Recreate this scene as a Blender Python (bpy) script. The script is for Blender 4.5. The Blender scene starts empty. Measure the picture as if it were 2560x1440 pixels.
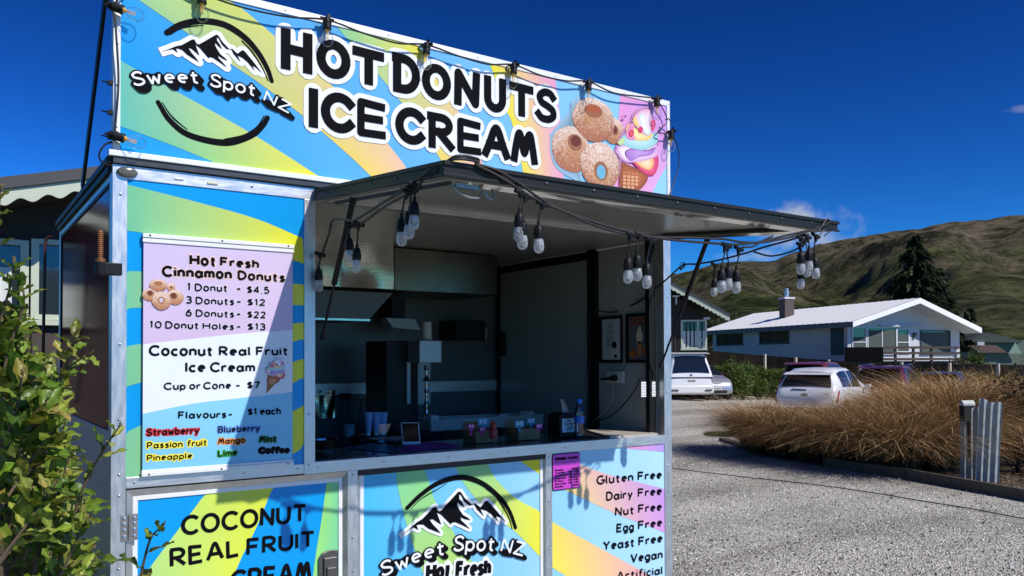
import bpy, bmesh, math, random
import numpy as np
from mathutils import Vector, Matrix, noise as mnoise
from mathutils.geometry import delaunay_2d_cdt
random.seed(7); rng = np.random.default_rng(7)
R = math.radians
SC = bpy.context.scene
COL = SC.collection

# ------------------------------------------------------------------ camera
FPX, CX, CY, CAMH, D = 2044.2, 1280.0, 858.8, 1.6, 3.45
YAW, PIT, ROL = R(34.62), R(1.072), R(-0.182)
fw = np.array([math.sin(YAW)*math.cos(PIT), math.cos(YAW)*math.cos(PIT), math.sin(PIT)])
rt = np.array([math.cos(YAW), -math.sin(YAW), 0.0]); up = np.cross(rt, fw)
rt, up = math.cos(ROL)*rt + math.sin(ROL)*up, -math.sin(ROL)*rt + math.cos(ROL)*up
CAM = np.array([0.0, 0.0, CAMH])
cd = bpy.data.cameras.new('camera'); cam = bpy.data.objects.new('camera', cd); COL.objects.link(cam)
cam.matrix_world = Matrix(((rt[0], up[0], -fw[0], 0), (rt[1], up[1], -fw[1], 0), (rt[2], up[2], -fw[2], CAMH), (0, 0, 0, 1)))
cd.sensor_width = 36.0; cd.lens = 36.0*FPX/2560.0
cd.shift_y = (CY-720.0)/2560.0; cd.shift_x = 0.0
cd.clip_start = 0.05; cd.clip_end = 9000.0
SC.camera = cam

# ------------------------------------------------------------------ light
SUN_EL, SUN_AZ = 43.7, 161.1          # azimuth clockwise from +Y
EXPOSURE = 0.15
w = bpy.data.worlds.new('World'); SC.world = w; w.use_nodes = True
nt = w.node_tree; nt.nodes.clear()
def WN(t, **kw):
    n = nt.nodes.new(t)
    for k, v in kw.items(): setattr(n, k, v)
    return n
sky = WN('ShaderNodeTexSky', sky_type='NISHITA', sun_disc=False)
sky.sun_elevation = R(SUN_EL); sky.sun_rotation = R(SUN_AZ); sky.altitude = 600; sky.air_density = 1.0; sky.dust_density = 0.15; sky.ozone_density = 3.0
# clear dry alpine air: the sky colour deepened evenly, the way a polarised sky photographs
def wvec(op, a, v):
    n = WN('ShaderNodeVectorMath', operation=op); nt.links.new(a, n.inputs[0]); n.inputs[1].default_value = v; return n.outputs[0]
gm = WN('ShaderNodeGamma'); gm.inputs[1].default_value = 2.1
nt.links.new(wvec('MULTIPLY', sky.outputs[0], (0.16, 0.16, 0.16)), gm.inputs[0])
hsv = WN('ShaderNodeHueSaturation'); hsv.inputs['Saturation'].default_value = 1.0; hsv.inputs['Value'].default_value = 7.2
nt.links.new(wvec('MULTIPLY', gm.outputs[0], (0.28, 1.08, 1.72)), hsv.inputs['Color'])
tc = WN('ShaderNodeTexCoord')
def wdot(vec):
    n = WN('ShaderNodeVectorMath', operation='DOT_PRODUCT'); nt.links.new(tc.outputs['Generated'], n.inputs[0]); n.inputs[1].default_value = vec
    return n.outputs['Value']
def wmath(op, a, b=0.0, c=0.0):
    n = WN('ShaderNodeMath', operation=op)
    for i, x in enumerate((a, b, c)):
        if isinstance(x, (int, float)): n.inputs[i].default_value = x
        else: nt.links.new(x, n.inputs[i])
    return n.outputs[0]
def cloud(px, py, rx, ry, dens, scale):
    """a cloud at a fixed compass bearing and height in the sky"""
    d = fw + (px-CX)/FPX*rt - (py-CY)/FPX*up; d /= np.linalg.norm(d)
    a = np.array([d[1], -d[0], 0]); a /= np.linalg.norm(a); b = np.cross(a, d)
    x = wmath('DIVIDE', wdot(tuple(a)), rx/FPX); y = wmath('DIVIDE', wdot(tuple(b)), ry/FPX)
    r2 = wmath('ADD', wmath('MULTIPLY', x, x), wmath('MULTIPLY', y, y))
    front = wmath('GREATER_THAN', wdot(tuple(d)), 0.5)
    n = WN('ShaderNodeTexNoise'); nt.links.new(tc.outputs['Generated'], n.inputs['Vector']); n.inputs['Scale'].default_value = scale; n.inputs['Detail'].default_value = 7.0; n.inputs['Roughness'].default_value = 0.58; n.inputs['Distortion'].default_value = 0.3
    m = wmath('SUBTRACT', wmath('ADD', wmath('SUBTRACT', 1.0, r2), wmath('MULTIPLY', wmath('SUBTRACT', n.outputs[0], 0.5), 3.2)), 0.05)
    n2 = WN('ShaderNodeMapRange', interpolation_type='SMOOTHSTEP'); nt.links.new(m, n2.inputs['Value']); n2.inputs['From Min'].default_value = 0.0; n2.inputs['From Max'].default_value = 1.5; n2.inputs['To Max'].default_value = dens
    return wmath('MULTIPLY', n2.outputs[0], front)
mk = wmath('MAXIMUM', cloud(1998, 572, 155, 66, 0.85, 26), wmath('MAXIMUM', cloud(1890, 638, 100, 22, 0.45, 30), cloud(2552, 272, 40, 10, 0.25, 40)))
mix = WN('ShaderNodeMixRGB'); nt.links.new(mk, mix.inputs[0]); nt.links.new(hsv.outputs[0], mix.inputs[1]); mix.inputs[2].default_value = (9.0, 9.4, 10.0, 1)
bg = WN('ShaderNodeBackground'); nt.links.new(mix.outputs[0], bg.inputs[0]); bg.inputs[1].default_value = 0.055
wo = WN('ShaderNodeOutputWorld'); nt.links.new(bg.outputs[0], wo.inputs[0])
sd = bpy.data.lights.new('sun', 'SUN'); sd.energy = 4.2; sd.angle = R(0.5); sd.color = (1.0, 0.945, 0.855)
so = bpy.data.objects.new('sun', sd); COL.objects.link(so)
sdir = Vector((-math.sin(R(SUN_AZ))*math.cos(R(SUN_EL)), -math.cos(R(SUN_AZ))*math.cos(R(SUN_EL)), -math.sin(R(SUN_EL))))
so.rotation_euler = sdir.to_track_quat('-Z', 'Y').to_euler(); so.location = (8, -20, 25)
SC.view_settings.view_transform = 'Standard'; SC.view_settings.look = 'None'; SC.view_settings.exposure = EXPOSURE; SC.view_settings.gamma = 1.0
SC.cycles.max_bounces = 8; SC.cycles.transparent_max_bounces = 24; SC.cycles.use_denoising = True

# ------------------------------------------------------------------ survey helpers: a sight line meets a real plane of the place
def ray(x, y): return fw + (x-CX)/FPX*rt - (y-CY)/FPX*up
def onY(x, y, Y=D):
    d = ray(x, y); return Vector(CAM + d*(Y/d[1]))
def onX(x, y, X):
    d = ray(x, y); return Vector(CAM + d*(X/d[0]))
def onZ(x, y, Z=0.0):
    d = ray(x, y); return Vector(CAM + d*((Z-CAMH)/d[2]))
def at(x, y, z): return Vector(CAM + ray(x, y)*z)
def hz(lat, dep, z=0.0):
    """point given by metres to the right and metres ahead of the tripod"""
    fx, fy = math.sin(YAW), math.cos(YAW)
    return Vector((lat*fy + dep*fx, -lat*fx + dep*fy, z))
def ground_z(x, y):
    lat = x*math.cos(YAW) - y*math.sin(YAW)
    return -max(0.0, min(0.42, 0.05*(lat-5.5)))

# ------------------------------------------------------------------ object bookkeeping
ORG = {}
def tag(o, label=None, cat=None, group=None, kind=None):
    if label: o['label'] = label
    if cat: o['category'] = cat
    if group: o['group'] = group
    if kind: o['kind'] = kind
    return o
def thing(name, label, cat, loc=(0, 0, 0), group=None):
    o = bpy.data.objects.new(name, None); COL.objects.link(o); o.location = loc; o.empty_display_size = 0.1
    ORG[o.name] = Vector(loc)
    return tag(o, label, cat, group)
def copy_tree(o, parent=None):
    c = o.copy(); COL.objects.link(c); c.parent = parent
    for ch in list(o.children): copy_tree(ch, c)
    return c

class MB:
    """collects faces, builds ONE mesh object"""
    def __init__(s): s.v = []; s.f = []; s.m = []; s.c = []; s.hascol = False
    def add(s, vs, fs, mat=0, col=None, vcol=None):
        b = len(s.v); s.v += [tuple(p) for p in vs]
        for f in fs:
            s.f.append(tuple(i+b for i in f)); s.m.append(mat)
            if vcol is not None: s.c.append([vcol[i] for i in f]); s.hascol = True
            elif col is not None: s.c.append([col]*len(f)); s.hascol = True
            else: s.c.append(None)
        return s
    def quad(s, a, b, c, d, mat=0, col=None): return s.add([a, b, c, d], [(0, 1, 2, 3)], mat, col)
    def box(s, x0, x1, y0, y1, z0, z1, mat=0, col=None):
        vs = [(x, y, z) for x in (x0, x1) for y in (y0, y1) for z in (z0, z1)]
        return s.add(vs, [(0, 1, 3, 2), (4, 6, 7, 5), (0, 4, 5, 1), (2, 3, 7, 6), (0, 2, 6, 4), (1, 5, 7, 3)], mat, col)
    def obox(s, M, sx, sy, sz, mat=0, col=None):
        """box of full size sx, sy, sz centred on matrix M"""
        vs = [M @ Vector((x*sx/2, y*sy/2, z*sz/2)) for x in (-1, 1) for y in (-1, 1) for z in (-1, 1)]
        return s.add(vs, [(0, 1, 3, 2), (4, 6, 7, 5), (0, 4, 5, 1), (2, 3, 7, 6), (0, 2, 6, 4), (1, 5, 7, 3)], mat, col)
    def bar(s, a, b, wd, ht, upv=(0, 0, 1), mat=0, col=None):
        a, b = Vector(a), Vector(b); d = (b-a); L = d.length; d.normalize()
        u = Vector(upv); sdv = d.cross(u)
        if sdv.length < 1e-5: sdv = d.cross(Vector((1, 0, 0)))
        sdv.normalize(); u = sdv.cross(d)
        M = Matrix((( d.x, sdv.x, u.x, (a.x+b.x)/2), (d.y, sdv.y, u.y, (a.y+b.y)/2), (d.z, sdv.z, u.z, (a.z+b.z)/2), (0, 0, 0, 1)))
        return s.obox(M, L, wd, ht, mat, col)
    def tube(s, pts, r, n=8, mat=0, col=None, cap=True):
        pts = [Vector(p) for p in pts]; rs = r if isinstance(r, (list, tuple)) else [r]*len(pts)
        vs = []; ref = None
        for i, p in enumerate(pts):
            t = (pts[min(i+1, len(pts)-1)] - pts[max(i-1, 0)])
            if t.length < 1e-9: t = Vector((0, 0, 1))
            t.normalize()
            if ref is None: ref = t.orthogonal().normalized()
            ref = (ref - t*ref.dot(t)); ref = ref.normalized() if ref.length > 1e-6 else t.orthogonal().normalized()
            bn = t.cross(ref)
            for k in range(n):
                a = 2*math.pi*k/n; vs.append(p + (ref*math.cos(a) + bn*math.sin(a))*rs[i])
        fs = [(i*n+k, i*n+(k+1) % n, (i+1)*n+(k+1) % n, (i+1)*n+k) for i in range(len(pts)-1) for k in range(n)]
        if cap: fs += [tuple(range(n-1, -1, -1)), tuple((len(pts)-1)*n+k for k in range(n))]
        return s.add(vs, fs, mat, col)
    def lathe(s, prof, M=None, n=16, mat=0, col=None):
        """prof = [(r, z)] about local z"""
        M = M or Matrix.Identity(4); vs = []
        for r, z in prof:
            for k in range(n):
                a = 2*math.pi*k/n; vs.append(M @ Vector((max(r, 1e-5)*math.cos(a), max(r, 1e-5)*math.sin(a), z)))
        fs = [(i*n+k, i*n+(k+1) % n, (i+1)*n+(k+1) % n, (i+1)*n+k) for i in range(len(prof)-1) for k in range(n)]
        fs += [tuple(range(n-1, -1, -1)), tuple((len(prof)-1)*n+k for k in range(n))]
        return s.add(vs, fs, mat, col)
    def prism(s, pts, off, mat=0, col=None):
        """closed polygon (3-D points) swept by off"""
        n = len(pts); off = Vector(off); vs = [Vector(p) for p in pts]; vs += [p+off for p in vs]
        fs = [tuple(range(n-1, -1, -1)), tuple(range(n, 2*n))] + [(i, (i+1) % n, n+(i+1) % n, n+i) for i in range(n)]
        return s.add(vs, fs, mat, col)
    def strip(s, A, B, mat=0, cols=None):
        """ruled surface between two polylines; cols = 4 corner colours A0 B0 A1 B1"""
        n = len(A); vs = []; vc = []; K = 4
        for i in range(n):
            t = i/(n-1)
            for k in range(K+1):
                q = k/K; vs.append(Vector(A[i]).lerp(Vector(B[i]), q))
                if cols: vc.append(tuple((cols[0][j]*(1-q)+cols[1][j]*q)*(1-t) + (cols[2][j]*(1-q)+cols[3][j]*q)*t for j in range(3)))
        fs = [(i*(K+1)+k, i*(K+1)+k+1, (i+1)*(K+1)+k+1, (i+1)*(K+1)+k) for i in range(n-1) for k in range(K)]
        return s.add(vs, fs, mat, None, vc if cols else None)
    def build(s, name, mat, parent=None, smooth=False, label=None, bevel=0.0, recalc=True):
        o0 = ORG.get(parent.name, Vector()) if parent else Vector()
        me = bpy.data.meshes.new(name); me.from_pydata([(x-o0.x, y-o0.y, z-o0.z) for x, y, z in s.v], [], s.f)
        mats = mat if isinstance(mat, (list, tuple)) else [mat]
        for m in mats: me.materials.append(m)
        me.polygons.foreach_set('material_index', s.m)
        if s.hascol:
            at_ = me.color_attributes.new('col', 'FLOAT_COLOR', 'CORNER'); buf = []
            for f, c in zip(s.f, s.c):
                for i in range(len(f)):
                    q = c[i] if c is not None else (0.5, 0.5, 0.5); buf += [q[0], q[1], q[2], 1.0]
            at_.data.foreach_set('color', buf)
        if smooth: me.polygons.foreach_set('use_smooth', [True]*len(s.f))
        me.update()
        if recalc:
            bm = bmesh.new(); bm.from_mesh(me); bmesh.ops.recalc_face_normals(bm, faces=bm.faces[:]); bm.to_mesh(me); bm.free()
        ob = bpy.data.objects.new(name, me); COL.objects.link(ob)
        if parent: ob.parent = parent; ORG[ob.name] = ORG[parent.name]
        else: ORG[ob.name] = Vector()
        if label: ob['label'] = label
        if bevel:
            md = ob.modifiers.new('edges', 'BEVEL'); md.width = bevel; md.segments = 2; md.limit_method = 'ANGLE'; md.angle_limit = R(40)
        if smooth:
            try: me.set_sharp_from_angle(angle=R(38))
            except Exception: pass
        return ob

# ------------------------------------------------------------------ materials
def mat(name, col, rough=0.6, metal=0.0, var=0.0, vscale=20.0, bump=0.0, bscale=60.0, spec=0.5, attr=False, trans=0.0, stretch=None, coat=0.0, col2=None, rvar=0.0):
    m = bpy.data.materials.new(name); m.use_nodes = True; n = m.node_tree; p = n.nodes['Principled BSDF']
    p.inputs['Roughness'].default_value = rough; p.inputs['Metallic'].default_value = metal; p.inputs['Specular IOR Level'].default_value = spec
    if coat: p.inputs['Coat Weight'].default_value = coat; p.inputs['Coat Roughness'].default_value = 0.05
    tcn = n.nodes.new('ShaderNodeTexCoord'); vec = tcn.outputs['Object']
    if stretch:
        mp = n.nodes.new('ShaderNodeMapping'); n.links.new(vec, mp.inputs[0]); mp.inputs['Scale'].default_value = stretch; vec = mp.outputs[0]
    src = None
    if attr:
        a = n.nodes.new('ShaderNodeAttribute'); a.attribute_name = 'col'; src = a.outputs['Color']
    if var > 0 or rvar > 0 or col2:
        nz = n.nodes.new('ShaderNodeTexNoise'); n.links.new(vec, nz.inputs['Vector']); nz.inputs['Scale'].default_value = vscale; nz.inputs['Detail'].default_value = 5.0; nz.inputs['Roughness'].default_value = 0.6
    if var > 0 or col2:
        mr = n.nodes.new('ShaderNodeMapRange'); n.links.new(nz.outputs[0], mr.inputs['Value']); mr.inputs['From Min'].default_value = 0.3; mr.inputs['From Max'].default_value = 0.7
        mx = n.nodes.new('ShaderNodeMixRGB'); n.links.new(mr.outputs[0], mx.inputs[0])
        if col2: mx.inputs[1].default_value = (*col, 1); mx.inputs[2].default_value = (*col2, 1)
        elif src is not None:
            mr.inputs['To Min'].default_value = 1-var; mr.inputs['To Max'].default_value = 1+var; mx.blend_type = 'MULTIPLY'; mx.inputs[0].default_value = 1.0
            n.links.new(src, mx.inputs[1]); n.links.new(mr.outputs[0], mx.inputs[2]); n.links.remove(mx.inputs[0].links[0]) if mx.inputs[0].links else None
        else: mx.inputs[1].default_value = (*[c*(1-var) for c in col], 1); mx.inputs[2].default_value = (*[min(1, c*(1+var)) for c in col], 1)
        src = mx.outputs[0]
    if src is not None: n.links.new(src, p.inputs['Base Color'])
    else: p.inputs['Base Color'].default_value = (*col, 1)
    if rvar > 0:
        mr2 = n.nodes.new('ShaderNodeMapRange'); n.links.new(nz.outputs[0], mr2.inputs['Value']); mr2.inputs['From Min'].default_value = 0.3; mr2.inputs['From Max'].default_value = 0.7; mr2.inputs['To Min'].default_value = max(0.02, rough-rvar); mr2.inputs['To Max'].default_value = rough+rvar; n.links.new(mr2.outputs[0], p.inputs['Roughness'])
    if bump > 0:
        b = n.nodes.new('ShaderNodeTexNoise'); n.links.new(vec, b.inputs['Vector']); b.inputs['Scale'].default_value = bscale; b.inputs['Detail'].default_value = 4.0
        bn = n.nodes.new('ShaderNodeBump'); n.links.new(b.outputs[0], bn.inputs['Height']); bn.inputs['Strength'].default_value = bump; bn.inputs['Distance'].default_value = 0.01; n.links.new(bn.outputs[0], p.inputs['Normal'])
    if trans: p.inputs['Transmission Weight'].default_value = trans
    return m
def glassmat(name, tint, gloss=0.12, rough=0.02, milky=0.0, mcol=(0.8, 0.85, 0.9), bump=0.0, bscale=120.0, edge=1.0):
    m = bpy.data.materials.new(name); m.use_nodes = True; n = m.node_tree; n.nodes.clear()
    o = n.nodes.new('ShaderNodeOutputMaterial'); t = n.nodes.new('ShaderNodeBsdfTransparent'); t.inputs[0].default_value = (*tint, 1)
    g = n.nodes.new('ShaderNodeBsdfGlossy'); g.inputs['Roughness'].default_value = rough
    lw = n.nodes.new('ShaderNodeLayerWeight'); lw.inputs[0].default_value = gloss*2.2
    mx = n.nodes.new('ShaderNodeMixShader'); sc = n.nodes.new('ShaderNodeMath'); sc.operation = 'MULTIPLY'; n.links.new(lw.outputs['Fresnel'], sc.inputs[0]); sc.inputs[1].default_value = edge; n.links.new(sc.outputs[0], mx.inputs[0])
    n.links.new(t.outputs[0], mx.inputs[1]); n.links.new(g.outputs[0], mx.inputs[2]); last = mx
    if milky:
        d = n.nodes.new('ShaderNodeBsdfDiffuse'); d.inputs[0].default_value = (*mcol, 1); tl = n.nodes.new('ShaderNodeBsdfTranslucent'); tl.inputs[0].default_value = (*mcol, 1)
        m1 = n.nodes.new('ShaderNodeMixShader'); m1.inputs[0].default_value = 0.55; n.links.new(d.outputs[0], m1.inputs[1]); n.links.new(tl.outputs[0], m1.inputs[2])
        tcn = n.nodes.new('ShaderNodeTexCoord'); vz = n.nodes.new('ShaderNodeTexVoronoi'); n.links.new(tcn.outputs['Object'], vz.inputs['Vector']); vz.inputs['Scale'].default_value = bscale
        mr = n.nodes.new('ShaderNodeMapRange'); n.links.new(vz.outputs['Distance'], mr.inputs['Value']); mr.inputs['From Max'].default_value = 0.7; mr.inputs['To Min'].default_value = milky*0.35; mr.inputs['To Max'].default_value = min(1, milky*1.6)
        m2 = n.nodes.new('ShaderNodeMixShader'); n.links.new(mr.outputs[0], m2.inputs[0]); n.links.new(mx.outputs[0], m2.inputs[1]); n.links.new(m1.outputs[0], m2.inputs[2]); last = m2
        bn = n.nodes.new('ShaderNodeBump'); n.links.new(vz.outputs['Distance'], bn.inputs['Height']); bn.inputs['Strength'].default_value = bump; bn.inputs['Distance'].default_value = 0.005
        n.links.new(bn.outputs[0], g.inputs['Normal']); n.links.new(bn.outputs[0], d.inputs['Normal'])
    n.links.new(last.outputs[0], o.inputs[0]); return m
def S(r, g, b):
    """sRGB 0-255 to linear"""
    return tuple((c/255/12.92 if c/255 <= 0.04045 else ((c/255+0.055)/1.055)**2.4) for c in (r, g, b))

M = {}
M['alu'] = mat('brushed_aluminium', (0.60, 0.61, 0.62), 0.42, 0.85, 0.10, 9, 0.04, 300, stretch=(6, 6, 1.2), rvar=0.10)
M['alu_h'] = mat('brushed_aluminium_rail', (0.62, 0.63, 0.64), 0.42, 0.85, 0.12, 9, 0.05, 300, stretch=(1.2, 6, 6), rvar=0.10)
M['white_alu'] = mat('white_aluminium_trim', (0.78, 0.79, 0.78), 0.45, 0.1, 0.04, 15)
M['bead'] = mat('polished_bead', (0.97, 0.97, 0.95), 0.12, 0.95)
M['dark_alu'] = mat('dark_gutter_metal', (0.07, 0.07, 0.07), 0.38, 0.6, 0.15, 20)
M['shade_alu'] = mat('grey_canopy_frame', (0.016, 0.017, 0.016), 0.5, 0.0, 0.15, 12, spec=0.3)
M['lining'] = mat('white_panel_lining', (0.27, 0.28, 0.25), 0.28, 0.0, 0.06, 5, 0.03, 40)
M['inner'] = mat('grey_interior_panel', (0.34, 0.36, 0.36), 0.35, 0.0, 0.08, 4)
M['inner_dark'] = mat('gloomy_interior_panel', (0.10, 0.11, 0.115), 0.4, 0.0, 0.1, 4)  # panels likely pale; the gloom inside is put into this colour
M['print'] = mat('printed_vinyl', (0.5, 0.5, 0.5), 0.30, 0.0, 0.035, 3, 0.05, 7, attr=True, spec=0.35, coat=0.0)
M['ink'] = mat('black_vinyl_lettering', (0.006, 0.006, 0.008), 0.6, spec=0.03)
M['white_ink'] = mat('white_vinyl_lettering', (0.80, 0.81, 0.82), 0.4, spec=0.35)
M['black'] = mat('black_plastic', (0.008, 0.008, 0.009), 0.5, spec=0.25, bump=0.03, bscale=300)
M['rubber'] = mat('black_rubber_cable', (0.010, 0.010, 0.010), 0.5)
M['steel'] = mat('stainless_steel', (0.50, 0.48, 0.42), 0.17, 1.0, 0.08, 6, 0.06, 12, stretch=(1, 1, 14), rvar=0.06)
M['screw'] = mat('zinc_screw', (0.62, 0.63, 0.65), 0.25, 1.0)
M['glass_bulb'] = glassmat('clear_bulb_glass', (0.96, 0.98, 0.98), 0.10, edge=0.45)
M['amber'] = mat('led_filament', (0.75, 0.42, 0.08), 0.3)
M['facet_bulb'] = glassmat('faceted_clear_plastic', (0.88, 0.90, 0.92), 0.16, 0.05, 0.32, (0.9, 0.92, 0.94), 1.0, 140)
M['pane'] = glassmat('window_glass', (0.80, 0.86, 0.84), 0.25)
M['acrylic'] = glassmat('clear_acrylic', (0.80, 0.88, 0.95), 0.2)
M['maroon'] = mat('glossy_maroon_panel', (0.17, 0.012, 0.015), 0.10, spec=0.07, var=0.1, vscale=3)
# ------------------------------------------------------------------ hand-drawn marker lettering, built from strokes
def arc(cx, cy, rx, ry, a0, a1, n=14):
    return [(cx+rx*math.cos(R(a0+(a1-a0)*i/n)), cy+ry*math.sin(R(a0+(a1-a0)*i/n))) for i in range(n+1)]
def crom(P, n=6):
    P = [np.array(p, float) for p in P]; Q = [2*P[0]-P[1]]+P+[2*P[-1]-P[-2]]; out = []
    for i in range(1, len(Q)-2):
        for k in range(n):
            t = k/n; a, b, c, d = Q[i-1:i+3]
            out.append(tuple(0.5*(2*b+(c-a)*t+(2*a-5*b+4*c-d)*t*t+(3*b-a-3*c+d)*t**3)))
    out.append(tuple(P[-1])); return out
X = 0.69
ov = lambda w_, h_, y=0: arc(w_/2, y+h_/2, w_/2, h_/2, 90, 450, 22)
GL = {
 ' ': (0.22, []), '-': (0.34, [[(0.02, .40), (.32, .40)]]), '.': (0.03, [[(-.04, .0), (.06, .0)]]), ':': (0.05, [[(-.03, .12), (.07, .12)], [(-.03, .55), (.07, .55)]]),
 'A': (.80, [crom([(0, 0), (.16, .42), (.30, .86), (.40, 1), (.50, .86), (.64, .42), (.80, 0)], 4), [(.14, .34), (.66, .34)]]),
 'B': (.60, [[(0, 0), (0, 1)], [(0, 1)]+arc(.30, .76, .25, .24, 90, -90)+[(0, .52)], [(0, .52)]+arc(.32, .26, .28, .26, 90, -90)+[(0, 0)]]),
 'C': (.78, [arc(.46, .5, .46, .5, 42, 318, 22)]),
 'D': (.72, [[(0, 0), (0, 1)], [(-.05, 1), (.22, 1)]+arc(.24, .5, .48, .5, 90, -90, 16)+[(.0, 0)]]),
 'E': (.62, [[(.60, .95), (0, 1), (.0, .0), (.62, .02)], [(0, .5), (.54, .51)]]),
 'F': (.60, [[(.60, .97), (0, 1), (0, 0)], [(0, .52), (.52, .52)]]),
 'G': (.80, [arc(.44, .5, .44, .5, 50, 350, 22)+[(.84, .44)], [(.50, .46), (.88, .46)]]),
 'H': (.74, [[(0, 0), (0, 1)], [(.74, 0), (.74, 1)], [(0, .52), (.74, .50)]]),
 'I': (.0, [[(0, 0), (0, 1)]]),
 'L': (.54, [[(0, 1), (.0, .0), (.56, .03)]]),
 'M': (.86, [crom([(0, 0), (.08, .5), (.20, .97), (.30, .80), (.43, .25), (.56, .80), (.68, .97), (.78, .5), (.86, 0)], 4)]),
 'N': (.70, [[(0, 0), (.02, 1), (.66, .02), (.70, 1)]]),
 'O': (.88, [ov(.88, 1)]),
 'P': (.60, [[(0, 0), (0, 1)], [(-.04, 1), (.2, 1)]+arc(.30, .73, .30, .27, 90, -90)+[(0, .46)]]),
 'R': (.66, [[(0, 0), (0, 1)], [(-.06, 1), (.2, 1)]+arc(.32, .74, .30, .26, 90, -90)+[(0, .47)], [(.24, .46), (.68, .0)]]),
 'S': (.62, [crom([(.60, .84), (.48, .97), (.26, .99), (.06, .82), (.14, .60), (.36, .50), (.58, .36), (.60, .14), (.38, .0), (.14, .02), (0, .16)])]),
 'T': (.74, [[(0, 1), (.74, .98)], [(.38, .98), (.38, 0)]]),
 'U': (.70, [[(0, 1), (0, .36)]+arc(.35, .35, .35, .35, 180, 360)+[(.70, 1)]]),
 'V': (.74, [[(0, 1), (.36, 0), (.74, 1)]]),
 'W': (1.0, [[(0, 1), (.26, 0), (.5, .72), (.74, 0), (1, 1)]]),
 'Y': (.74, [[(0, 1), (.37, .46), (.74, 1)], [(.37, .48), (.35, 0)]]),
 'Z': (.68, [[(.0, 1), (.66, .98), (.0, .02), (.70, 0)]]),
 'a': (.58, [arc(.26, .31, .26, .31, 40, 400, 20), [(.56, .70), (.55, .12), (.66, -.02)]]),
 'b': (.54, [[(0, 1), (0, 0)], arc(.26, .32, .27, .32, 165, -165, 20)]),
 'c': (.46, [arc(.28, .32, .28, .32, 48, 312, 16)]),
 'd': (.54, [[(.54, 1), (.54, 0)], arc(.27, .32, .27, .32, 20, 340, 20)]),
 'e': (.52, [[(.03, .34), (.50, .38)]+arc(.27, .34, .25, .30, 10, 300, 18)]),
 'f': (.40, [crom([(.44, .92), (.32, 1.0), (.18, .92), (.15, .7), (.15, 0)], 4), [(0, .62), (.38, .62)]]),
 'g': (.54, [arc(.27, .32, .27, .31, 40, 400, 20), [(.54, X), (.54, -.08)]+arc(.28, -.08, .26, .20, 0, -150, 10)]),
 'h': (.50, [[(0, 1), (0, 0)], [(0, .38)]+arc(.25, .40, .25, .25, 170, 0, 10)+[(.50, 0)]]),
 'i': (.0, [[(0, X), (0, 0)], [(-.01, .84), (.01, .95)]]),
 'l': (.06, [[(0, 1), (.0, .14), (.10, .0)]]),
 'm': (.80, [[(0, X), (0, 0)], [(0, .38)]+arc(.20, .42, .20, .22, 170, 0, 8)+[(.40, 0)], [(.40, .38)]+arc(.60, .42, .20, .22, 170, 0, 8)+[(.80, 0)]]),
 'n': (.50, [[(0, X), (0, 0)], [(0, .36)]+arc(.25, .40, .25, .24, 170, 0, 10)+[(.50, 0)]]),
 'o': (.56, [ov(.56, X)]),
 'p': (.54, [[(0, X), (0, -.32)], arc(.26, .32, .27, .32, 165, -165, 20)]),
 'r': (.34, [[(0, X), (0, 0)], [(0, .36)]+arc(.24, .38, .23, .25, 170, 50, 8)]),
 's': (.42, [crom([(.41, .52), (.30, .63), (.12, .61), (.05, .47), (.22, .35), (.40, .22), (.33, .03), (.14, .0), (0, .10)])]),
 't': (.42, [[(.17, .90), (.17, .16)]+arc(.32, .16, .15, .15, 180, 290, 6), [(0, .62), (.40, .64)]]),
 'u': (.50, [[(0, X), (0, .26)]+arc(.25, .26, .25, .26, 180, 350, 10), [(.50, X), (.50, .14), (.57, .0)]]),
 'v': (.52, [[(0, X), (.25, 0), (.52, X)]]),
 'w': (.74, [[(0, X), (.19, 0), (.37, .52), (.55, 0), (.74, X)]]),
 'y': (.54, [[(0, X), (.27, .06)], [(.54, X), (.14, -.32)]]),
 '0': (.52, [ov(.52, 1)]), '1': (.20, [[(0, .84), (.17, 1), (.17, 0)]]),
 '2': (.54, [arc(.27, .72, .25, .27, 160, -25, 10)+[(.0, .0), (.56, .02)]]),
 '3': (.50, [arc(.23, .76, .23, .23, 150, -80, 10)+arc(.23, .27, .27, .27, 85, -150, 12)]),
 '4': (.58, [[(.40, 0), (.40, 1), (.0, .30), (.58, .30)]]),
 '5': (.50, [[(.46, .98), (.08, .98), (.05, .56)]+arc(.24, .31, .27, .31, 120, -150, 12)]),
 '6': (.52, [crom([(.42, 1), (.14, .72), (.0, .34)], 5)[:-1]+arc(.26, .30, .26, .30, 180, 540, 18)]),
 '7': (.50, [[(0, .98), (.50, .98), (.16, 0)]]),
 '8': (.50, [arc(.25, .76, .20, .23, -90, 270, 14), arc(.25, .27, .25, .27, 90, 450, 16)]),
 '9': (.50, [arc(.25, .70, .25, .29, 0, 360, 16), [(.50, .72), (.40, 0)]]),
 '$': (.48, [crom([(.46, .80), (.30, .92), (.10, .86), (.03, .68), (.24, .52), (.46, .36), (.40, .14), (.20, .07), (0, .20)]), [(.25, 1.08), (.25, -.08)]]),
}
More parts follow.
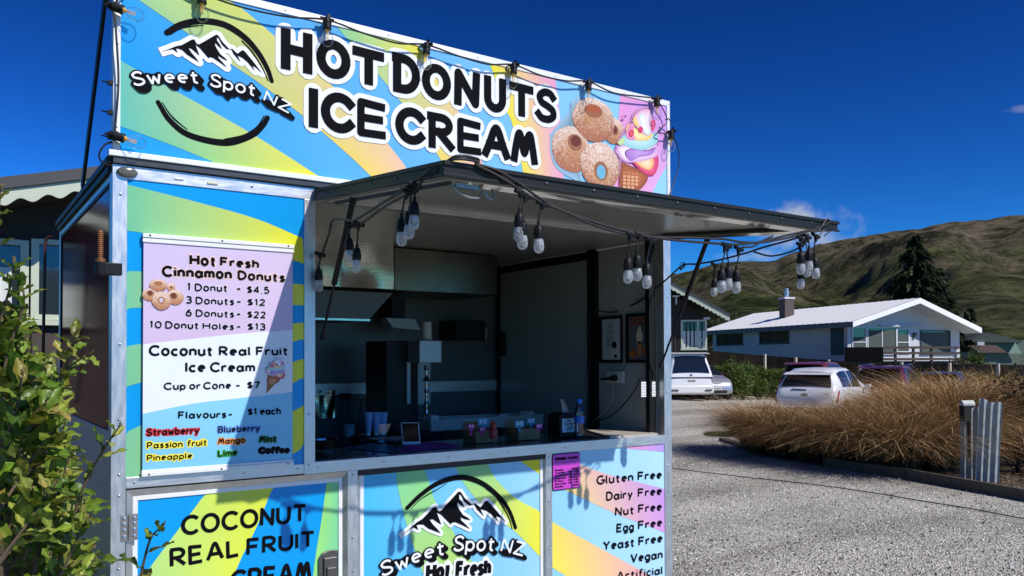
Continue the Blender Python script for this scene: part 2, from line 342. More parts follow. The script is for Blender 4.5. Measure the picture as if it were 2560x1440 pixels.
def ribbon(path, wd, ends=False):
    """polygons that together cover a pen stroke of width wd"""
    P = []
    for p in path:
        p = np.array(p, float)
        if not P or np.hypot(*(p-P[-1])) > 1e-6: P.append(p)
    out = []; h = wd/2; n = len(P)
    if n < 2: return out
    disc = lambda c: c+h*np.array([[math.cos(2*math.pi*(k+.5)/12), math.sin(2*math.pi*(k+.5)/12)] for k in range(12)])
    d = [(P[i+1]-P[i])/np.hypot(*(P[i+1]-P[i])) for i in range(n-1)]
    closed = np.hypot(*(P[0]-P[-1])) < 1e-5
    runs = []; st = 0
    for i in range(1, n-1):
        if d[i-1]@d[i] < 0.80: runs.append((st, i)); st = i; out.append(disc(P[i]))
    runs.append((st, n-1))
    for a, b in runs:
        Lf = []; Rt = []
        for i in range(a, b+1):
            if i == a: t = d[a] if not (closed and a == 0 and d[0]@d[-1] > .8) else (d[0]+d[-1])
            elif i == b: t = d[b-1] if not (closed and b == n-1 and d[0]@d[-1] > .8) else (d[0]+d[-1])
            else: t = d[i-1]+d[i]
            t = t/np.hypot(*t); nn = np.array([-t[1], t[0]]); k = h/max(.6, abs(nn@np.array([-d[min(i, n-2)][1], d[min(i, n-2)][0]]))) if a < i < b else h
            Lf.append(P[i]+nn*k); Rt.append(P[i]-nn*k)
        out.append(np.array(Rt+Lf[::-1]))
    if ends and not closed: out += [disc(P[0]), disc(P[-1])]
    return out
def area(p): return 0.5*sum(p[i][0]*p[(i+1) % len(p)][1]-p[(i+1) % len(p)][0]*p[i][1] for i in range(len(p)))
def inside(P, C):
    """which points C lie in polygon P"""
    x, y = C[:, 0], C[:, 1]; r = np.zeros(len(C), int); n = len(P)
    for i in range(n):
        x0, y0 = P[i]; x1, y1 = P[(i+1) % n]
        if y0 == y1: continue
        hit = ((y0 > y) != (y1 > y)) & (x < (x1-x0)*(y-y0)/(y1-y0)+x0)
        r += np.where(hit, 1 if y1 > y0 else -1, 0)
    return r != 0
def union(polys):
    """flat union of overlapping polygons -> verts, triangles"""
    Q = []
    for p in polys:
        p = np.array(p, float)
        a = area(p)
        if abs(a) > 1e-10: Q.append(p if a > 0 else p[::-1])
    n = len(Q)
    if not n: return [], []
    bb = np.array([[q[:, 0].min(), q[:, 1].min(), q[:, 0].max(), q[:, 1].max()] for q in Q])
    grp = -np.ones(n, int); g = 0
    for i in range(n):
        if grp[i] >= 0: continue
        st = [i]; grp[i] = g
        while st:
            k = st.pop(); o = (grp < 0) & (bb[:, 0] <= bb[k, 2]) & (bb[:, 2] >= bb[k, 0]) & (bb[:, 1] <= bb[k, 3]) & (bb[:, 3] >= bb[k, 1])
            for t in np.nonzero(o)[0]: grp[t] = g; st.append(t)
        g += 1
    VS = []; FS = []
    for k in range(g):
        idx = np.nonzero(grp == k)[0]; o = Q[idx[0]][0]; vs = []; fs = []
        for t in idx:
            b = len(vs); vs += [Vector((float(x-o[0])*1000, float(y-o[1])*1000)) for x, y in Q[t]]; fs.append(list(range(b, len(vs))))
        r = delaunay_2d_cdt(vs, [], fs, 0, 1e-4, False)
        V = np.array([[v[0], v[1]] for v in r[0]]); F = np.array([f for f in r[2] if len(f) == 3])
        if not len(F): continue
        C = V[F].mean(axis=1)/1000+o; keep = np.zeros(len(F), bool)
        for t in idx:
            m_ = ~keep & (C[:, 0] >= bb[t, 0]) & (C[:, 0] <= bb[t, 2]) & (C[:, 1] >= bb[t, 1]) & (C[:, 1] <= bb[t, 3]); ii = np.nonzero(m_)[0]
            if len(ii): keep[ii[inside(Q[t], C[ii])]] = True
        b = len(VS); VS += [tuple(v/1000+o) for v in V]; FS += [tuple(int(i+b) for i in f) for f in F[keep]]
    return VS, FS
def text_polys(s, path, cap, wt, gap=0.11, halo=0.0, box=None, shift=(0, 0), slant=0.0, raw=False):
    """glyph strokes along a baseline path (list of 2-D points, metres); cap = cap height; wt = stroke / cap"""
    P = [np.array(p, float) for p in path]
    seg = [np.hypot(*(P[i+1]-P[i])) for i in range(len(P)-1)]; L = sum(seg)
    hw = wt/2; adv = []; x = 0.0
    for ch in s:
        g = GL[ch]; adv.append(x+hw); x += g[0]+wt+gap*(0.6 if ch == ' ' else 1)
    tot = x-gap
    sx = L/tot
    def pos(u):
        u = max(0, min(L-1e-9, u)); i = 0
        while u > seg[i] and i < len(seg)-1: u -= seg[i]; i += 1
        t = (P[i+1]-P[i])/seg[i]; return P[i]+t*u, t
    out = []
    for ch, a in zip(s, adv):
        g = GL[ch]; mid = (a+g[0]/2)*sx; o, t = pos(mid); nn = np.array([-t[1], t[0]])
        for st in g[1]:
            q = [o + t*((px_-g[0]/2)*sx+slant*py_*cap) + nn*((py_*(1-wt)+hw)*cap) + np.array(shift) for px_, py_ in st]
            if raw: out.append(q)
            else: out += ribbon(q, wt*cap+2*halo, halo > 0)
    return out
def hull(P):
    P = sorted(map(tuple, P)); 
    def half(Q):
        H = []
        for p in Q:
            while len(H) > 1 and (H[-1][0]-H[-2][0])*(p[1]-H[-2][1])-(H[-1][1]-H[-2][1])*(p[0]-H[-2][0]) <= 1e-12: H.pop()
            H.append(p)
        return H[:-1]
    return np.array(half(P)+half(P[::-1]))
def swept(strokes, wd, off):
    """block shadow: each pen segment dragged along off"""
    out = []; off = np.array(off); a = [2*math.pi*(k+.5)/8 for k in range(8)]; c = wd/2*np.array([[math.cos(t), math.sin(t)] for t in a])
    for st in strokes:
        P = [np.array(p) for p in st]; P = P[::2]+([P[-1]] if len(P) % 2 == 0 else [])
        for i in range(len(P)-1): out.append(hull(np.vstack([P[i]+c, P[i+1]+c, P[i]+c+off, P[i+1]+c+off])))
    return out
def plate(name, polys, plane, m, parent, label=None, col=None):
    """a cut sheet: plane maps (u, v) to 3-D"""
    vs, fs = union(polys); b = MB(); b.add([plane(v[0], v[1]) for v in vs], fs, 0, col)
    return b.build(name, m, parent, label=label, recalc=False)
FRONT = lambda dy: (lambda u, v: (u, D-dy, v))
def xz(px_, py_, Y=D):
    p = onY(px_, py_, Y); return np.array([p.x, p.z])
def label_text(s, pts, top, wt, dy=0.004, **kw):
    """front-plane lettering: baseline through survey points pts, cap top seen at `top`"""
    Y = D-dy; P = [xz(*p, Y) for p in pts]; cap = xz(*top, Y)[1]-P[0][1]
    if len(P) > 2: P = [np.array(p) for p in crom(P, 5)]
    return text_polys(s, P, cap, wt, **kw)
# ================================================================== FOOD KIOSK
X0, X1 = 0.516, 3.522; YB = 5.25; ZT = 2.355
kiosk = thing('food_kiosk', 'aluminium framed donut and ice cream kiosk with rainbow striped panels and open serving hatch', 'food kiosk', (0, 0, 0))
BLUE, LBLUE = S(0, 150, 222), S(120, 196, 232)
# colours of printed stripes
GRN, YGR, YEL, PEA, PNK, LIL = S(112, 190, 150), S(170, 205, 92), S(226, 222, 40), S(238, 200, 120), S(226, 150, 196), S(172, 150, 225)
def panel(name, x0, x1, z0, z1, y, base, stripes, parent=kiosk, thick=0.012, label=None):
    """flat panel with its printed stripes; base = colours left, right"""
    b = MB(); n = 8
    for i in range(n):
        xa, xb = x0+(x1-x0)*i/n, x0+(x1-x0)*(i+1)/n
        ca = [tuple(base[0][j]*(1-q)+base[1][j]*q for j in range(3)) for q in (i/n, (i+1)/n)]
        b.add([(xa, y, z0), (xb, y, z0), (xb, y, z1), (xa, y, z1)], [(0, 1, 2, 3)], 0, None, [ca[0], ca[1], ca[1], ca[0]])
    b.add([(x0, y, z0), (x1, y, z0), (x1, y, z1), (x0, y, z1), (x0, y+thick, z0), (x1, y+thick, z0), (x1, y+thick, z1), (x0, y+thick, z1)], [(4, 7, 6, 5), (0, 4, 5, 1), (3, 2, 6, 7), (0, 3, 7, 4), (1, 5, 6, 2)], 0, (0.5, 0.5, 0.5))
    for lo, hi, cols in stripes:
        def res(px_):
            P = [xz(*p, y) for p in px_]
            P = [np.array(p) for p in crom(P, 6)] if len(P) > 2 else P
            d = [0]
            for i in range(len(P)-1): d.append(d[-1]+np.hypot(*(P[i+1]-P[i])))
            out = []
            for k in range(25):
                u = d[-1]*k/24; i = min(len(P)-2, max(0, int(np.searchsorted(d, u))-1)); t = (u-d[i])/max(1e-9, d[i+1]-d[i])
                p = P[i]+(P[i+1]-P[i])*t; out.append((min(x1, max(x0, p[0])), y-0.0012, min(z1, max(z0, p[1]))))
            return out
        b.strip(res(lo), res(hi), 0, cols)
    return b.build(name, M['print'], parent, label=label, recalc=False)
SCREW = {}
def screws(parent, pts, dy=0.0, r=0.0055, nm='screw', m='screw', rot=None):
    """round fixings, each one a part of its own, all sharing one mesh"""
    key = (nm, r, rot)
    for q in pts:
        q = Vector((q[0], D-dy, q[1])) if len(q) == 2 else Vector(q)
        if key not in SCREW:
            b = MB(); b.lathe([(r, 0), (r*0.9, 0.0016), (r*0.5, 0.0030)], Matrix.Rotation(R(90), 4, 'X') if rot is None else Matrix.Rotation(R(-90), 4, 'Y'), 8); o = b.build(nm, M[m], None, smooth=True); SCREW[key] = o.data; o.parent = parent
        else: o = bpy.data.objects.new(nm, SCREW[key]); COL.objects.link(o); o.parent = parent
        o.location = q-ORG[parent.name]; ORG[o.name] = ORG[parent.name]
def slat(b, P, along, n_, w_, L0, L1):
    """flat polished strip through P along an axis, facing n_"""
    t = Vector(along).normalized(); n_ = Vector(n_); n_ = (n_-t*n_.dot(t)).normalized(); q = t.cross(n_)*w_/2; P = Vector(P); a_, e_ = P+t*L0, P+t*L1
    b.prism([a_-q, e_-q, e_+q, a_+q], -n_*.002)
# --- frame members
PR = 0.006
def member(name, boxes, m=None, parent=kiosk, bevel=0.0015, label=None):
    b = MB()
    for q in boxes: b.box(*q)
    return b.build(name, m or M['alu'], parent, bevel=bevel, label=label)
member('corner_post', [(X0, 0.569, D-PR, D+0.06, 0.22, ZT)])
member('corner_post', [(3.463, X1, D-PR, D+0.06, 0.22, ZT)])
member('corner_post', [(X0, 0.569, YB-0.05, YB+0.004, 0.22, ZT)]); member('corner_post', [(3.463, X1, YB-0.05, YB+0.004, 0.22, ZT)])
member('top_rail', [(0.569, 3.463, D-PR+0.001, D+0.05, 2.302, ZT-0.001)], M['alu_h'])
member('middle_post', [(1.278, 1.328, D-PR-0.001, D+0.05, 1.104, 2.302)])
member('counter_rail', [(0.569, 1.278, D-PR, D+0.05, 1.104, 1.147), (1.278, 3.463, D-PR-0.0015, D+0.05, 1.100, 1.152)], M['alu_h'])
member('lower_post', [(1.481, 1.529, D-PR+0.001, D+0.05, 0.22, 1.100)]); member('lower_post', [(2.592, 2.634, D-PR+0.001, D+0.05, 0.22, 1.100)])
member('bottom_rail', [(0.569, 1.481, D-PR+0.002, D+0.05, 0.22, 0.29), (1.529, 2.592, D-PR+0.002, D+0.05, 0.22, 0.29), (2.634, 3.463, D-PR+0.002, D+0.05, 0.22, 0.29)], M['alu_h'])
sc_pts = [(0.545, z) for z in (2.24, 1.95, 1.66, 1.37, 1.16, 1.08, 0.8)] + [(3.493, z) for z in (1.96, 1.68, 1.40, 1.16, 1.115, 0.97, 0.82, 0.62, 0.45)] + [(1.30, z) for z in (2.2, 1.36, 1.14)] + [(x, 1.126) for x in (0.60, 1.02, 1.25, 1.34, 1.66, 2.0, 2.35, 2.72, 3.12, 3.43)] + [(x, 2.33) for x in (1.05, 1.5)] + [(1.505, z) for z in (1.08, 0.93, 0.8, 0.65)] + [(2.613, z) for z in (1.08, 0.95, 0.85, 0.75, 0.6, 0.5)]
screws(kiosk, sc_pts, PR+0.0015)
# white gutter between sign and body
member('gutter_lip', [(0.500, 3.50, D-0.026, D-0.002, 2.383, 2.405)], M['white_alu'], bevel=0.002)
gut = member('gutter', [(X0, 3.50, D-0.018, D+0.01, 2.357, 2.382)], M['dark_alu'])
# oval clearance lamp and two reflectors on the top rail
b = MB()
Mx = Matrix.Translation((0.567, D-PR, 2.327)) @ Matrix.Rotation(R(90), 4, 'X') @ Matrix.Diagonal((1.9, 1.0, 1.0, 1.0))
b.lathe([(0.020, 0.0), (0.020, 0.008), (0.017, 0.017), (0.009, 0.021)], Mx, 20); b.build('clearance_lamp', mat('smoked_lamp_lens', (0.16, 0.15, 0.12), 0.15, 0.3), kiosk, smooth=True)
b = MB(); b.box(0.741, 0.777, D-PR-0.004, D-PR+0.001, 2.322, 2.330); b.build('reflector', M['white_alu'], kiosk, bevel=0.003)
b = MB(); b.box(0.867, 0.910, D-PR-0.004, D-PR+0.001, 2.318, 2.328); b.build('reflector', mat('cream_reflector', (0.55, 0.52, 0.36), 0.4), kiosk, bevel=0.003)

# --- left panel with menu behind
panel('side_wall_panel', 0.569, 1.278, 1.147, 2.302, D, (BLUE, BLUE), [
  ([(316, 577), (356, 582), (540, 610), (734.6, 651.7), (760, 660)], [(316, 461), (480, 502), (640, 547), (757, 596)], (S(110, 190, 145), S(110, 190, 145), YEL, YEL)),
  ([(316, 775), (357, 769), (734, 763), (760, 765)], [(316, 680), (357, 679), (733, 709), (760, 713)], (GRN, GRN, YEL, YEL)),
  ([(316, 968), (353, 956), (733, 854), (760, 852)], [(316, 867), (353, 859.6), (733, 809), (760, 808)], (GRN, GRN, YEL, YEL)),
  ([(312, 1196), (353, 1194), (731, 958.5), (760, 950)], [(314, 1087), (353, 1063), (731, 906), (760, 900)], (GRN, GRN, YEL, YEL)),
  ([(560, 1200), (731, 1135), (760, 1107)], [(520, 1120), (731, 1028), (760, 1012)], (GRN, GRN, YEL, YEL))], label='blue panel with green to yellow rays behind the menu board')

# --- lower left door (recessed), with reveal
def recess(name, x0, x1, z0, z1, dep, fr, top_dark=True):
    b = MB(); y1 = D+dep
    b.quad((x0, D, z1), (x1, D, z1), (x1, y1, z1), (x0, y1, z1)); b.quad((x0, D, z0), (x0, y1, z0), (x1, y1, z0), (x1, D, z0))
    b.quad((x0, D, z0), (x0, D, z1), (x0, y1, z1), (x0, y1, z0)); b.quad((x1, D, z0), (x1, y1, z0), (x1, y1, z1), (x1, D, z1))
    return b
def door(name, x0, x1, z0, z1, px0, px1, pz1, dep, base, stripes, label):
    yd = D+dep
    d = panel(name, px0, px1, 0.31, pz1, yd, base, stripes, label=label)
    b = MB(); fy = yd-0.006
    b.box(px0-0.018, px0, fy, yd+0.02, 0.295, pz1+0.018); b.box(px1, px1+0.018, fy, yd+0.02, 0.295, pz1+0.018); b.box(px0, px1, fy, yd+0.02, pz1, pz1+0.018); b.box(px0, px1, fy, yd+0.02, 0.295, 0.31)
    fr = b.build('door_frame', M['white_alu'], d, bevel=0.001)
    b = MB()
    o = [(x0, z1), (x1, z1), (x1, 0.29), (x0, 0.29)]; i_ = [(px0-0.018, pz1+0.018), (px1+0.018, pz1+0.018), (px1+0.018, 0.295), (px0-0.018, 0.295)]
    for k in range(4):
        k2 = (k+1) % 4
        b.quad((o[k][0], D-0.002, o[k][1]), (o[k2][0], D-0.002, o[k2][1]), (i_[k2][0], fy-0.0005, i_[k2][1]), (i_[k][0], fy-0.0005, i_[k][1]))
    b.build('door_reveal', M['alu'], d)
    return d
G1, G2 = S(140, 212, 165), S(218, 226, 70)
door1 = door('lower_door', 0.572, 1.481, 0.29, 1.098, 0.616, 1.447, 1.052, 0.022, (BLUE, BLUE), [
  ([(516, 1228), (505, 1245), (430, 1345), (362, 1437), (180, 1700)], [(684, 1212), (640, 1320), (590, 1425), (480, 1700)], (S(200, 224, 90), G2, G1, S(210, 228, 80))),
  ([(818, 1195), (802, 1310), (787, 1403), (750, 1700)], [(880, 1190), (882, 1300), (884, 1430), (890, 1700)], (S(150, 220, 120), S(120, 205, 150), S(150, 220, 130), S(120, 205, 150)))], 'blue lower door lettered for coconut real fruit ice cream')
# --- middle door
LB1, LB2 = S(70, 182, 228), S(150, 205, 236)
door2 = door('lower_door', 1.529, 2.592, 0.29, 1.098, 1.566, 2.566, 1.072, 0.016, (LB1, LB2), [
  ([(990, 1170), (990, 1182), (997, 1234), (1019, 1321), (1060, 1440), (1160, 1700)], [(1060, 1160), (1063, 1172), (1072.5, 1207), (1092, 1263), (1128, 1321), (1172, 1394), (1213, 1440), (1400, 1640)], (S(120, 205, 150), S(130, 208, 140), G2, YEL)),
  ([(1134, 1156), (1138, 1166), (1157, 1205), (1198, 1256), (1252, 1304), (1290, 1331), (1360, 1402)], [(1216, 1148), (1220, 1160), (1237, 1193), (1286, 1243), (1358, 1283)], (S(130, 205, 140), S(130, 205, 140), S(232, 224, 50), S(236, 230, 60))),
  ([(1303, 1148), (1306, 1156), (1360, 1192)], [(1362, 1140), (1362, 1146), (1363, 1150)], (YEL, YEL, YEL, YEL))], 'pale blue lower door carrying the black mountain logo')
b = MB(); b.box(1.533, 2.590, D-0.004, D+0.010, 1.073, 1.0995); b.build('door_seal', M['rubber'], door2)
# --- right panel
panel('side_wall_panel', 2.634, 3.463, 0.29, 1.100, D, (S(140, 202, 234), S(176, 218, 240)), [
  ([(1567, 1117), (1567, 1121), (1620, 1126), (1664, 1130)], [(1600, 1105), (1612, 1106), (1640, 1108), (1664, 1110)], (PNK, PNK, LIL, LIL)),
  ([(1378, 1208), (1410, 1224), (1450, 1242), (1532, 1281), (1664, 1332)], [(1378, 1140), (1450, 1161), (1490, 1176), (1535, 1190), (1664, 1223)], (S(238, 214, 110), S(240, 196, 140), S(206, 150, 214), S(190, 148, 220))),
  ([(1378, 1418), (1450, 1462), (1540, 1530), (1690, 1640)], [(1378, 1304), (1465, 1351), (1595, 1422), (1690, 1474)], (S(240, 222, 80), S(240, 214, 90), PNK, S(222, 150, 200)))], label='pale blue panel with peach and pink rays listing the free from foods')
# hinge and latch on the left door
b = MB()
for (xa, xb) in ((0.552, 0.577), (0.584, 0.612)): b.box(xa, xb, D-0.010, D-0.0065, 0.905, 1.005)
b.tube([(0.5805, D-0.012, 0.905), (0.5805, D-0.012, 1.005)], 0.0045, 10)
hg = b.build('door_hinge', mat('worn_hinge_steel', (0.36, 0.35, 0.34), 0.4, 0.8, 0.2, 30), door1, smooth=True)
screws(door1, [Vector((x+.002, D-.0101, z)) for x in (0.562, 0.598) for z in (0.92, 0.945, 0.968, 0.99)], r=0.0085, nm='rivet')
b = MB(); LZ = -.118; pts = [(1.365, .70), (1.442, .70), (1.442, .868), (1.40, .872), (1.368, .862), (1.352, .84), (1.352, .73)]
b.prism([(x, D+0.021, z+LZ) for x, z in pts], (0, -0.012, 0)); b.box(1.372, 1.432, D-0.004, D+0.0085, 0.745+LZ, 0.842+LZ)
b.box(1.382, 1.424, D-0.016, D-0.004, 0.75+LZ, 0.80+LZ)
b.build('door_latch', mat('dull_latch_steel', (.20, .19, .18), .3, .9, .2, 40), door1, bevel=0.003)

# --- body shell: left side wall, right side wall, roof, floor, back
b = MB(); b.box(X0+0.004, X0+0.02, D+0.06, YB-0.05, 0.24, 1.275); b.build('end_wall', M['alu'], kiosk)
b = MB(); b.box(X0+0.0, X0+0.022, D+0.06, YB-0.05, 1.275, 1.325); b.build('window_sill', M['alu'], kiosk)
b = MB(); b.box(X0+0.004, X0+0.02, D+0.06, YB-0.05, 2.30, ZT-0.002); b.build('top_rail', M['alu_h'], kiosk)
b = MB(); b.box(X0+0.006, X0+0.018, D+0.085, YB-0.06, 1.328, 2.298); b.build('end_window', M['maroon'], kiosk, label='glossy dark maroon end window mirroring the house')
b = MB(); b.box(X0+0.001, X0+0.022, D+0.061, D+0.084, 1.326, 2.299); b.box(X0+0.001, X0+0.022, D+0.085, YB-0.06, 2.285, 2.299); b.box(X0+0.001, X0+0.022, YB-0.075, YB-0.052, 1.326, 2.284); b.build('window_frame', M['black'], kiosk)
b = MB(); b.box(X0-0.020, X0+0.012, D-0.004, YB+0.02, ZT+0.001, ZT+0.030); b.box(X0-0.012, X0+0.003, D+0.02, YB, ZT-0.028, ZT); b.build('roof_edge', M['black'], kiosk, bevel=0.004)
b = MB(); b.box(X0+0.013, 3.51, D+0.011, YB, ZT+0.001, ZT+0.02); b.build('roof', M['alu'], kiosk)
b = MB(); b.box(3.452, 3.52, D+0.06, YB-0.05, 0.24, ZT-0.002)
# inner lining posts of the right wall
b.build('end_wall', M['inner'], kiosk)
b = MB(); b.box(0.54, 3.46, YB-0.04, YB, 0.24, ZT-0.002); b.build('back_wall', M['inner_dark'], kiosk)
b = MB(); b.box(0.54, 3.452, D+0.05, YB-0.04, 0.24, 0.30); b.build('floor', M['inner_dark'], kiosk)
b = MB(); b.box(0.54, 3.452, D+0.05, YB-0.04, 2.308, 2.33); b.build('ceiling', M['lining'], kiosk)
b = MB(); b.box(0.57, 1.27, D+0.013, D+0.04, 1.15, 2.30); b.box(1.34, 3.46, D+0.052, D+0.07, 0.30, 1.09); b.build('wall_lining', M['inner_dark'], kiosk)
b = MB(); b.box(1.328, 3.45, D+0.05, D+0.50, 1.110, 1.150); b.build('counter_top', mat('dark_counter', (0.06, 0.065, 0.065), 0.16, 0.2, 0.1, 5), kiosk, bevel=0.003)
for xx in (0.62, 3.36):
    b = MB(); b.box(xx, xx+0.08, D+0.1, D+0.18, -0.02, 0.24); b.box(xx-0.03, xx+0.11, D+0.07, D+0.21, -0.02, 0.0); b.build('jack_leg', M['dark_alu'], kiosk)
    b = MB(); b.box(xx, xx+0.08, YB-0.3, YB-0.22, -0.02, 0.24); b.box(xx-0.03, xx+0.11, YB-0.33, YB-0.19, -0.02, 0.0); b.build('jack_leg', M['dark_alu'], kiosk)
# right wall inside: dark uprights, rail and light panels
b = MB()
ya, yb = onX(1477, 850, 3.45).y, onX(1497, 850, 3.45).y
b.box(3.42, 3.451, min(ya, yb), max(ya, yb), 1.15, 2.30)
b.box(3.40, 3.451, D+0.051, D+0.085, 1.15, 2.30)
yc = onX(1250, 850, 3.45).y
b.box(3.43, 3.451, yc-0.018, yc+0.018, 0.3, 2.30); b.box(3.435, 3.451, max(ya, yb), yc, 2.245, 2.30)
b.build('wall_upright', M['black'], kiosk)
b = MB(); b.box(3.442, 3.4515, max(ya, yb)+0.01, yc-0.02, 1.0, 2.243); b.build('end_door', mat('grey_door_panel', (0.30, 0.33, 0.33), 0.3, 0, 0.05, 3), kiosk)
b = MB(); b.box(3.41, 3.44, yc-0.10, yc-0.03, 1.62, 1.80); b.box(3.395, 3.412, yc-0.085, yc-0.06, 1.66, 1.76); b.build('door_lock', M['black'], kiosk, bevel=0.004)
# cornice beading inside the opening
b = MB(); slat(b, (3.436, D+.06, 2.297), (0, 1, 0), (-.75, 0, -.6), .015, 0, YB-D-.12); b.build('ceiling_bead', M['white_alu'], kiosk)
b = MB(); slat(b, (0.56, YB-.058, 2.297), (1, 0, 0), (0, -.85, -.53), .015, 0, 2.86); b.build('ceiling_bead', M['bead'], kiosk)

# --- serving hatch, hinged at the top and propped open
HA = Vector((0, D-0.012, 2.338)); HB = Vector((0, 2.298, 2.235)); hd = (HB-HA).normalized(); hn = Vector((0, -hd.z, hd.y)); 
if hn.z < 0: hn = -hn
hx0, hx1 = 1.322, 3.462; HL = (HB-HA).length
def hp(x, s, h): return HA + hd*s + hn*h + Vector((x, 0, 0))
def hbox(b, xa, xb, s0, s1, h0, h1, m=0):
    vs = [hp(x, s, h) for x in (xa, xb) for s in (s0, s1) for h in (h0, h1)]
    b.add(vs, [(0, 1, 3, 2), (4, 6, 7, 5), (0, 4, 5, 1), (2, 3, 7, 6), (0, 2, 6, 4), (1, 5, 7, 3)], m)
b = MB(); hbox(b, hx0+0.006, hx1-0.006, 0.0, HL-0.004, -0.012, 0.0); hatch = b.build('serving_hatch', M['lining'], kiosk)
b = MB()
hbox(b, hx0, hx0+0.014, 0, HL, -0.036, 0.006); hbox(b, hx1-0.014, hx1, 0, HL, -0.036, 0.006); hbox(b, hx0+0.014, hx1-0.014, HL-0.014, HL, -0.036, 0.006)
# rolled edge trims
hbox(b, hx0-0.006, hx0, 0, HL+0.006, -0.004, 0.010); hbox(b, hx1, hx1+0.006, 0, HL+0.006, -0.004, 0.010); hbox(b, hx0-0.006, hx1+0.006, HL, HL+0.006, -0.004, 0.010); hbox(b, hx0-0.006, hx1+0.006, HL+0.0005, HL+0.009, -0.040, -0.030); hbox(b, hx0-0.007, hx0-0.0005, 0, HL, -0.040, -0.030)
b.build('hatch_frame', M['shade_alu'], hatch, bevel=0.0012)
b = MB()   # inner flange and bright inner bead
hbox(b, hx0+0.014, hx0+0.075, 0.014, HL-0.014, -0.036, -0.031); hbox(b, hx1-0.075, hx1-0.014, 0.014, HL-0.014, -0.036, -0.031); hbox(b, hx0+0.075, hx1-0.075, HL-0.085, HL-0.014, -0.036, -0.031)
hbox(b, hx1-0.0185, hx1-0.0145, 0.01, HL-0.016, -0.0305, -0.0125); hbox(b, hx0+0.0145, hx0+0.0185, 0.01, HL-0.016, -0.0305, -0.0125)
b.build('hatch_flange', mat('grey_flange', (0.42, 0.43, 0.40), 0.4, 0.1, 0.08, 10), hatch, bevel=0.0008)
b = MB()
slat(b, hp(hx0+.084, .0, -.044), hd, (-.5, -.5, -.7), .018, .03, HL-.09); slat(b, hp(hx0+.084, HL-.088, -.044), (1, 0, 0), (0, -.85, -.53), .018, 0, hx1-hx0-.17); slat(b, hp(hx1-.084, .0, -.044), hd, (-.6, -.4, -.7), .018, .03, HL-.09)
b.build('hatch_bead', M['bead'], hatch)
b = MB(); hbox(b, hx0+0.040, hx0+0.043, 0.014, HL-0.045, -0.0385, -0.0365); hbox(b, hx1-0.043, hx1-0.040, 0.014, HL-0.045, -0.0385, -0.0365); hbox(b, hx0+0.043, hx1-0.043, HL-0.048, HL-0.045, -0.0385, -0.0365); hbox(b, hx0+0.0145, hx0+0.018, 0.014, HL-0.018, -0.0385, -0.0365); hbox(b, hx0+0.018, hx1-0.018, HL-0.019, HL-0.0145, -0.0385, -0.0365)
b.build('hatch_gap_line', M['rubber'], hatch)  # thin black strips added to draw the dark gaps along the flange
screws(hatch, [hp(x, HL+0.001, -0.016) for x in np.linspace(hx0+0.2, hx1-0.2, 9)], r=0.006, nm='rivet', m='dark_alu')
screws(hatch, [hp(hx0-0.0005, s_, -0.016) for s_ in np.linspace(0.15, HL-0.12, 5)], r=0.006, nm='rivet', m='dark_alu', rot=1)
# clear wire handle and catch under the outer corner
b = MB(); c0 = hp(hx0+0.10, HL-0.05, -0.054)
b.box(c0.x-0.03, c0.x+0.06, c0.y-0.012, c0.y+0.02, c0.z-0.012, c0.z+0.002)
b.tube([c0+Vector((-0.04, 0, 0)), c0+Vector((-0.02, -.01, -0.03)), c0+Vector((0.02, -.015, -0.043)), c0+Vector((0.06, -.01, -0.04)), c0+Vector((0.075, 0, -0.015))], 0.004, 8)
b.tube([c0+Vector((0.085, 0, -0.005)), c0+Vector((0.10, -.005, -0.03)), c0+Vector((0.115, -.01, -0.038)), c0+Vector((0.125, -.005, -0.02)), c0+Vector((0.12, 0, 0))], 0.005, 8)
b.build('hatch_catch', mat('worn_catch_steel', (0.3, 0.3, 0.29), 0.4, 0.6), hatch, smooth=True)
# gas struts: thick sleeve above, thin rod below
def strut(x, s_, pb, xb=None):
    a = hp(x, s_, -0.050); e = Vector((xb if xb else x, pb[0], pb[1])); mid = a.lerp(e, 0.60)
    b = MB(); b.tube([a, a.lerp(e, 0.03)], 0.016, 8); b.tube([a.lerp(e, 0.02), mid], 0.0125, 10); b.tube([mid, e], 0.006, 8); b.lathe([(0.012, -.015), (0.012, .015)], Matrix.Translation(e), 8)
    return b.build('gas_strut', M['black'], kiosk, smooth=True), a, e
s1, s1a, s1e = strut(1.362, 0.33, (D-0.002, 1.70))
s2, s2a, s2e = strut(3.440, 0.36, (D-0.004, 1.56))
# strut sticker, and its mirror image built as a second sticker
def sticker(name, x0, x1, z0, z1, y, rows):
    b = MB(); b.box(x0, x1, y-0.0012, y, z0, z1, 0)
    for k in range(rows):
        z = z1-(k+0.6)*(z1-z0)/rows; lw = (x1-x0)*(0.75+0.2*random.random())
        xm = (x0+x1)/2; b.box(xm-lw/2, xm+lw/2, y-0.0020, y-0.0013, z-0.0035, z+0.0035, 1)
    return b.build(name, [M['black'], M['white_ink']], kiosk)
sticker('sticker_with_reflection', 3.325, 3.372, 1.375, 1.465, D+0.05, 10)
sticker('sticker_with_reflection', 3.412, 3.447, 1.375, 1.465, D+0.049, 10)

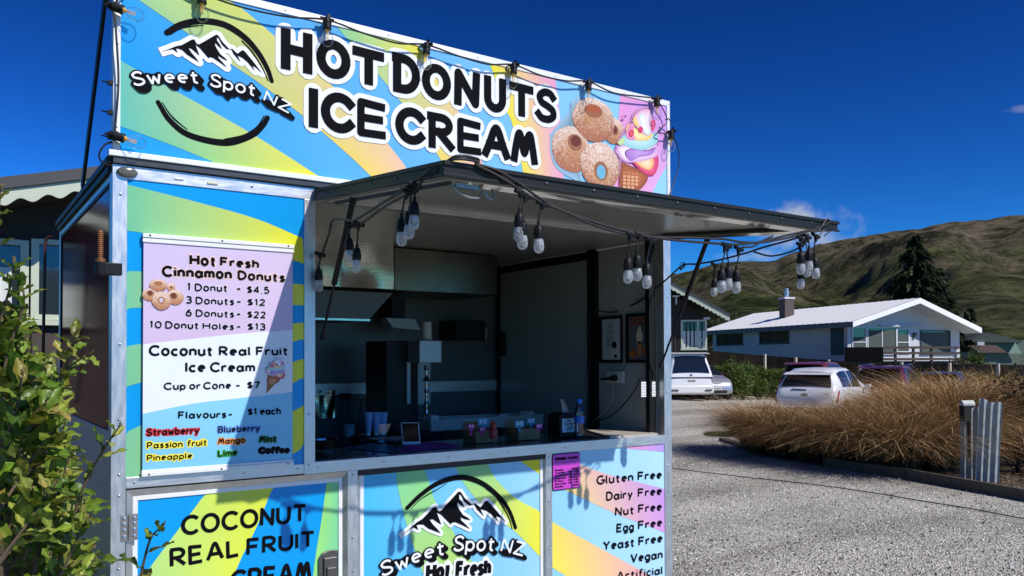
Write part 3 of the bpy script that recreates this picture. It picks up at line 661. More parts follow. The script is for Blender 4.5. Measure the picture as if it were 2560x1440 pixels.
# --- roof sign
sign = panel('sign_board', 0.542, 3.498, 2.405, 3.096, D-0.002, (BLUE, S(150, 205, 236)), [
  ([(240, -80), (347, 0), (472, 85), (572, 157), (640, 202), (760, 292), (840, 360), (885, 400), (945, 458)], [(480, -80), (590, 10), (640, 50), (687, 91), (792, 180), (847, 230), (930, 315), (1002, 400), (1040, 460)], (S(120, 192, 140), S(190, 212, 70), S(240, 205, 90), S(238, 190, 165))),
  ([(296, 314), (302, 316), (422, 360), (560, 416)], [(296, 149), (301, 152), (425, 220), (622, 330), (760, 417), (812, 452)], (S(95, 186, 170), S(95, 186, 170), S(150, 200, 110), S(232, 222, 40))),
  ([(838, 40), (847, 71), (872, 102), (944, 185), (1000, 252), (1060, 335), (1105, 405), (1130, 450)], [(1040, 90), (1052, 122), (1100, 205), (1142, 272), (1180, 345), (1208, 412), (1222, 455)], (S(120, 198, 150), S(226, 222, 40), S(240, 208, 70), S(230, 170, 190))),
  ([(1215, 130), (1225, 160), (1247, 225), (1268, 282), (1280, 309), (1304, 413), (1312, 460)], [(1384, 175), (1388, 200), (1395, 247), (1401, 304), (1405, 370), (1408, 424), (1411, 470)], (S(226, 220, 40), S(228, 160, 200), S(240, 216, 60), S(228, 158, 200))),
  ([(1553, 210), (1551, 238), (1546, 295), (1540, 390), (1534, 500)], [(1680, 240), (1674, 300), (1668, 405), (1648, 445), (1624, 495)], (S(222, 152, 205), S(196, 150, 225), S(232, 158, 200), S(228, 170, 210)))],
  label='long striped sign board reading hot donuts ice cream')
b = MB(); b.box(X0, 0.542, D-0.008, D+0.035, 2.4055, 3.128); b.box(3.498, X1, D-0.008, D+0.035, 2.4055, 3.128); b.box(0.542, 3.498, D-0.008, D+0.035, 3.096, 3.128); b.box(0.542, 3.498, D+0.012, D+0.035, 2.4055, 3.096)
b.build('sign_frame', M['white_alu'], sign, bevel=0.0015)
screws(sign, [(0.53, z) for z in (2.5, 2.66, 2.82, 2.98)] + [(x, 3.112) for x in np.linspace(0.7, 3.4, 12)] + [(3.51, 3.11), (3.51, 2.9), (3.51, 2.65), (3.51, 2.45)], 0.008, 0.005)
for xx in (0.50, 3.49):
    b = MB(); b.bar((xx, D+0.05, 3.06), (xx, D+0.72, ZT+0.03), 0.012, 0.045); b.bar((xx+0.006, D+0.03, 3.085), (xx+0.006, D+0.075, 3.02), 0.01, 0.06); b.build('sign_brace', M['shade_alu'], sign, bevel=0.002)
# hooks and cable saddles at the sign's left edge
b = MB()
for z in (2.67, 2.555, 2.46):
    b.box(0.500, X0-0.0005, D+0.0, D+0.02, z-0.008, z+0.008); b.tube([(0.503, D+0.01, z), (0.478, D+0.01, z+0.002)], 0.003, 6)
b.build('cable_saddle', M['black'], sign)
# bolt on a black bracket beside the end window
b = MB(); p = onX(262, 672, X0-0.055); 
b.box(X0-0.07, X0+0.0, p.y-0.015, p.y+0.015, p.z-0.022, p.z+0.022); b.lathe([(0.02, -.024), (0.02, .024)], Matrix.Translation((X0-0.07, p.y, p.z)), 12)
br = b.build('bolt_bracket', M['black'], kiosk, bevel=0.003)
b = MB(); prof = [(0.017, 0.024), (0.017, 0.035), (0.010, 0.036)]
for k in range(14): prof += [(0.0105, 0.038+k*0.007), (0.0085, 0.0415+k*0.007)]
b.lathe(prof+[(0.006, 0.137)], Matrix.Translation((X0-0.07, p.y, p.z)), 12); b.build('rusty_bolt', mat('rusty_bolt_iron', (0.22, 0.09, 0.035), 0.6, 0.4, 0.4, 60), br, smooth=True)
# ================================================================== LETTERING AND PICTURES ON THE KIOSK
def big_letters(rows, wt):
    polys = []; halo = []
    for ch, x0, t, x1, b_ in rows:
        ym, xm = (t+b_)/2, (x0+x1)/2
        xa, xb = xz(x0, ym, D-.006)[0], xz(x1, ym, D-.006)[0]; zt, zb = xz(xm, t, D-.006)[1], xz(xm, b_, D-.006)[1]
        g = GL[ch]; h = zt-zb; wl_ = wt*(.84 if ch == 'E' else .92 if ch in 'SR' else 1.0); hw = wl_/2
        allp = [p for st in g[1] for p in st]; gx0 = min(p[0] for p in allp); gx1 = max(p[0] for p in allp)
        for st in g[1]:
            q = []
            for px_, py_ in st:
                u = (px_-gx0)/(gx1-gx0) if gx1 > gx0 else 0.5
                q.append((xa+hw+u*(xb-xa-wl_), zb+hw+min(1, max(0, py_))*(h-wl_)))
            q0 = list(q)   # the halo keeps the plain stroke, letters get square ends
            def ext(a, b2, d_): 
                v = np.array(a)-np.array(b2); return tuple(np.array(a)+v/np.hypot(*v)*d_)
            if np.hypot(q[0][0]-q[-1][0], q[0][1]-q[-1][1]) > 1e-4: q[0] = ext(q[0], q[1], hw*0.92); q[-1] = ext(q[-1], q[-2], hw*0.92)
            polys += ribbon(q, wl_); halo += ribbon(q0, wl_+0.046, True)
    return polys, halo
BIG = [('H', 702, 76, 781, 180), ('O', 791, 100, 876, 197), ('T', 880, 122, 961, 213), ('D', 979, 137, 1050, 235), ('O', 1055, 160, 1127, 250), ('N', 1135, 176, 1200, 268), ('U', 1210, 192, 1265, 281), ('T', 1272, 209, 1334, 292), ('S', 1338, 221, 1391, 307),
       ('I', 770, 220, 797, 320), ('C', 802, 231, 886, 332), ('E', 893, 250, 965, 345), ('C', 988, 268, 1062, 361), ('R', 1067, 284, 1136, 374), ('E', 1143, 298, 1203, 386), ('A', 1205, 311, 1275, 396), ('M', 1277, 324, 1344, 409)]
bp, bh = big_letters(BIG, 0.043)
plate('lettering_halo', bh, FRONT(.0055), M['white_ink'], sign); plate('lettering', bp, FRONT(.0080), M['ink'], sign, label='heavy black HOT DONUTS ICE CREAM lettering')

# mountain logo, drawn once in its own flat coordinates
LOGO = [(660, 912), (740, 848), (830, 768), (890, 732), (1000, 615), (1028, 603), (1055, 650), (1080, 648), (1262, 448), (1288, 455), (1330, 520), (1400, 582), (1435, 570), (1490, 612), (1540, 545), (1565, 548), (1650, 640), (1755, 765), (1690, 715), (1648, 705), (1678, 765), (1600, 680), (1545, 645), (1490, 632), (1525, 705), (1450, 630), (1425, 580), (1375, 595), (1325, 555), (1290, 490), (1270, 475), (1272, 525), (1300, 560), (1328, 615), (1285, 590), (1255, 560), (1250, 590), (1275, 640), (1310, 690), (1370, 725), (1385, 745), (1330, 735), (1285, 715), (1290, 745), (1340, 790), (1380, 835), (1310, 800), (1230, 765), (1195, 770), (1185, 790), (1130, 735), (1085, 690), (1040, 665), (1060, 720), (1085, 790), (1050, 770), (1000, 735), (965, 740), (1000, 790), (1040, 830), (1080, 880), (1000, 850), (950, 830), (900, 790), (850, 790), (830, 800), (850, 845), (800, 820), (760, 840)]
LOGO = [xz(840+x/4.129, 1120+y/4.129, D+.012) for x, y in LOGO]
KEY = [LOGO[0], LOGO[8], LOGO[17]]
def affine(src, dst):
    A = np.array([[p[0], p[1], 1] for p in src]); Bm = np.array(dst); Mx = np.linalg.solve(A, Bm)
    return lambda p: np.array([p[0], p[1], 1]) @ Mx
def logo(T, halo, plane0, plane1, parent):
    pts = [T(p) for p in LOGO]
    plate('logo_halo', [pts]+ribbon(pts+[pts[0]], halo, True)+[[T(LOGO[i]) for i in (8, 17, 45, 0)]][:0], plane0, M['white_ink'], parent)
    plate('mountain_logo', [pts], plane1, M['ink'], parent)
def taper(P, w0, w1, w2):
    P = [np.array(p) for p in crom(P, 8)]; n = len(P); out = []
    for i in range(n-1):
        t = (i+.5)/n; wd = (w0*(1-2*t)+w1*2*t) if t < .5 else (w1*(2-2*t)+w2*(2*t-1))
        out += ribbon([P[i], P[i+1]], wd, True)
    return out
# on the middle door
yd = D+.016
logo(lambda p: p, 0.030, lambda u, v: (u, yd-.004, v), lambda u, v: (u, yd-.006, v), door2)
dz = lambda pts: [xz(840+x/4.129, 1120+y/4.129, yd-.004) for x, y in pts]
rings = taper(dz([(735, 618), (880, 480), (1060, 360), (1290, 302), (1500, 360), (1680, 500), (1790, 650), (1855, 822)]), .020, .026, .018)
rings += taper(dz([(768, 638), (860, 540), (950, 480), (1040, 430), (1145, 365)]), .003, .006, .002) + taper(dz([(1550, 418), (1640, 490), (1720, 600), (1790, 730), (1820, 835)]), .006, .007, .003)
plate('logo_ring', rings, lambda u, v: (u, yd-.004, v), M['ink'], door2)
def shadow_text(words, cap_px, off, wt, plane, parent, dy, slant=0.0):
    for s_, base, top in words:
        P = [xz(*p, dy) for p in base]; P = [np.array(p) for p in crom(P, 5)] if len(P) > 2 else P
        cap = xz(*top, dy)[1]-P[0][1]
        wp = text_polys(s_, P, cap, wt, slant=slant)
        bp_ = swept(text_polys(s_, P, cap, wt, slant=slant, raw=True), wt*cap+.013, off)
        plate('lettering_shadow', bp_, plane(0.0035), M['ink'], parent); plate('lettering', wp, plane(0.0065), M['white_ink'], parent)
plD = lambda e: (lambda u, v: (u, yd-.004-e, v))
shadow_text([('Sweet', [(952, 1443), (1009, 1421), (1060, 1400), (1112, 1386)], (950, 1404)), ('Spot', [(1130, 1378), (1165, 1378), (1198, 1378), (1234, 1378)], (1130, 1338)), ('NZ', [(1248, 1379), (1271, 1383), (1306, 1391)], (1248, 1343))], 0, (.019, -.017), .145, plD, door2, yd-.004)
hf = [xz(1065, 1440+12, yd-.004), xz(1225, 1437, yd-.004)]; hcap = xz(1065, 1408, yd-.004)[1]-hf[0][1]
plate('lettering_halo', text_polys('Hot Fresh', hf, hcap, .25, halo=.012), plD(0.0005), M['white_ink'], door2); plate('lettering', text_polys('Hot Fresh', hf, hcap, .25), plD(0.003), M['ink'], door2)
dn = [xz(1010, 1530, yd-.004), xz(1280, 1515, yd-.004)]; dcap = hcap*1.35
plate('lettering_halo', text_polys('DONUTS', dn, dcap, .2, halo=.012), plD(0.0005), M['white_ink'], door2); plate('lettering', text_polys('DONUTS', dn, dcap, .2), plD(0.003), M['ink'], door2)
# on the sign
ys = D-.002
Tl = affine(KEY, [xz(400, 131, ys), xz(540, 87, ys), xz(655, 184, ys)])
logo(Tl, 0.036, lambda u, v: (u, ys-.0025, v), lambda u, v: (u, ys-.0045, v), sign)
sz = lambda pts: [xz(x, y, ys) for x, y in pts]
rings = taper(sz([(417, 82), (452, 62), (502, 53), (560, 62), (610, 93), (645, 132), (668, 172), (679, 203)]), .022, .028, .018) + taper(sz([(427, 86), (450, 72), (480, 66), (508, 64)]), .003, .006, .003) + taper(sz([(605, 103), (630, 130), (655, 170), (670, 202)]), .006, .008, .004)
rings += taper(sz([(395, 256), (425, 302), (475, 339), (562, 357), (625, 340), (655, 315), (668, 295)]), .018, .028, .022) + taper(sz([(405, 256), (425, 286), (445, 306), (468, 324)]), .003, .007, .003) + taper(sz([(561, 348), (610, 338), (642, 318), (660, 290)]), .004, .008, .004)
plate('logo_ring', rings, lambda u, v: (u, ys-.0025, v), M['ink'], sign)
plS = lambda e: (lambda u, v: (u, ys-.003-e, v))
shadow_text([('Sweet', [(333, 217), (395, 211), (445, 210), (499, 211)], (333, 181)), ('Spot', [(522, 216), (560, 225), (600, 234), (638, 243)], (522, 182)), ('NZ', [(655, 252), (680, 264), (722, 286)], (659, 224))], 0, (.019, -.018), .15, plS, sign, ys-.003)

# --- lower left door and right panel wording
yl = D+.022-.003
def lines(rows, wt, plane_y, parent, halo=0.0, **kw):
    rowp = []; hal = []
    for s_, pts, top in rows:
        P = [xz(*p, plane_y) for p in pts]; P = [np.array(p) for p in crom(P, 5)] if len(P) > 2 else P
        cap = xz(*top, plane_y)[1]-P[0][1]
        rowp.append(text_polys(s_, P, cap, wt, **kw))
        if halo: hal += text_polys(s_, P, cap, wt, halo=halo, **kw)
    pl = lambda u, v: (u, plane_y, v); pl0 = lambda u, v: (u, plane_y+.0015, v)
    return rowp, hal, pl, pl0
pol, _, pl, _ = lines([('COCONUT', [(453, 1340), (767, 1305)], (453, 1289)), ('REAL', [(425, 1421), (599, 1392)], (425, 1371)), ('FRUIT', [(616, 1391), (788, 1368)], (615, 1346)), ('ICE', [(440, 1502), (545, 1488)], (440, 1452)), ('CREAM', [(575, 1480), (778, 1452)], (575, 1426))], .185, yl, door1)
for q in pol: plate('lettering', q, pl, M['ink'], door1)
wp_ = [o for o in kiosk.children if o.get('label', '').startswith('pale blue panel')][0]
yr = D-.003
pol, hal, pl, pl0 = lines([('Gluten', [(1491, 1213), (1584, 1203)], (1491, 1189)), ('Free', [(1594, 1202), (1655, 1197)], (1594, 1179)), ('Dairy', [(1515, 1253), (1582, 1246)], (1515, 1229)), ('Free', [(1594, 1244), (1655, 1238)], (1594, 1221)), ('Nut', [(1537, 1291), (1586, 1286)], (1537, 1268)), ('Free', [(1595, 1284), (1655, 1277)], (1595, 1261)),
  ('Egg', [(1541, 1332), (1585, 1327)], (1541, 1309)), ('Free', [(1595, 1325), (1656, 1316)], (1595, 1302)), ('Yeast', [(1507, 1377), (1587, 1367)], (1505, 1353)), ('Free', [(1596, 1366), (1657, 1356)], (1596, 1342)), ('Vegan', [(1576, 1408), (1657, 1397)], (1576, 1384)), ('Artificial', [(1541, 1453), (1657, 1436)], (1541, 1430)), ('Colour', [(1550, 1497), (1658, 1480)], (1550, 1474))], .205, yr, wp_)
for q in pol: plate('lettering', q, pl, M['ink'], wp_)

# --- printed donuts and ice cream (flat pictures made of coloured flecks)
def donut(b, c, rx, rz, rot, hole, y, seed, lit=1.0):
    """c centre (x, z); sugary ring seen from the front, hole offset hole=(dx, dz, rx, rz)"""
    r_ = random.Random(seed); n, m = 110, 18; vs = []
    ca, sa = math.cos(rot), math.sin(rot)
    for i in range(m+1):
        q = i/m
        for k in range(n):
            a = 2*math.pi*k/n; ex, ez = (hole[0]*(1-q), hole[1]*(1-q)); rr = (hole[2]*(1-q)+rx*q, hole[3]*(1-q)+rz*q)
            wob = 1+0.018*math.sin(5*a+seed)*q
            u, v = ex+rr[0]*math.cos(a)*wob, ez+rr[1]*math.sin(a)*wob
            vs.append((c[0]+u*ca-v*sa, y, c[1]+u*sa+v*ca))
    for i in range(m):
        q = (i+.5)/m
        for k in range(n):
            a = 2*math.pi*(k+.5)/n; h = math.sin(a)
            sug = r_.random(); t = 0.5+0.35*h+0.15*math.sin(math.pi*q)
            br_, wh = (0.36, 0.13, 0.045), (0.86, 0.70, 0.58)
            if q < .16: f = 0.12*r_.random(); base = (0.30, 0.10, 0.03)
            else: f = max(0, min(1, sug*0.80-.30+1.05*(t-.42)+.30*(q-.5)*(1 if h > -.2 else -.6))); base = (0.52-.12*q, 0.24-.09*q, 0.075)
            col = tuple((base[j]*(1-f)+wh[j]*f)*lit for j in range(3))
            b.add([vs[i*n+k], vs[i*n+(k+1) % n], vs[(i+1)*n+(k+1) % n], vs[(i+1)*n+k]], [(0, 1, 2, 3)], 0, col)
    # dark centre
    pts = [(c[0]+(hole[0]+hole[2]*1.02*math.cos(t))*ca-(hole[1]+hole[3]*1.02*math.sin(t))*sa, y-.0004, c[1]+(hole[0]+hole[2]*1.02*math.cos(t))*sa+(hole[1]+hole[3]*1.02*math.sin(t))*ca) for t in np.linspace(0, 2*math.pi, 24, endpoint=False)]
    b.add(pts, [tuple(range(24))], 0, hole[4] if len(hole) > 4 else (0.16, 0.04, 0.015))
def blob(b, pts, y, c0, c1, cen=None):
    """smooth closed patch, c0 in the middle to c1 at the rim"""
    P = crom(list(pts)+[pts[0]], 5)[:-1]; cx_ = cen or (sum(p[0] for p in P)/len(P), sum(p[1] for p in P)/len(P)); n = len(P)
    vs = [(cx_[0], y, cx_[1])]+[(cx_[0]+(p[0]-cx_[0])*.55, y, cx_[1]+(p[1]-cx_[1])*.55) for p in P]+[(p[0], y, p[1]) for p in P]
    cm = tuple((a*.6+d*.4) for a, d in zip(c0, c1))
    fs = [(0, 1+k, 1+(k+1) % n) for k in range(n)]+[(1+k, 1+n+k, 1+n+(k+1) % n, 1+(k+1) % n) for k in range(n)]
    b.add(vs, fs, 0, None, [c0]+[cm]*n+[c1]*n)
def zs(x, y): return tuple(xz(1240+x/4.5, 180+y/4.5, ys-.004))
def picture_donuts(name, items, parent, y, extra=None):
    b = MB()
    for k, it in enumerate(items): donut(b, *it[:5], y-.0006*k, 11+k*3)
    return b.build(name, M['print'], parent, recalc=False)
ysd = ys-.004
def dn_(cx_, cy_, rx, ry, rot, hx, hy, hrx, hry, hc=None):
    c = zs(cx_, cy_); s = abs(zs(cx_+100, cy_)[0]-c[0])/100; sv = abs(zs(cx_, cy_+100)[1]-c[1])/100
    h = (hx*s, -hy*sv, hrx*s, hry*sv)+((hc,) if hc else ())
    return (c, rx*s, ry*sv, rot, h)
b = MB()
blob(b, [zs(*p) for p in ((610, 700), (700, 590), (830, 430), (850, 330), (960, 290), (980, 700), (960, 1280), (930, 1240), (700, 1100), (620, 930))], ysd+.0012, S(110, 130, 140), S(150, 185, 205)); b.build('donut_shadow', M['print'], sign, recalc=False)
picture_donuts('donut_picture', [dn_(1320, 660, 122, 150, 0, 20, -10, 22, 40), dn_(845, 870, 212, 258, .1, 60, -95, 55, 60), dn_(1100, 540, 232, 245, .05, 0, -120, 75, 42, S(170, 90, 50)), dn_(1175, 1055, 222, 262, 0, 5, 70, 48, 78, S(112, 178, 205))], sign, ysd)
# ice cream cone
WHT, ROSE, CYN, GLD, VIO, CRIM = S(238, 236, 240), S(226, 140, 178), S(196, 226, 228), S(238, 196, 110), S(160, 110, 190), S(206, 60, 100)
def icecream(name, T, parent, y):
    b = MB(); f = lambda L_: [T(p) for p in L_]
    b2 = lambda L_, k, c0, c1: blob(b, f(L_), y-k*.0005, c0, c1)
    cone = f([(1405, 1010), (1700, 1160), (1600, 1330), (1395, 1310)])
    blob(b, cone, y, S(196, 120, 70), S(150, 80, 45))
    for i in range(4):
        for j in range(6):
            u0, v0 = 1425+i*46, 1120+j*40+i*4
            if u0 > 1640-j*22: continue
            b.add([(T(q)[0], y-.0008, T(q)[1]) for q in ((u0, v0), (u0+30, v0+3), (u0+30, v0+28), (u0, v0+25))], [(0, 1, 2, 3)], 0, S(228, 176, 130) if j > 0 else S(206, 130, 85))
    b2([(1520, 1010), (1640, 960), (1800, 930), (1820, 1040), (1780, 1150), (1700, 1160), (1620, 1110)], 2, S(240, 120, 150), CRIM)
    b2([(1550, 1010), (1640, 990), (1740, 960), (1770, 1020), (1730, 1100), (1640, 1080)], 3, S(245, 225, 190), S(240, 170, 80))
    b2([(1340, 900), (1380, 800), (1560, 760), (1760, 780), (1815, 860), (1800, 950), (1650, 1000), (1480, 1020), (1400, 980)], 4, WHT, S(214, 160, 205))
    b2([(1420, 880), (1560, 860), (1720, 880), (1790, 850), (1740, 930), (1600, 960), (1500, 1000)], 5, S(200, 160, 215), VIO)
    b2([(1360, 850), (1450, 830), (1530, 850), (1440, 900), (1470, 1000), (1400, 960)], 6, S(245, 240, 245), S(230, 190, 215))
    b2([(1370, 790), (1450, 700), (1600, 720), (1760, 690), (1810, 700), (1790, 810), (1640, 880), (1490, 850)], 7, CYN, S(150, 205, 205))
    b2([(1450, 640), (1500, 590), (1640, 690), (1750, 700), (1700, 770), (1560, 770), (1470, 740)], 8, S(250, 228, 170), GLD)
    b2([(1440, 700), (1500, 590), (1560, 590), (1530, 680), (1560, 760), (1480, 760)], 9, S(232, 150, 180), ROSE)
    b2([(1520, 560), (1560, 480), (1640, 430), (1730, 440), (1750, 560), (1740, 680), (1690, 720), (1600, 660)], 10, WHT, S(226, 170, 200))
    b2([(1600, 500), (1640, 470), (1660, 560), (1720, 680), (1690, 715), (1630, 620)], 11, S(252, 250, 250), S(206, 226, 228))
    b2([(1530, 540), (1560, 500), (1580, 560), (1600, 620), (1550, 600)], 12, S(246, 214, 140), GLD)
    b2([(1585, 640), (1615, 615), (1640, 645), (1625, 685), (1595, 680)], 13, S(230, 70, 110), CRIM)
    b2([(1480, 680), (1510, 650), (1540, 680), (1520, 730), (1490, 720)], 14, S(236, 100, 120), S(205, 50, 80))
    b2([(1725, 560), (1770, 540), (1780, 620), (1740, 660)], 14, S(236, 110, 150), CRIM)
    b2([(1350, 800), (1400, 750), (1440, 770), (1390, 830)], 15, S(206, 222, 140), S(190, 214, 150))
    return b.build(name, M['print'], parent, recalc=False)
b = MB(); blob(b, [zs(*p) for p in ((1320, 900), (1400, 700), (1500, 560), (1540, 460), (1640, 405), (1700, 440), (1500, 1000), (1400, 1320), (1380, 1310), (1385, 1000))], ysd-.0028, S(120, 90, 120), S(196, 140, 180)); b.build('ice_cream_shadow', M['print'], sign, recalc=False)
icecream('ice_cream_picture', lambda p: zs(*p), sign, ysd-.0032)
b = MB()
for k in range(14):
    c = zs(1400+random.random()*60, 490+random.random()*70) if k < 7 else zs(1790+random.random()*60, 640+random.random()*200); r_ = .003+.004*random.random()
    b.add([(c[0]+r_*math.cos(t), ysd-.002, c[1]+r_*math.sin(t)) for t in np.linspace(0, 6.28, 9)[:-1]], [tuple(range(8))], 0, S(170, 110, 170))
b.build('sprinkles', M['print'], sign, recalc=False)

# ================================================================== MENU BOARD
ym = D-0.016
menu = thing('menu_board', 'tall poster menu in white clamp rails on the sunny left front of the kiosk', 'menu board', (0.923, ym, 1.15))
mx0, mx1, mz0, mz1 = 0.626, 1.222, 1.165, 2.075
b = MB(); LILA, WAVE, SKYB = S(208, 192, 224), S(226, 232, 238), S(124, 196, 228)
b.box(mx0, mx1, ym, ym+0.005, mz0, mz1, 0, (0.6, 0.6, 0.6))
e1 = [xz(x, y, ym) for x, y in ((354, 861), (480, 847), (600, 834), (731, 825))]; e2 = [xz(x, y, ym) for x, y in ((354, 1035), (484, 1009), (584, 997), (731, 980))]
def band(lo, hi, y, cl, ch): b.strip([(min(mx1, max(mx0, p[0])), y, p[1]) for p in lo], [(min(mx1, max(mx0, p[0])), y, p[1]) for p in hi], 0, (cl, ch, cl, ch))
e1 = [np.array(p) for p in crom(e1, 6)]; e2 = [np.array(p) for p in crom(e2, 6)]
e1[0][0] = e2[0][0] = mx0; e1[-1][0] = e2[-1][0] = mx1
flat = lambda z: [(mx0+(mx1-mx0)*i/(len(e1)-1), z) for i in range(len(e1))]
band(flat(mz0), e2, ym-.0008, SKYB, S(134, 202, 232)); band(e2, e1, ym-.0008, WAVE, WAVE); band(e1, flat(mz1), ym-.0008, S(206, 184, 214), LILA)
poster = b.build('poster', M['print'], menu, recalc=False)
b = MB(); b.box(mx0-0.004, mx1+0.004, ym-.006, ym-.0018, 2.060, 2.078); b.box(mx0-0.004, mx1+0.004, ym-.010, ym+.012, 2.0785, 2.094); b.build('clamp_rail', M['white_alu'], menu, bevel=0.0012)
b = MB(); b.box(mx0-0.004, mx1+0.004, ym-.006, ym-.0018, 1.163, 1.172); b.box(mx0-0.004, mx1+0.004, ym-.010, ym+.0095, 1.1480, 1.1625); b.build('clamp_rail', M['white_alu'], menu, bevel=0.0012)
screws(menu, [Vector((x, ym-.0101, z)) for x in (0.648, 0.923, 1.20) for z in (2.087, 1.155)], r=0.004, nm='rivet', m='dark_alu')
ymt = ym-.0030
def menu_text(name, rows, wt, halo=0.0, hmat=None, **kw):
    pol, hal, pl, pl0 = lines(rows, wt, ymt, menu, halo, **kw)
    if halo: plate('lettering_halo', hal, pl0, hmat, poster)
    for q in pol: plate('lettering', q, pl, M['ink'], poster)
def flatm(name, c): return mat(name, c, 0.45, spec=0.3)
menu_text('t', [('Hot', [(474, 663), (541, 667)], (474, 634)), ('Fresh', [(550, 666), (648, 672)], (550, 641)), ('Cinnamon', [(405, 692), (580, 699)], (405, 663)), ('Donuts', [(594, 700), (713, 706)], (594, 675))], .235, .0022, flatm('peach_halo', S(236, 205, 200)))
menu_text('t', [('1', [(467, 726.5), (476, 727)], (467, 706)), ('Donut', [(487, 728), (570, 730)], (487, 708)), ('-', [(589.0, 731.0), (605.0, 731.5)], (592, 710)), ('$4.5', [(617, 733), (674, 735)], (617, 714)),
  ('3', [(464, 759), (481, 759.5)], (464, 739)), ('Donuts', [(489, 760.5), (586, 763)], (489, 741)), ('-', [(589.0, 763.0), (606.0, 763.0)], (592, 743)), ('$12', [(618, 764), (664, 765)], (618, 746)),
  ('6', [(464, 791), (480, 791.5)], (464, 771)), ('Donuts', [(489, 792), (586, 794)], (489, 773)), ('-', [(589.0, 794.0), (605.0, 794.0)], (592, 774)), ('$22', [(618, 795), (665, 796)], (618, 777)),
  ('10', [(372, 820), (405, 821.5)], (372, 801)), ('Donut', [(413, 822), (498, 823)], (413, 802)), ('Holes', [(506, 823), (586, 825)], (506, 805)), ('-', [(589.0, 825.0), (605.0, 825.0)], (592, 806)), ('$13', [(618, 825.5), (665, 826)], (618, 807))], .20, .0018, flatm('pale_halo', S(226, 216, 236)))
menu_text('t', [('Coconut', [(372, 890), (533, 890.5)], (372, 862)), ('Real', [(547, 890), (627, 889.5)], (547, 865)), ('Fruit', [(640, 889.5), (721, 889)], (640, 866)), ('Ice', [(463, 931), (514, 930.5)], (463, 904)), ('Cream', [(525, 930.5), (638, 930)], (525, 905)),
  ('Cup', [(409, 975), (465, 974.5)], (409, 956)), ('or', [(473, 974), (502, 973.5)], (473, 955)), ('Cone', [(508, 974), (578, 972)], (508, 955)), ('-', [(587.0, 972.0), (603.0, 971.5)], (590, 954)), ('$7', [(617, 972), (650, 972)], (617, 953)),
  ('Flavours', [(445, 1047.5), (566, 1045)], (445, 1028)), ('-', [(568.0, 1044.0), (583.0, 1044.0)], (571, 1026)), ('$1', [(619, 1039), (642, 1038)], (619, 1021)), ('each', [(650, 1038), (702, 1037)], (650, 1018))], .205)
for s_, pts, tp, wt, hc in (('Strawberry', [(366, 1090), (498, 1084)], (366, 1072), .205, (196, 52, 62)), ('Passion', [(367, 1122), (457, 1118)], (367, 1105), .18, (240, 226, 70)), ('fruit', [(468, 1117), (518, 1114)], (468, 1100), .18, (240, 226, 70)), ('Pineapple', [(367, 1153), (481, 1146)], (367, 1137), .18, (240, 226, 70)),
    ('Blueberry', [(545, 1082), (650, 1078)], (545, 1066), .175, (96, 140, 205)), ('Mango', [(545, 1111), (613, 1107)], (545, 1096), .19, (224, 140, 66)), ('Lime', [(545, 1142), (593, 1138)], (545, 1127), .19, (56, 150, 62)), ('Mint', [(648, 1106), (691, 1105)], (648, 1091), .19, (40, 120, 74)), ('Coffee', [(647, 1134), (723, 1132)], (647, 1119), .25, (20, 18, 18))):
    menu_text('t', [(s_, pts, tp)], wt, .0042, flatm(s_.lower()+'_halo', S(*hc)))
def m5(x, y): return tuple(xz(320+x/4.8, 560+y/4.8, ymt))
b = MB()
def md(cx_, cy_, rx, ry, hx, hy, hrx, hry, k, hc=None):
    c = m5(cx_, cy_); s = abs(m5(cx_+100, cy_)[0]-c[0])/100
    donut(b, c, rx*s, ry*s, 0, (hx*s, -hy*s, hrx*s, hry*s)+((hc,) if hc else ()), ymt-.0006*k, 31+k)
md(520, 760, 50, 60, 0, 0, 10, 10, 0); md(265, 850, 92, 82, 0, -25, 30, 28, 1); md(565, 880, 105, 95, -20, -20, 34, 32, 2); md(365, 735, 108, 78, -5, -30, 38, 16, 3, S(180, 110, 70)); md(403, 920, 115, 118, -5, -5, 24, 30, 4, S(200, 185, 205))
b.build('donut_picture', M['print'], poster, recalc=False)
def m6(p):   # same cone drawing, smaller, on the poster
    u = (p[0]-1340)/480; v = (p[1]-430)/900
    return tuple(xz(320+(1300+u*185)/3.79, 820+(290+v*0.72*330)/3.79, ymt))
icecream('ice_cream_picture', m6, poster, ymt)
b = MB(); tip = [xz(320+x/3.79, 820+y/3.79, ymt) for x, y in ((1325, 470), (1430, 490), (1312, 620))]; b.add([(p[0], ymt+.0004, p[1]) for p in tip], [(0, 1, 2)], 0, S(150, 92, 54))
for k in range(22):
    c = xz(320+(1300+random.random()*220)/3.79, 820+(310+random.random()*140)/3.79, ymt); r_ = .0016
    b.add([(c[0]-r_, ymt+.0004, c[1]-r_), (c[0]+r_, ymt+.0004, c[1]-r_), (c[0]+r_, ymt+.0004, c[1]+r_), (c[0]-r_, ymt+.0004, c[1]+r_)], [(0, 1, 2, 3)], 0, S(70, 60, 70))
b.build('cone_tip', M['print'], poster, recalc=False)

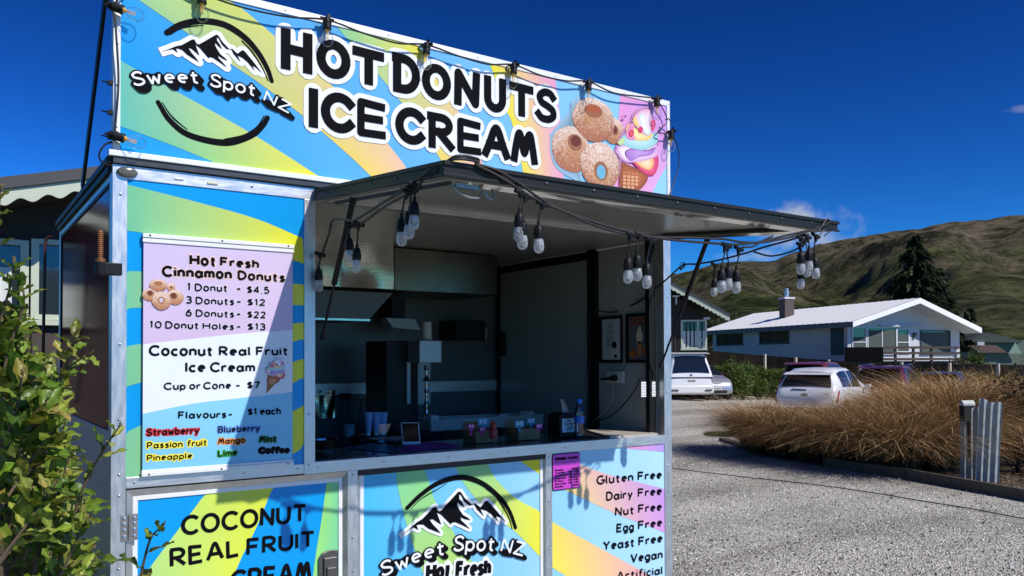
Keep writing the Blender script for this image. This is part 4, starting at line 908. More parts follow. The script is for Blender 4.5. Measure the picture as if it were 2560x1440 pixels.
# ================================================================== OPENING HOURS PLAQUE
yo = D-0.010
c_ = [xz(1381, 1136, yo), xz(1451, 1219, yo)]
hx, hz0, hz1 = (c_[0][0], c_[1][0]), c_[1][1], c_[0][1]
hours = thing('opening_hours_sign', 'small purple opening hours plaque with rounded corners below the counter', 'sign', ((hx[0]+hx[1])/2, yo, hz0))
def rrect(x0, x1, z0, z1, r, n=5):
    P = []
    for cx_, cz_, a in ((x1-r, z1-r, 0), (x0+r, z1-r, 90), (x0+r, z0+r, 180), (x1-r, z0+r, 270)):
        P += [(cx_+r*math.cos(R(a+90*i/n)), cz_+r*math.sin(R(a+90*i/n))) for i in range(n+1)]
    return P
b = MB(); b.prism([(x, yo+.003, z) for x, z in rrect(hx[0], hx[1], hz0, hz1, .012)], (0, 0.0045, 0)); pq = b.build('backing', M['black'], hours)
b = MB(); b.prism([(x, yo, z) for x, z in rrect(hx[0]+.004, hx[1]-.004, hz0+.004, hz1-.004, .010)], (0, 0.0028, 0)); pq = b.build('face', mat('purple_plaque', S(196, 66, 190), 0.3), hours)
wd, ht = hx[1]-hx[0], hz1-hz0
P_ = lambda u, v: (hx[0]+u*wd, hz1-v*ht)
tp = text_polys('OPENING', [P_(.09, .185), P_(.50, .185)], ht*.09, .27)+text_polys('HOURS', [P_(.55, .185), P_(.91, .185)], ht*.09, .27)
for k, (dname, tm) in enumerate((('Monday', 'Closed'), ('Tuesday', '1:00 - 8:00'), ('Wednesday', '1:00 - 8:00'), ('Thursday', '1:00 - 8:00'), ('Friday', '1:00 - 8:00'), ('Saturday', '1:00 - 8:00'), ('Sunday', 'Closed'))):
    v = .475+k*.076
    tp += text_polys(dname, [P_(.08, v), P_(.08+.052*len(dname), v)], ht*.062, .24)+text_polys(tm, [P_(.92-(.36 if ':' in tm else .24), v), P_(.92, v)], ht*.062, .24)
plate('lettering', tp, lambda u, v: (u, yo-.0012, v), M['ink'], hours)
plate('lettering', text_polys('DONUTS', [P_(.17, .33), P_(.83, .33)], ht*.10, .13), lambda u, v: (u, yo-.0012, v), mat('violet_ink', S(120, 70, 170), 0.4), hours)
# ================================================================== THINGS INSIDE AND ON THE COUNTER
ZC = 1.1525
RX = 3.4405
def lay(px_, py_, z=ZC): return onZ(px_, py_, z)
def fbox(b, c, w_, d_, z0, z1, rot=0.0, mt=0, top=1.0, col=None):
    """box standing at c, width w_, depth d_, turned by rot, tapering by top"""
    ca, sa = math.cos(rot), math.sin(rot); vs = []
    for z, k in ((z0, 1.0), (z1, top)):
        for x, y in ((-1, -1), (1, -1), (1, 1), (-1, 1)): vs.append((c[0]+(x*w_*ca-y*d_*sa)/2*k, c[1]+(x*w_*sa+y*d_*ca)/2*k, z))
    b.add(vs, [(3, 2, 1, 0), (4, 5, 6, 7), (0, 1, 5, 4), (1, 2, 6, 5), (2, 3, 7, 6), (3, 0, 4, 7)], mt, col)
# napkin dispenser
c = lay(1424, 1093); c.y += .05
nap = thing('napkin_dispenser', 'black napkin dispenser with a printed mountain card and a white napkin sticking up', 'napkin dispenser', (c.x, c.y, ZC))
b = MB(); w2, d2 = .075, .055
prof = [(-w2, ZC+.002), (w2, ZC+.002), (w2+.003, ZC+.115)]+[(w2*math.cos(R(a)), ZC+.118+.022*math.sin(R(a))) for a in range(15, 180, 15)]+[(-w2-.003, ZC+.115)]
b.prism([(c.x+x, c.y-d2, z) for x, z in prof], (0, 2*d2, 0)); b.build('case', M['black'], nap, bevel=.003)
b = MB(); yn = c.y-d2-.002; b.box(c.x-.058, c.x+.058, yn, yn+.0016, ZC+.030, ZC+.108); card = b.build('card', mat('pale_blue_card', S(176, 206, 226), 0.3), nap)
pts = [(c.x-.005+(q[0]-LOGO[8][0])*.085, ZC+.103+(q[1]-LOGO[8][1])*.085) for q in LOGO]
cy = lambda u, v: (u, yn-.0008, v)
plate('mountain_logo', [pts]+ribbon([(c.x+.048*math.cos(R(a)), ZC+.074+.036*math.sin(R(a))) for a in range(20, 165, 8)], .0022)+ribbon([(c.x+.045*math.cos(R(a)), ZC+.066+.030*math.sin(R(a))) for a in range(205, 336, 8)], .0022), cy, M['ink'], card)
plate('lettering', text_polys('Sweet Spot NZ', [(c.x-.044, ZC+.071), (c.x+.044, ZC+.071)], .0135, .2)+text_polys('Hot Fresh', [(c.x-.022, ZC+.060), (c.x+.022, ZC+.060)], .009, .2)+text_polys('DONUTS', [(c.x-.026, ZC+.045), (c.x+.026, ZC+.045)], .012, .22), cy, M['ink'], card)
b = MB(); P0 = []
for i in range(6):
    t = i/5; P0.append([(c.x-.004+.030*(s_-.5)*(1-.45*t)+.012*math.sin(3*t+s_*2)-.012*t, c.y-.01+.02*math.sin(4*s_+t*2), ZC+.13+.085*t) for s_ in np.linspace(0, 1, 6)])
for i in range(5):
    for k in range(5): b.quad(P0[i][k], P0[i][k+1], P0[i+1][k+1], P0[i+1][k])
b.build('napkin', mat('white_paper', (0.78, 0.78, 0.78), 0.8), nap, smooth=True)
# water bottle
c = lay(1457, 1096); c.y += .03
bt = thing('water_bottle', 'clear plastic water bottle with bright blue cap beside the napkin dispenser', 'bottle', (c.x, c.y, ZC)); T = Matrix.Translation((c.x, c.y, ZC))
b = MB(); b.lathe([(.024, .002), (.028, .008)]+[(.028-(.002 if k % 2 else 0), .02+.011*k) for k in range(11)]+[(.027, .15), (.018, .178), (.012, .19), (.012, .198)], T, 20); b.build('body', M['acrylic'], bt, smooth=True)
b = MB(); b.lathe([(.0145, .196), (.015, .2), (.015, .217), (.013, .22)], T, 18); b.build('cap', mat('blue_cap', S(20, 110, 220), 0.4), bt, smooth=True)
b = MB(); b.lathe([(.0286, .085), (.0286, .125)], T, 20); b.build('wrapper', mat('blue_wrapper', S(30, 100, 200), 0.35), bt, smooth=True)
# kraft donut boxes with price tags
KR = mat('kraft_card', (0.20, 0.125, 0.065), 0.8, var=.12, vscale=25); TEAL = mat('teal_tag', S(0, 130, 160), 0.5); MAG = mat('magenta_tag', S(190, 20, 130), 0.5)
PINKD = mat('red_topping', (0.28, 0.025, 0.02), 0.4)
def kraft(lbl, px0, px1, py, tags):
    a, e = lay(px0, py), lay(px1, py-4); c = (a+e)/2; c.y += .07; wd_ = (e-a).length*.62
    k = thing('donut_box', lbl, 'donut box', (c.x, c.y, ZC), 'kraft donut sample boxes on the counter')
    b = MB(); rot = 0.0
    for q in ((0, -.065, wd_, .004), (0, .065, wd_, .004), (-wd_/2, 0, .004, .13), (wd_/2, 0, .004, .13)): fbox(b, (c.x+q[0], c.y+q[1]), q[2], q[3], ZC+.002, ZC+.062)
    fbox(b, (c.x, c.y), wd_, .13, ZC+.001, ZC+.004); fbox(b, (c.x, c.y+.068), wd_*.96, .004, ZC+.0625, ZC+.105); b.build('tray', KR, k)
    for dx in (-.3, .05, .34):
        b = MB(); vs = []; n, m_ = 18, 9
        for i in range(n):
            for j in range(m_):
                A, B_ = 2*math.pi*i/n, 2*math.pi*j/m_; r_ = .033+.017*math.cos(B_); vs.append((c.x+dx*wd_+r_*math.cos(A), c.y+r_*math.sin(A), ZC+.045+.016*math.sin(B_)))
        b.add(vs, [(i*m_+j, ((i+1) % n)*m_+j, ((i+1) % n)*m_+(j+1) % m_, i*m_+(j+1) % m_) for i in range(n) for j in range(m_)]); b.build('donut', mat('sugared_donut', (0.24, 0.10, 0.035), 0.8, var=.3, vscale=120), k, smooth=True)
    for s_, px_, py_, hw_, m_, dy_ in tags:
        p = onY(px_, py_, c.y-.067+dy_); t = thing('price_tag', {'$12': 'small teal tag reading $12 stuck in the left kraft box', '$15': 'teal tag reading $15 at the front of the right kraft box', '$22': 'darker teal tag reading $22 standing behind the right kraft box', '$3': 'magenta tag reading $3 at the far left corner of the left box', '$1': 'magenta tag reading $1 on the front of the left box', '$4': 'magenta tag reading $4 at the right end of the right box'}[s_], 'price tag', (p.x, p.y, ZC+.06), 'price tags in the donut boxes')
        b = MB(); b.prism([(p.x+u, p.y, p.z+v) for u, v in rrect(-hw_, hw_, -hw_*.62, hw_*.62, .006)], (0, .002, 0)); b.box(p.x-.008, p.x+.008, p.y, p.y+.002, ZC+.045, p.z-hw_*.62); cardo = b.build('card', m_, t)
        plate('lettering', text_polys(s_, [(p.x-hw_*.72, p.z-hw_*.26), (p.x+hw_*.72, p.z-hw_*.26)], hw_*.70, .2), lambda u, v: (u, p.y-.0008, v), M['white_ink'], cardo)
kraft('open kraft donut box in the middle of the counter with a red topping jar', 1168, 1268, 1109, [('$12', 1207, 1055, .032, TEAL, .05), ('$3', 1178, 1066, .020, MAG, 0), ('$1', 1206, 1074, .020, MAG, -.002)])
kraft('open kraft donut box next to the napkin dispenser', 1276, 1372, 1102, [('$15', 1299, 1060, .032, TEAL, -.002), ('$22', 1328, 1053, .028, TEAL, .07), ('$4', 1348, 1066, .022, MAG, -.002)])
p = onY(1233, 1062, 3.60); j = thing('topping_jar', 'small red swirled topping jar standing in the left kraft box', 'jar', (p.x, p.y, ZC+.02))
b = MB(); b.lathe([(.018, ZC+.03), (.022, ZC+.05), (.020, ZC+.08), (.016, ZC+.085), (.018, ZC+.095), (.014, ZC+.11), (.006, ZC+.125)], Matrix.Translation((p.x, p.y, 0)), 14); b.build('swirl', PINKD, j, smooth=True)
# payment terminal on its mat
c = lay(1040, 1112); c.y += .06
mm = MB(); mm.prism([lay(*q, ZC) for q in ((1000, 1130), (1150, 1117), (1100, 1104), (1010, 1110))], (0, 0, .0015)); tag(mm.build('counter_mat', mat('purple_mat', S(110, 30, 140), 0.5)), 'purple printed mat lying under the payment terminal', 'mat')
mm = MB(); mm.prism([lay(*q, ZC) for q in ((860, 1120), (985, 1133), (1000, 1122), (930, 1108))], (0, 0, .0015)); tag(mm.build('counter_mat', mat('blue_mat', S(30, 80, 110), 0.4)), 'dark blue printed mat at the left end of the counter', 'mat')
pos = thing('payment_terminal', 'white payment terminal with a tilted dark screen on a purple mat', 'payment terminal', (c.x, c.y, ZC))
Mt = Matrix.Translation((c.x, c.y, ZC+.055)) @ Matrix.Rotation(R(-22), 4, 'Z') @ Matrix.Rotation(R(-38), 4, 'X')
b = MB(); b.obox(Mt, .095, .012, .135); b.build('body', mat('white_plastic', (0.62, 0.64, 0.68), 0.35), pos, bevel=.004)
b = MB(); b.obox(Mt @ Matrix.Translation((0, -.0072, .002)), .084, .0015, .115); b.build('screen', mat('dark_screen', (0.006, 0.006, 0.008), 0.08), pos)
b = MB(); fbox(b, (c.x, c.y+.02), .08, .09, ZC+.002, ZC+.03, R(-22)); b.build('stand', M['black'], pos, bevel=.004)
# acrylic sign holder and papers
c = lay(985, 1108); c.y += .05
ac = thing('sign_holder', 'clear acrylic sign holder standing beside the payment terminal', 'sign holder', (c.x, c.y, ZC))
b = MB(); fbox(b, c, .12, .003, ZC+.002, ZC+.10, R(-8)); b.build('sheet', M['acrylic'], ac); b = MB(); fbox(b, (c.x, c.y+.02), .12, .05, ZC+.0008, ZC+.002, R(-8)); b.build('foot', M['acrylic'], ac)
WP = mat('off_white_paper', (0.55, 0.55, 0.52), 0.8)
b = MB(); q = [lay(*p) for p in ((892, 1095), (990, 1104), (1010, 1094), (905, 1086))]; b.prism(q, (0, 0, .006)); tag(b.build('paper_stack', WP), 'loose pale papers lying on the counter behind the acrylic holder', 'papers')
c = lay(812, 1128); b = MB(); b.lathe([(.05, ZC+.002), (.062, ZC+.05), (.064, ZC+.052), (.058, ZC+.05), (.047, ZC+.006)], Matrix.Translation((c.x+.03, c.y+.07, 0)), 24); tag(b.build('steel_bowl', M['steel'], smooth=True), 'stainless steel dish at the left end of the counter', 'dish')
# chopping board at the right end
b = MB(); b.prism([lay(*p) for p in ((1465, 1079), (1525, 1096), (1645, 1088), (1600, 1081))], (0, 0, .012)); tag(b.build('wooden_board', mat('pale_board', (0.42, 0.39, 0.34), 0.6, var=.1, vscale=8)), 'pale wooden board lying at the right end of the counter', 'board')
# back bench, appliances
YK = YB-.05
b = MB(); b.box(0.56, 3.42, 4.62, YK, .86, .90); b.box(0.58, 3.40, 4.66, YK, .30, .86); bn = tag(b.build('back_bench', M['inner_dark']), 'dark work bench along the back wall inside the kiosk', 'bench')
def ybox(b, x0, y0, x1, y1, Y, dep, mt=0):
    a, e = onY(x0, y0, Y), onY(x1, y1, Y); b.box(min(a.x, e.x), max(a.x, e.x), Y, Y+dep, min(a.z, e.z), max(a.z, e.z), mt)
hood = thing('range_hood', 'stainless steel extraction hood across the back wall under the ceiling', 'range hood', (1.6, 4.7, 2.0))
def dished(b, x0, y0, x1, y1, Y, amp, nx=26, nz=10, sd=0):
    """pressed steel sheet, slightly dished and rippled"""
    a, e = onY(x0, (y0+y1)/2, Y), onY(x1, (y0+y1)/2, Y); zt, zb = onY((x0+x1)/2, y0, Y).z, onY((x0+x1)/2, y1, Y).z
    vs = [(a.x+(e.x-a.x)*i/nx, Y+amp*(mnoise.noise(Vector((i*.34+sd, j*.16, sd)))+.6*math.sin(math.pi*i/nx)), zb+(zt-zb)*j/nz) for j in range(nz+1) for i in range(nx+1)]
    b.add(vs, [(j*(nx+1)+i, j*(nx+1)+i+1, (j+1)*(nx+1)+i+1, (j+1)*(nx+1)+i) for j in range(nz) for i in range(nx)])
b = MB(); dished(b, 700, 575, 984, 716, 4.53, .022); hp0 = b.build('front_panel', M['steel'], hood, smooth=True)
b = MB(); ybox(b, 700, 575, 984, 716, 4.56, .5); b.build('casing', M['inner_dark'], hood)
b = MB(); a = onY(986, 590, 4.62); e = onY(1243, 738, 4.62); b.box(a.x, e.x, 4.62, YK, e.z, 2.30); b.build('side_panel', mat('dull_steel', (0.16, 0.155, 0.13), 0.3, 1.0, 0.15, 5), hood, bevel=.004)
b = MB(); a = onY(700, 718, 4.55); e = onY(984, 802, 4.55)
b.prism([(a.x, 4.56, a.z-.002), (e.x, 4.56, a.z-.002), (onY(920, 802, 4.56).x, 4.56, e.z), (a.x, 4.56, e.z)], (0, .45, 0)); b.build('canopy', M['inner_dark'], hood)
b = MB(); b.box(a.x, onY(925, 800, 4.55).x, 4.548, 4.559, e.z-.006, e.z+.006); b.build('edge_strip', M['steel'], hood)
# splashback and rail
b = MB(); ybox(b, 700, 962, 1250, 975, YK-.022, .02); tag(b.build('wall_rail', M['alu_h']), 'thin aluminium rail along the dark back wall above the sockets', 'rail')
b = MB(); dished(b, 700, 977, 838, 1048, YK-.03, .02, 20, 8, 7); tag(b.build('splashback', M['steel'], smooth=True), 'polished steel splashback at the left of the back bench', 'splashback')
PW = mat('grey_white_plastic', (0.40, 0.41, 0.40), 0.4)
for i, (x0, x1) in enumerate(((850, 884), (888, 922), (926, 960))):
    o = thing('power_socket', ['double power socket nearest the steel splashback with two black plugs', 'middle power socket on the back wall with a white charger', 'rightmost power socket on the back wall with one black plug'][i], 'power socket', tuple(onY((x0+x1)/2, 985, YK-.02)), 'power sockets on the back wall')
    b = MB(); ybox(b, x0, 974, x1, 997, YK-.016, .014); b.build('face_plate', PW, o, bevel=.002)
    for x in ((x0+9, x0+24) if i == 0 else (x0+16,)):
        b = MB(); ybox(b, x-6, 984, x+6, 997, YK-.05, .033); b.build('plug', PW if i == 1 else M['black'], o, bevel=.004)
        b = MB(); p = onY(x, 997, YK-.04); b.tube([p, p+Vector((-.01, -.01, -.08)), p+Vector((-.05, -.03, -.2)), p+Vector((-.08, -.05, p.z*-1+.92+.0))], .004, 6); b.build('cord', M['rubber'], o, smooth=True)
# soft-serve blender
YM = 4.55
mc = thing('fruit_ice_cream_machine', 'dark upright fruit ice cream machine with a silver head and an auger', 'ice cream machine', tuple(onY(1050, 1060, YM+.1)))
b = MB(); ybox(b, 965, 852, 1046, 1075, YM+.02, .30); a, e = onY(1010, 1076, YM), onY(1090, 1090, YM); b.box(a.x, e.x, YM-.12, YM+.3, .902, a.z); b.build('column', M['black'], mc, bevel=.008)
b = MB(); ybox(b, 1049, 851, 1104, 907, YM-.14, .16); b.build('head', mat('silver_head', (0.30, 0.31, 0.32), 0.35, 0.4), mc, bevel=.004)
b = MB(); p = onY(1066, 912, YM-.06); pr = [(.012, p.z)]; zz = p.z
for k in range(9): zz -= .035; pr += [(.010 if k % 2 else .028 if k == 2 else .017, zz+.008), (.008, zz)]
b.lathe(pr[::-1], Matrix.Translation((p.x, p.y, 0)), 14); b.build('auger', M['steel'], mc, smooth=True)
b = MB(); ybox(b, 1018, 905, 1026, 1010, YM, .02); ybox(b, 1030, 905, 1076, 1010, YM+.1, .01); b.build('back_plate', M['inner'], mc)
c = onY(1067, 850, YM-.06); cups = thing('cup_stack', 'tall stack of cream paper cups on top of the ice cream machine', 'cups', tuple(c))
b = MB(); pr = []
for k in range(9): pr += [(.030-.0004*k, c.z+.002+.012*k), (.033-.0004*k, c.z+.011+.012*k)]
b.lathe(pr+[(.024, c.z+.112)], Matrix.Translation((c.x, c.y, 0)), 20); b.build('cups', mat('cream_paper_cup', (0.50, 0.47, 0.38), 0.6), cups, smooth=True)
b = MB(); q = [onY(*p, 4.9) for p in ((964, 794), (1038, 797), (1052, 826), (982, 820))]; b.prism(q, (0, .10, 0)); tag(b.build('paper_towel_box', PW, bevel=.004), 'pale paper towel box fixed to the back wall left of the cups', 'paper towel box')
b = MB(); ybox(b, 980, 745, 1013, 800, 4.95, .2); tag(b.build('hood_duct', M['black']), 'black vertical duct running down from the hood', 'duct')
b = MB(); ybox(b, 1140, 800, 1214, 850, 4.95, .24); tag(b.build('wall_speaker', M['black'], bevel=.006), 'black box on the back wall near the corner of the kiosk', 'speaker')
c = onY(1219, 848, 4.95); b = MB(); b.lathe([(.022, c.z), (.024, c.z+.03), (.025, c.z+.08)], Matrix.Translation((c.x, c.y+.05, 0)), 16); tag(b.build('paper_cup', mat('grey_cup', (0.3, 0.3, 0.28), 0.6), smooth=True), 'single pale cup beside the black box in the back corner', 'cup')
LT = mat('lilac_tube', S(150, 165, 205), 0.5)
for i, x in enumerate((921, 941, 958)):
    c = onY(x, 1050, 4.3); t = thing('sauce_tube', ['leftmost pale sauce tube standing behind the counter', 'middle pale sauce tube behind the counter', 'rightmost pale sauce tube behind the counter'][i], 'sauce tube', (c.x, c.y, 1.04), 'pale sauce tubes behind the counter')
    b = MB(); b.lathe([(.016, c.z-.07), (.026, c.z+.04), (.028, c.z+.045)], Matrix.Translation((c.x, c.y, 0)), 14); b.build('tube', LT, t, smooth=True)
    b = MB(); b.lathe([(.012, c.z-.095), (.014, c.z-.071)], Matrix.Translation((c.x, c.y, 0)), 12); b.build('cap', M['white_alu'], t)
b = MB(); c = onY(930, 1075, 4.3); b.box(c.x-.10, c.x+.10, 4.24, 4.36, .98, c.z-.03); b.box(c.x-.1, c.x+.1, 4.22, 4.38, .30, .98); tag(b.build('tube_rack', M['black']), 'black rack holding the three sauce tubes behind the counter', 'rack')
c = lay(891, 1096); c.y += .10; b = MB(); b.lathe([(.028, ZC+.002), (.036, ZC+.07), (.038, ZC+.072), (.034, ZC+.07)], Matrix.Translation((c.x, c.y, 0)), 18); tag(b.build('plastic_tub', mat('pale_blue_tub', S(120, 150, 170), 0.4), smooth=True), 'small pale tub at the left of the papers', 'tub')
# pictures, socket and cords on the right wall
def wall_rect(b, x0, y0, x1, y1, x, th=.006, mt=0):
    a, e = onX(x0, (y0+y1)/2, x), onX(x1, (y0+y1)/2, x); zt, zb = onX((x0+x1)/2, y0, x).z, onX((x0+x1)/2, y1, x).z
    b.box(x-th, x, min(a.y, e.y), max(a.y, e.y), zb, zt, mt); return min(a.y, e.y), max(a.y, e.y), zb, zt
certs = [('framed_notice', 'framed white notice with small print on the right wall', (1500, 790, 1557, 907)), ('framed_poster', 'framed ice cream cone poster on the right wall by the front post', (1566, 783, 1634, 907))]
for k, (nm, lb, q) in enumerate(certs):
    p = onX((q[0]+q[2])/2, q[3], RX); t = thing(nm, lb, 'framed picture', (RX, p.y, p.z))
    b = MB(); wall_rect(b, *q, RX-.0005, .010); b.build('frame', M['black'], t, bevel=.002)
    b = MB(); y0, y1, z0, z1 = wall_rect(b, q[0]+6, q[1]+8, q[2]-7, q[3]-8, RX-.011, .001)
    ph = b.build('sheet', mat('notice_paper', (0.42, 0.45, 0.47), 0.3) if k == 0 else mat('poster_paper', (0.10, 0.115, 0.14), 0.3), t)
    W_, H_ = y1-y0, z1-z0; xx = RX-.0132
    if k == 0:
        b = MB()
        for i in range(13):
            v = .14+.043*i; lw = .62*(.5+.5*random.random()) if i not in (1, 3) else .3
            if i in (2, 6): continue
            b.box(xx-.0003, xx, y1-W_*(.48+lw/2), y1-W_*(.48-lw/2), z1-H_*(v+.011), z1-H_*v)
        b.build('print', M['ink'], ph)
        b = MB(); b.box(xx-.0003, xx, y0+W_*.02, y0+W_*.48, z0+H_*.02, z0+H_*.48); b.build('photo', mat('photo_card', (0.5, 0.52, 0.5), 0.3), ph)
        b = MB(); b.prism([(xx-.0006, y0+W_*(.30+.14*math.cos(t_)), z0+H_*(.36+.09*math.sin(t_))) for t_ in np.linspace(0, 6.28, 14)[:-1]], (-.0003, 0, 0)); b.box(xx-.0009, xx-.0006, y0+W_*.16, y0+W_*.30, z0+H_*.04, z0+H_*.12); b.build('picture', M['ink'], ph)
    else:
        pl = lambda u, v: (xx, y1-W_*u, z0+H_*v)
        plate('band', [[(.05, .90), (.95, .90), (.95, .97), (.05, .97)], [(.05, .80), (.95, .80), (.95, .86), (.05, .86)]], pl, mat('brick_red_print', (0.22, 0.05, 0.03), 0.4), ph)
        plate('cone', [[(.36, .42), (.64, .42), (.54, .06), (.46, .06)]], pl, mat('cone_print', (0.42, 0.18, 0.06), 0.5), ph)
        plate('ice_cream', [[(.50+.15*math.sin(t_)*(1-.5*max(0, math.cos(t_))), .56+.20*math.cos(t_)) for t_ in np.linspace(0, 6.28, 22)[:-1]], [(.42, .7), (.54, .80), (.58, .68)]], pl, mat('vanilla_print', (0.60, 0.55, 0.42), 0.5), ph)
        for fr_ in [[(.20+.16*math.cos(t_), .13+.10*math.sin(t_)) for t_ in np.linspace(0, 6.28, 14)[:-1]], [(.80+.15*math.cos(t_), .19+.11*math.sin(t_)) for t_ in np.linspace(0, 6.28, 14)[:-1]]]: plate('fruit', [fr_], pl, mat('orange_print', (0.40, 0.10, 0.02), 0.5), ph)
o = thing('wall_socket', 'white double power socket with a black plug on the right wall', 'power socket', tuple(onX(1535, 943, RX)))
b = MB(); wall_rect(b, 1522, 928, 1563, 957, RX-.0005, .022); b.build('face_plate', mat('white_socket', (0.55, 0.56, 0.54), 0.4), o, bevel=.003)
b = MB(); p = onX(1534, 945, RX-.04); b.lathe([(.016, -.02), (.020, 0), (.020, .018)], Matrix.Translation(p) @ Matrix.Rotation(R(90), 4, 'Y'), 14); q = onX(1502, 948, RX-.05); b.tube([p, q], [.012, .006], 8); b.build('plug', M['black'], o, smooth=True)
b = MB(); b.tube([onX(*q, RX-.03) for q in ((1529, 957), (1534, 975), (1530, 1000), (1510, 1030), (1490, 1047), (1478, 1060))], .0035, 6); b.build('cord', mat('grey_cord', (0.35, 0.35, 0.34), 0.5), o, smooth=True)
b = MB(); P = [onX(*q, RX-.05) for q in ((1600, 945), (1590, 970), (1560, 1010), (1530, 1038), (1500, 1050), (1482, 1052), (1476, 1075))]; b.tube([tuple(p) for p in crom(P, 4)], .004, 6); b.tube([tuple(p) for p in crom([onX(*q, RX-.06) for q in ((1476, 785), (1472, 840), (1477, 880), (1470, 950), (1473, 1010), (1466, 1070))], 4)], .0035, 6); tag(b.build('extension_lead', M['rubber'], smooth=True), 'black power cord drooping along the right wall of the kiosk', 'cord')

# pale tray of wrapped goods behind the donut boxes
a, e = lay(1125, 1078), lay(1385, 1072); c = (a+e)/2; c.y += .26
tr = thing('serving_tray', 'long pale serving tray on the counter behind the kraft donut boxes', 'tray', (c.x, c.y, ZC)); PT = mat('pale_green_tray', (.34, .38, .35), .35)
b = MB(); W_ = .86
for q in ((0, -.11, W_, .006), (0, .11, W_, .006), (-W_/2, 0, .006, .22), (W_/2, 0, .006, .22)): fbox(b, (c.x+q[0], c.y+q[1]), q[2], q[3], ZC+.006, ZC+.075)
fbox(b, c, W_, .22, ZC+.001, ZC+.005); b.build('tray', PT, tr, bevel=.002)
b = MB()
for k in range(9): fbox(b, (c.x-.36+k*.09, c.y+random.uniform(-.03, .03)), .07, .10, ZC+.008, ZC+.05+random.random()*.05, random.uniform(-.3, .3), 0, .8)
b.build('wrapped_packets', mat('white_wrapping', (.55, .55, .55), .5), tr, bevel=.004)
# ================================================================== STRING LIGHTS
def cable_path(P, n=6): return [tuple(p) for p in crom([tuple(p) for p in P], n)]
# --- clear bulbs round the sign
YL = D-0.040
sl = thing('sign_string_lights', 'black cable with large clear filament bulbs strung along the top of the sign', 'string lights', (0.6, YL, 3.1))
sock = [(505, -4), (818, 62), (1066, 124), (1284, 174), (1471, 216), (1642, 257)]
def sock_pt(x, y): return onY(x, y, YL)
rt_pts = []
for i, s_ in enumerate(sock):
    rt_pts.append(sock_pt(s_[0], s_[1]-12))
    if i < len(sock)-1:
        n_ = sock[i+1]; 
        for t in (.35, .7): q = sock_pt(s_[0]+(n_[0]-s_[0])*t, s_[1]-10+(n_[1]-s_[1])*t); q.z -= .022*math.sin(math.pi*t)+.006*math.sin(9*t+i); rt_pts.append(q)
b = MB(); start = [onY(287, 330, YL+.02), onY(296, 200, YL+.01), onY(289, 60, YL), onY(290, 5, YL), onY(380, -70, YL)]
b.tube(cable_path(start+rt_pts), .0042, 7)
b.tube(cable_path([rt_pts[-1], onY(1668, 300, YL+.01), onY(1645, 330, YL), onY(1680, 338, YL), onY(1697, 380, YL+.02), onY(1694, 425, YL+.03), onY(1680, 470, YL+.03), onY(1674, 492, YL+.02)]), .0035, 6)
b.tube(cable_path([onY(1662, 300, YL), onY(1672, 297, YL-.01), onY(1678, 310, YL)]), .003, 6)
b.tube(cable_path([onY(280, 355, YL+.02), onY(262, 362, YL), onY(248, 385, YL), onY(255, 405, YL+.01), onY(280, 415, YL+.03)]), .004, 6)
b.build('cable', M['rubber'], sl, smooth=True)
def big_bulb(p, axis, up_=None):
    """socket and globe; axis = direction from socket to bulb"""
    a = Vector(axis).normalized(); Mq = Matrix.Translation(p) @ a.to_track_quat('Z', 'Y').to_matrix().to_4x4()
    b = MB(); b.lathe([(.010, -.034), (.014, -.030), (.015, -.018), (.0195, -.016), (.0195, -.006), (.017, -.004), (.017, .012), (.019, .014), (.018, .022)], Mq, 16)
    b.tube([Mq @ Vector((-.030, 0, -.026)), Mq @ Vector((.030, 0, -.026))], .0075, 8); b.obox(Mq @ Matrix.Translation((.008, 0, -.040)), .012, .008, .018)
    so_ = b.build('lamp_socket', M['black'], sl, smooth=True)
    b = MB(); b.lathe([(.012, .020), (.014, .030), (.021, .044), (.0265, .060), (.0270, .070), (.0240, .084), (.016, .094), (.006, .0985)], Mq, 22); b.build('bulb', M['glass_bulb'], so_, smooth=True)
    b = MB()
    for k in range(4): an = k*math.pi/2; b.tube([Mq @ Vector((.005*math.cos(an), .005*math.sin(an), .028)), Mq @ Vector((.007*math.cos(an+.5), .007*math.sin(an+.5), .066))], .0014, 5)
    b.lathe([(.0105, .0185), (.0105, .027), (.004, .032)], Mq, 10); b.build('filament', M['amber'], so_)
for s_ in sock: big_bulb(sock_pt(s_[0], s_[1]), (random.uniform(-.08, .08), -.06, -1))
big_bulb(onY(293, 20, YL), (.85, -.25, -.22)); big_bulb(onY(296, 342, YL), (.9, -.25, -.22)); big_bulb(onY(1678, 339, YL), (-.10, -.05, -1))

# --- pendant lamps round the serving hatch
YH = HB.y-.012; XL = hx0-.010; XR = hx1+.010
hl_ = thing('hatch_string_lights', 'heavy black cable with pendant lamps looped round the edge of the serving hatch', 'string lights', (2.4, YH, 2.2))
L_ = lambda x, y: onX(x, y, XL); F_ = lambda x, y: onY(x, y, YH); Rr = lambda x, y: onX(x, y, XR)
b = MB()
left = [onX(806, 632, XL+.02), L_(822, 585), L_(832, 550), L_(862, 549), L_(880, 553), L_(900, 543), L_(955, 508), L_(1018, 470), L_(1040, 452), L_(1060, 436), L_(1078, 422)]
corner = [hp(hx0+.03, HL+.012, .016), hp(hx0+.12, HL+.014, .020)]
front = [F_(1190, 412), F_(1240, 437), F_(1300, 474), F_(1352, 505), F_(1430, 536), F_(1500, 560), F_(1580, 582), F_(1650, 596), F_(1740, 605), F_(1815, 610), F_(1850, 611), F_(1905, 604), F_(1960, 590), F_(2005, 580), F_(2050, 568), F_(2078, 553)]
b.tube(cable_path(left+corner+front, 5), .0052, 7)
off = lambda p, dz, dx=0.0: p+Vector((dx, 0, dz))
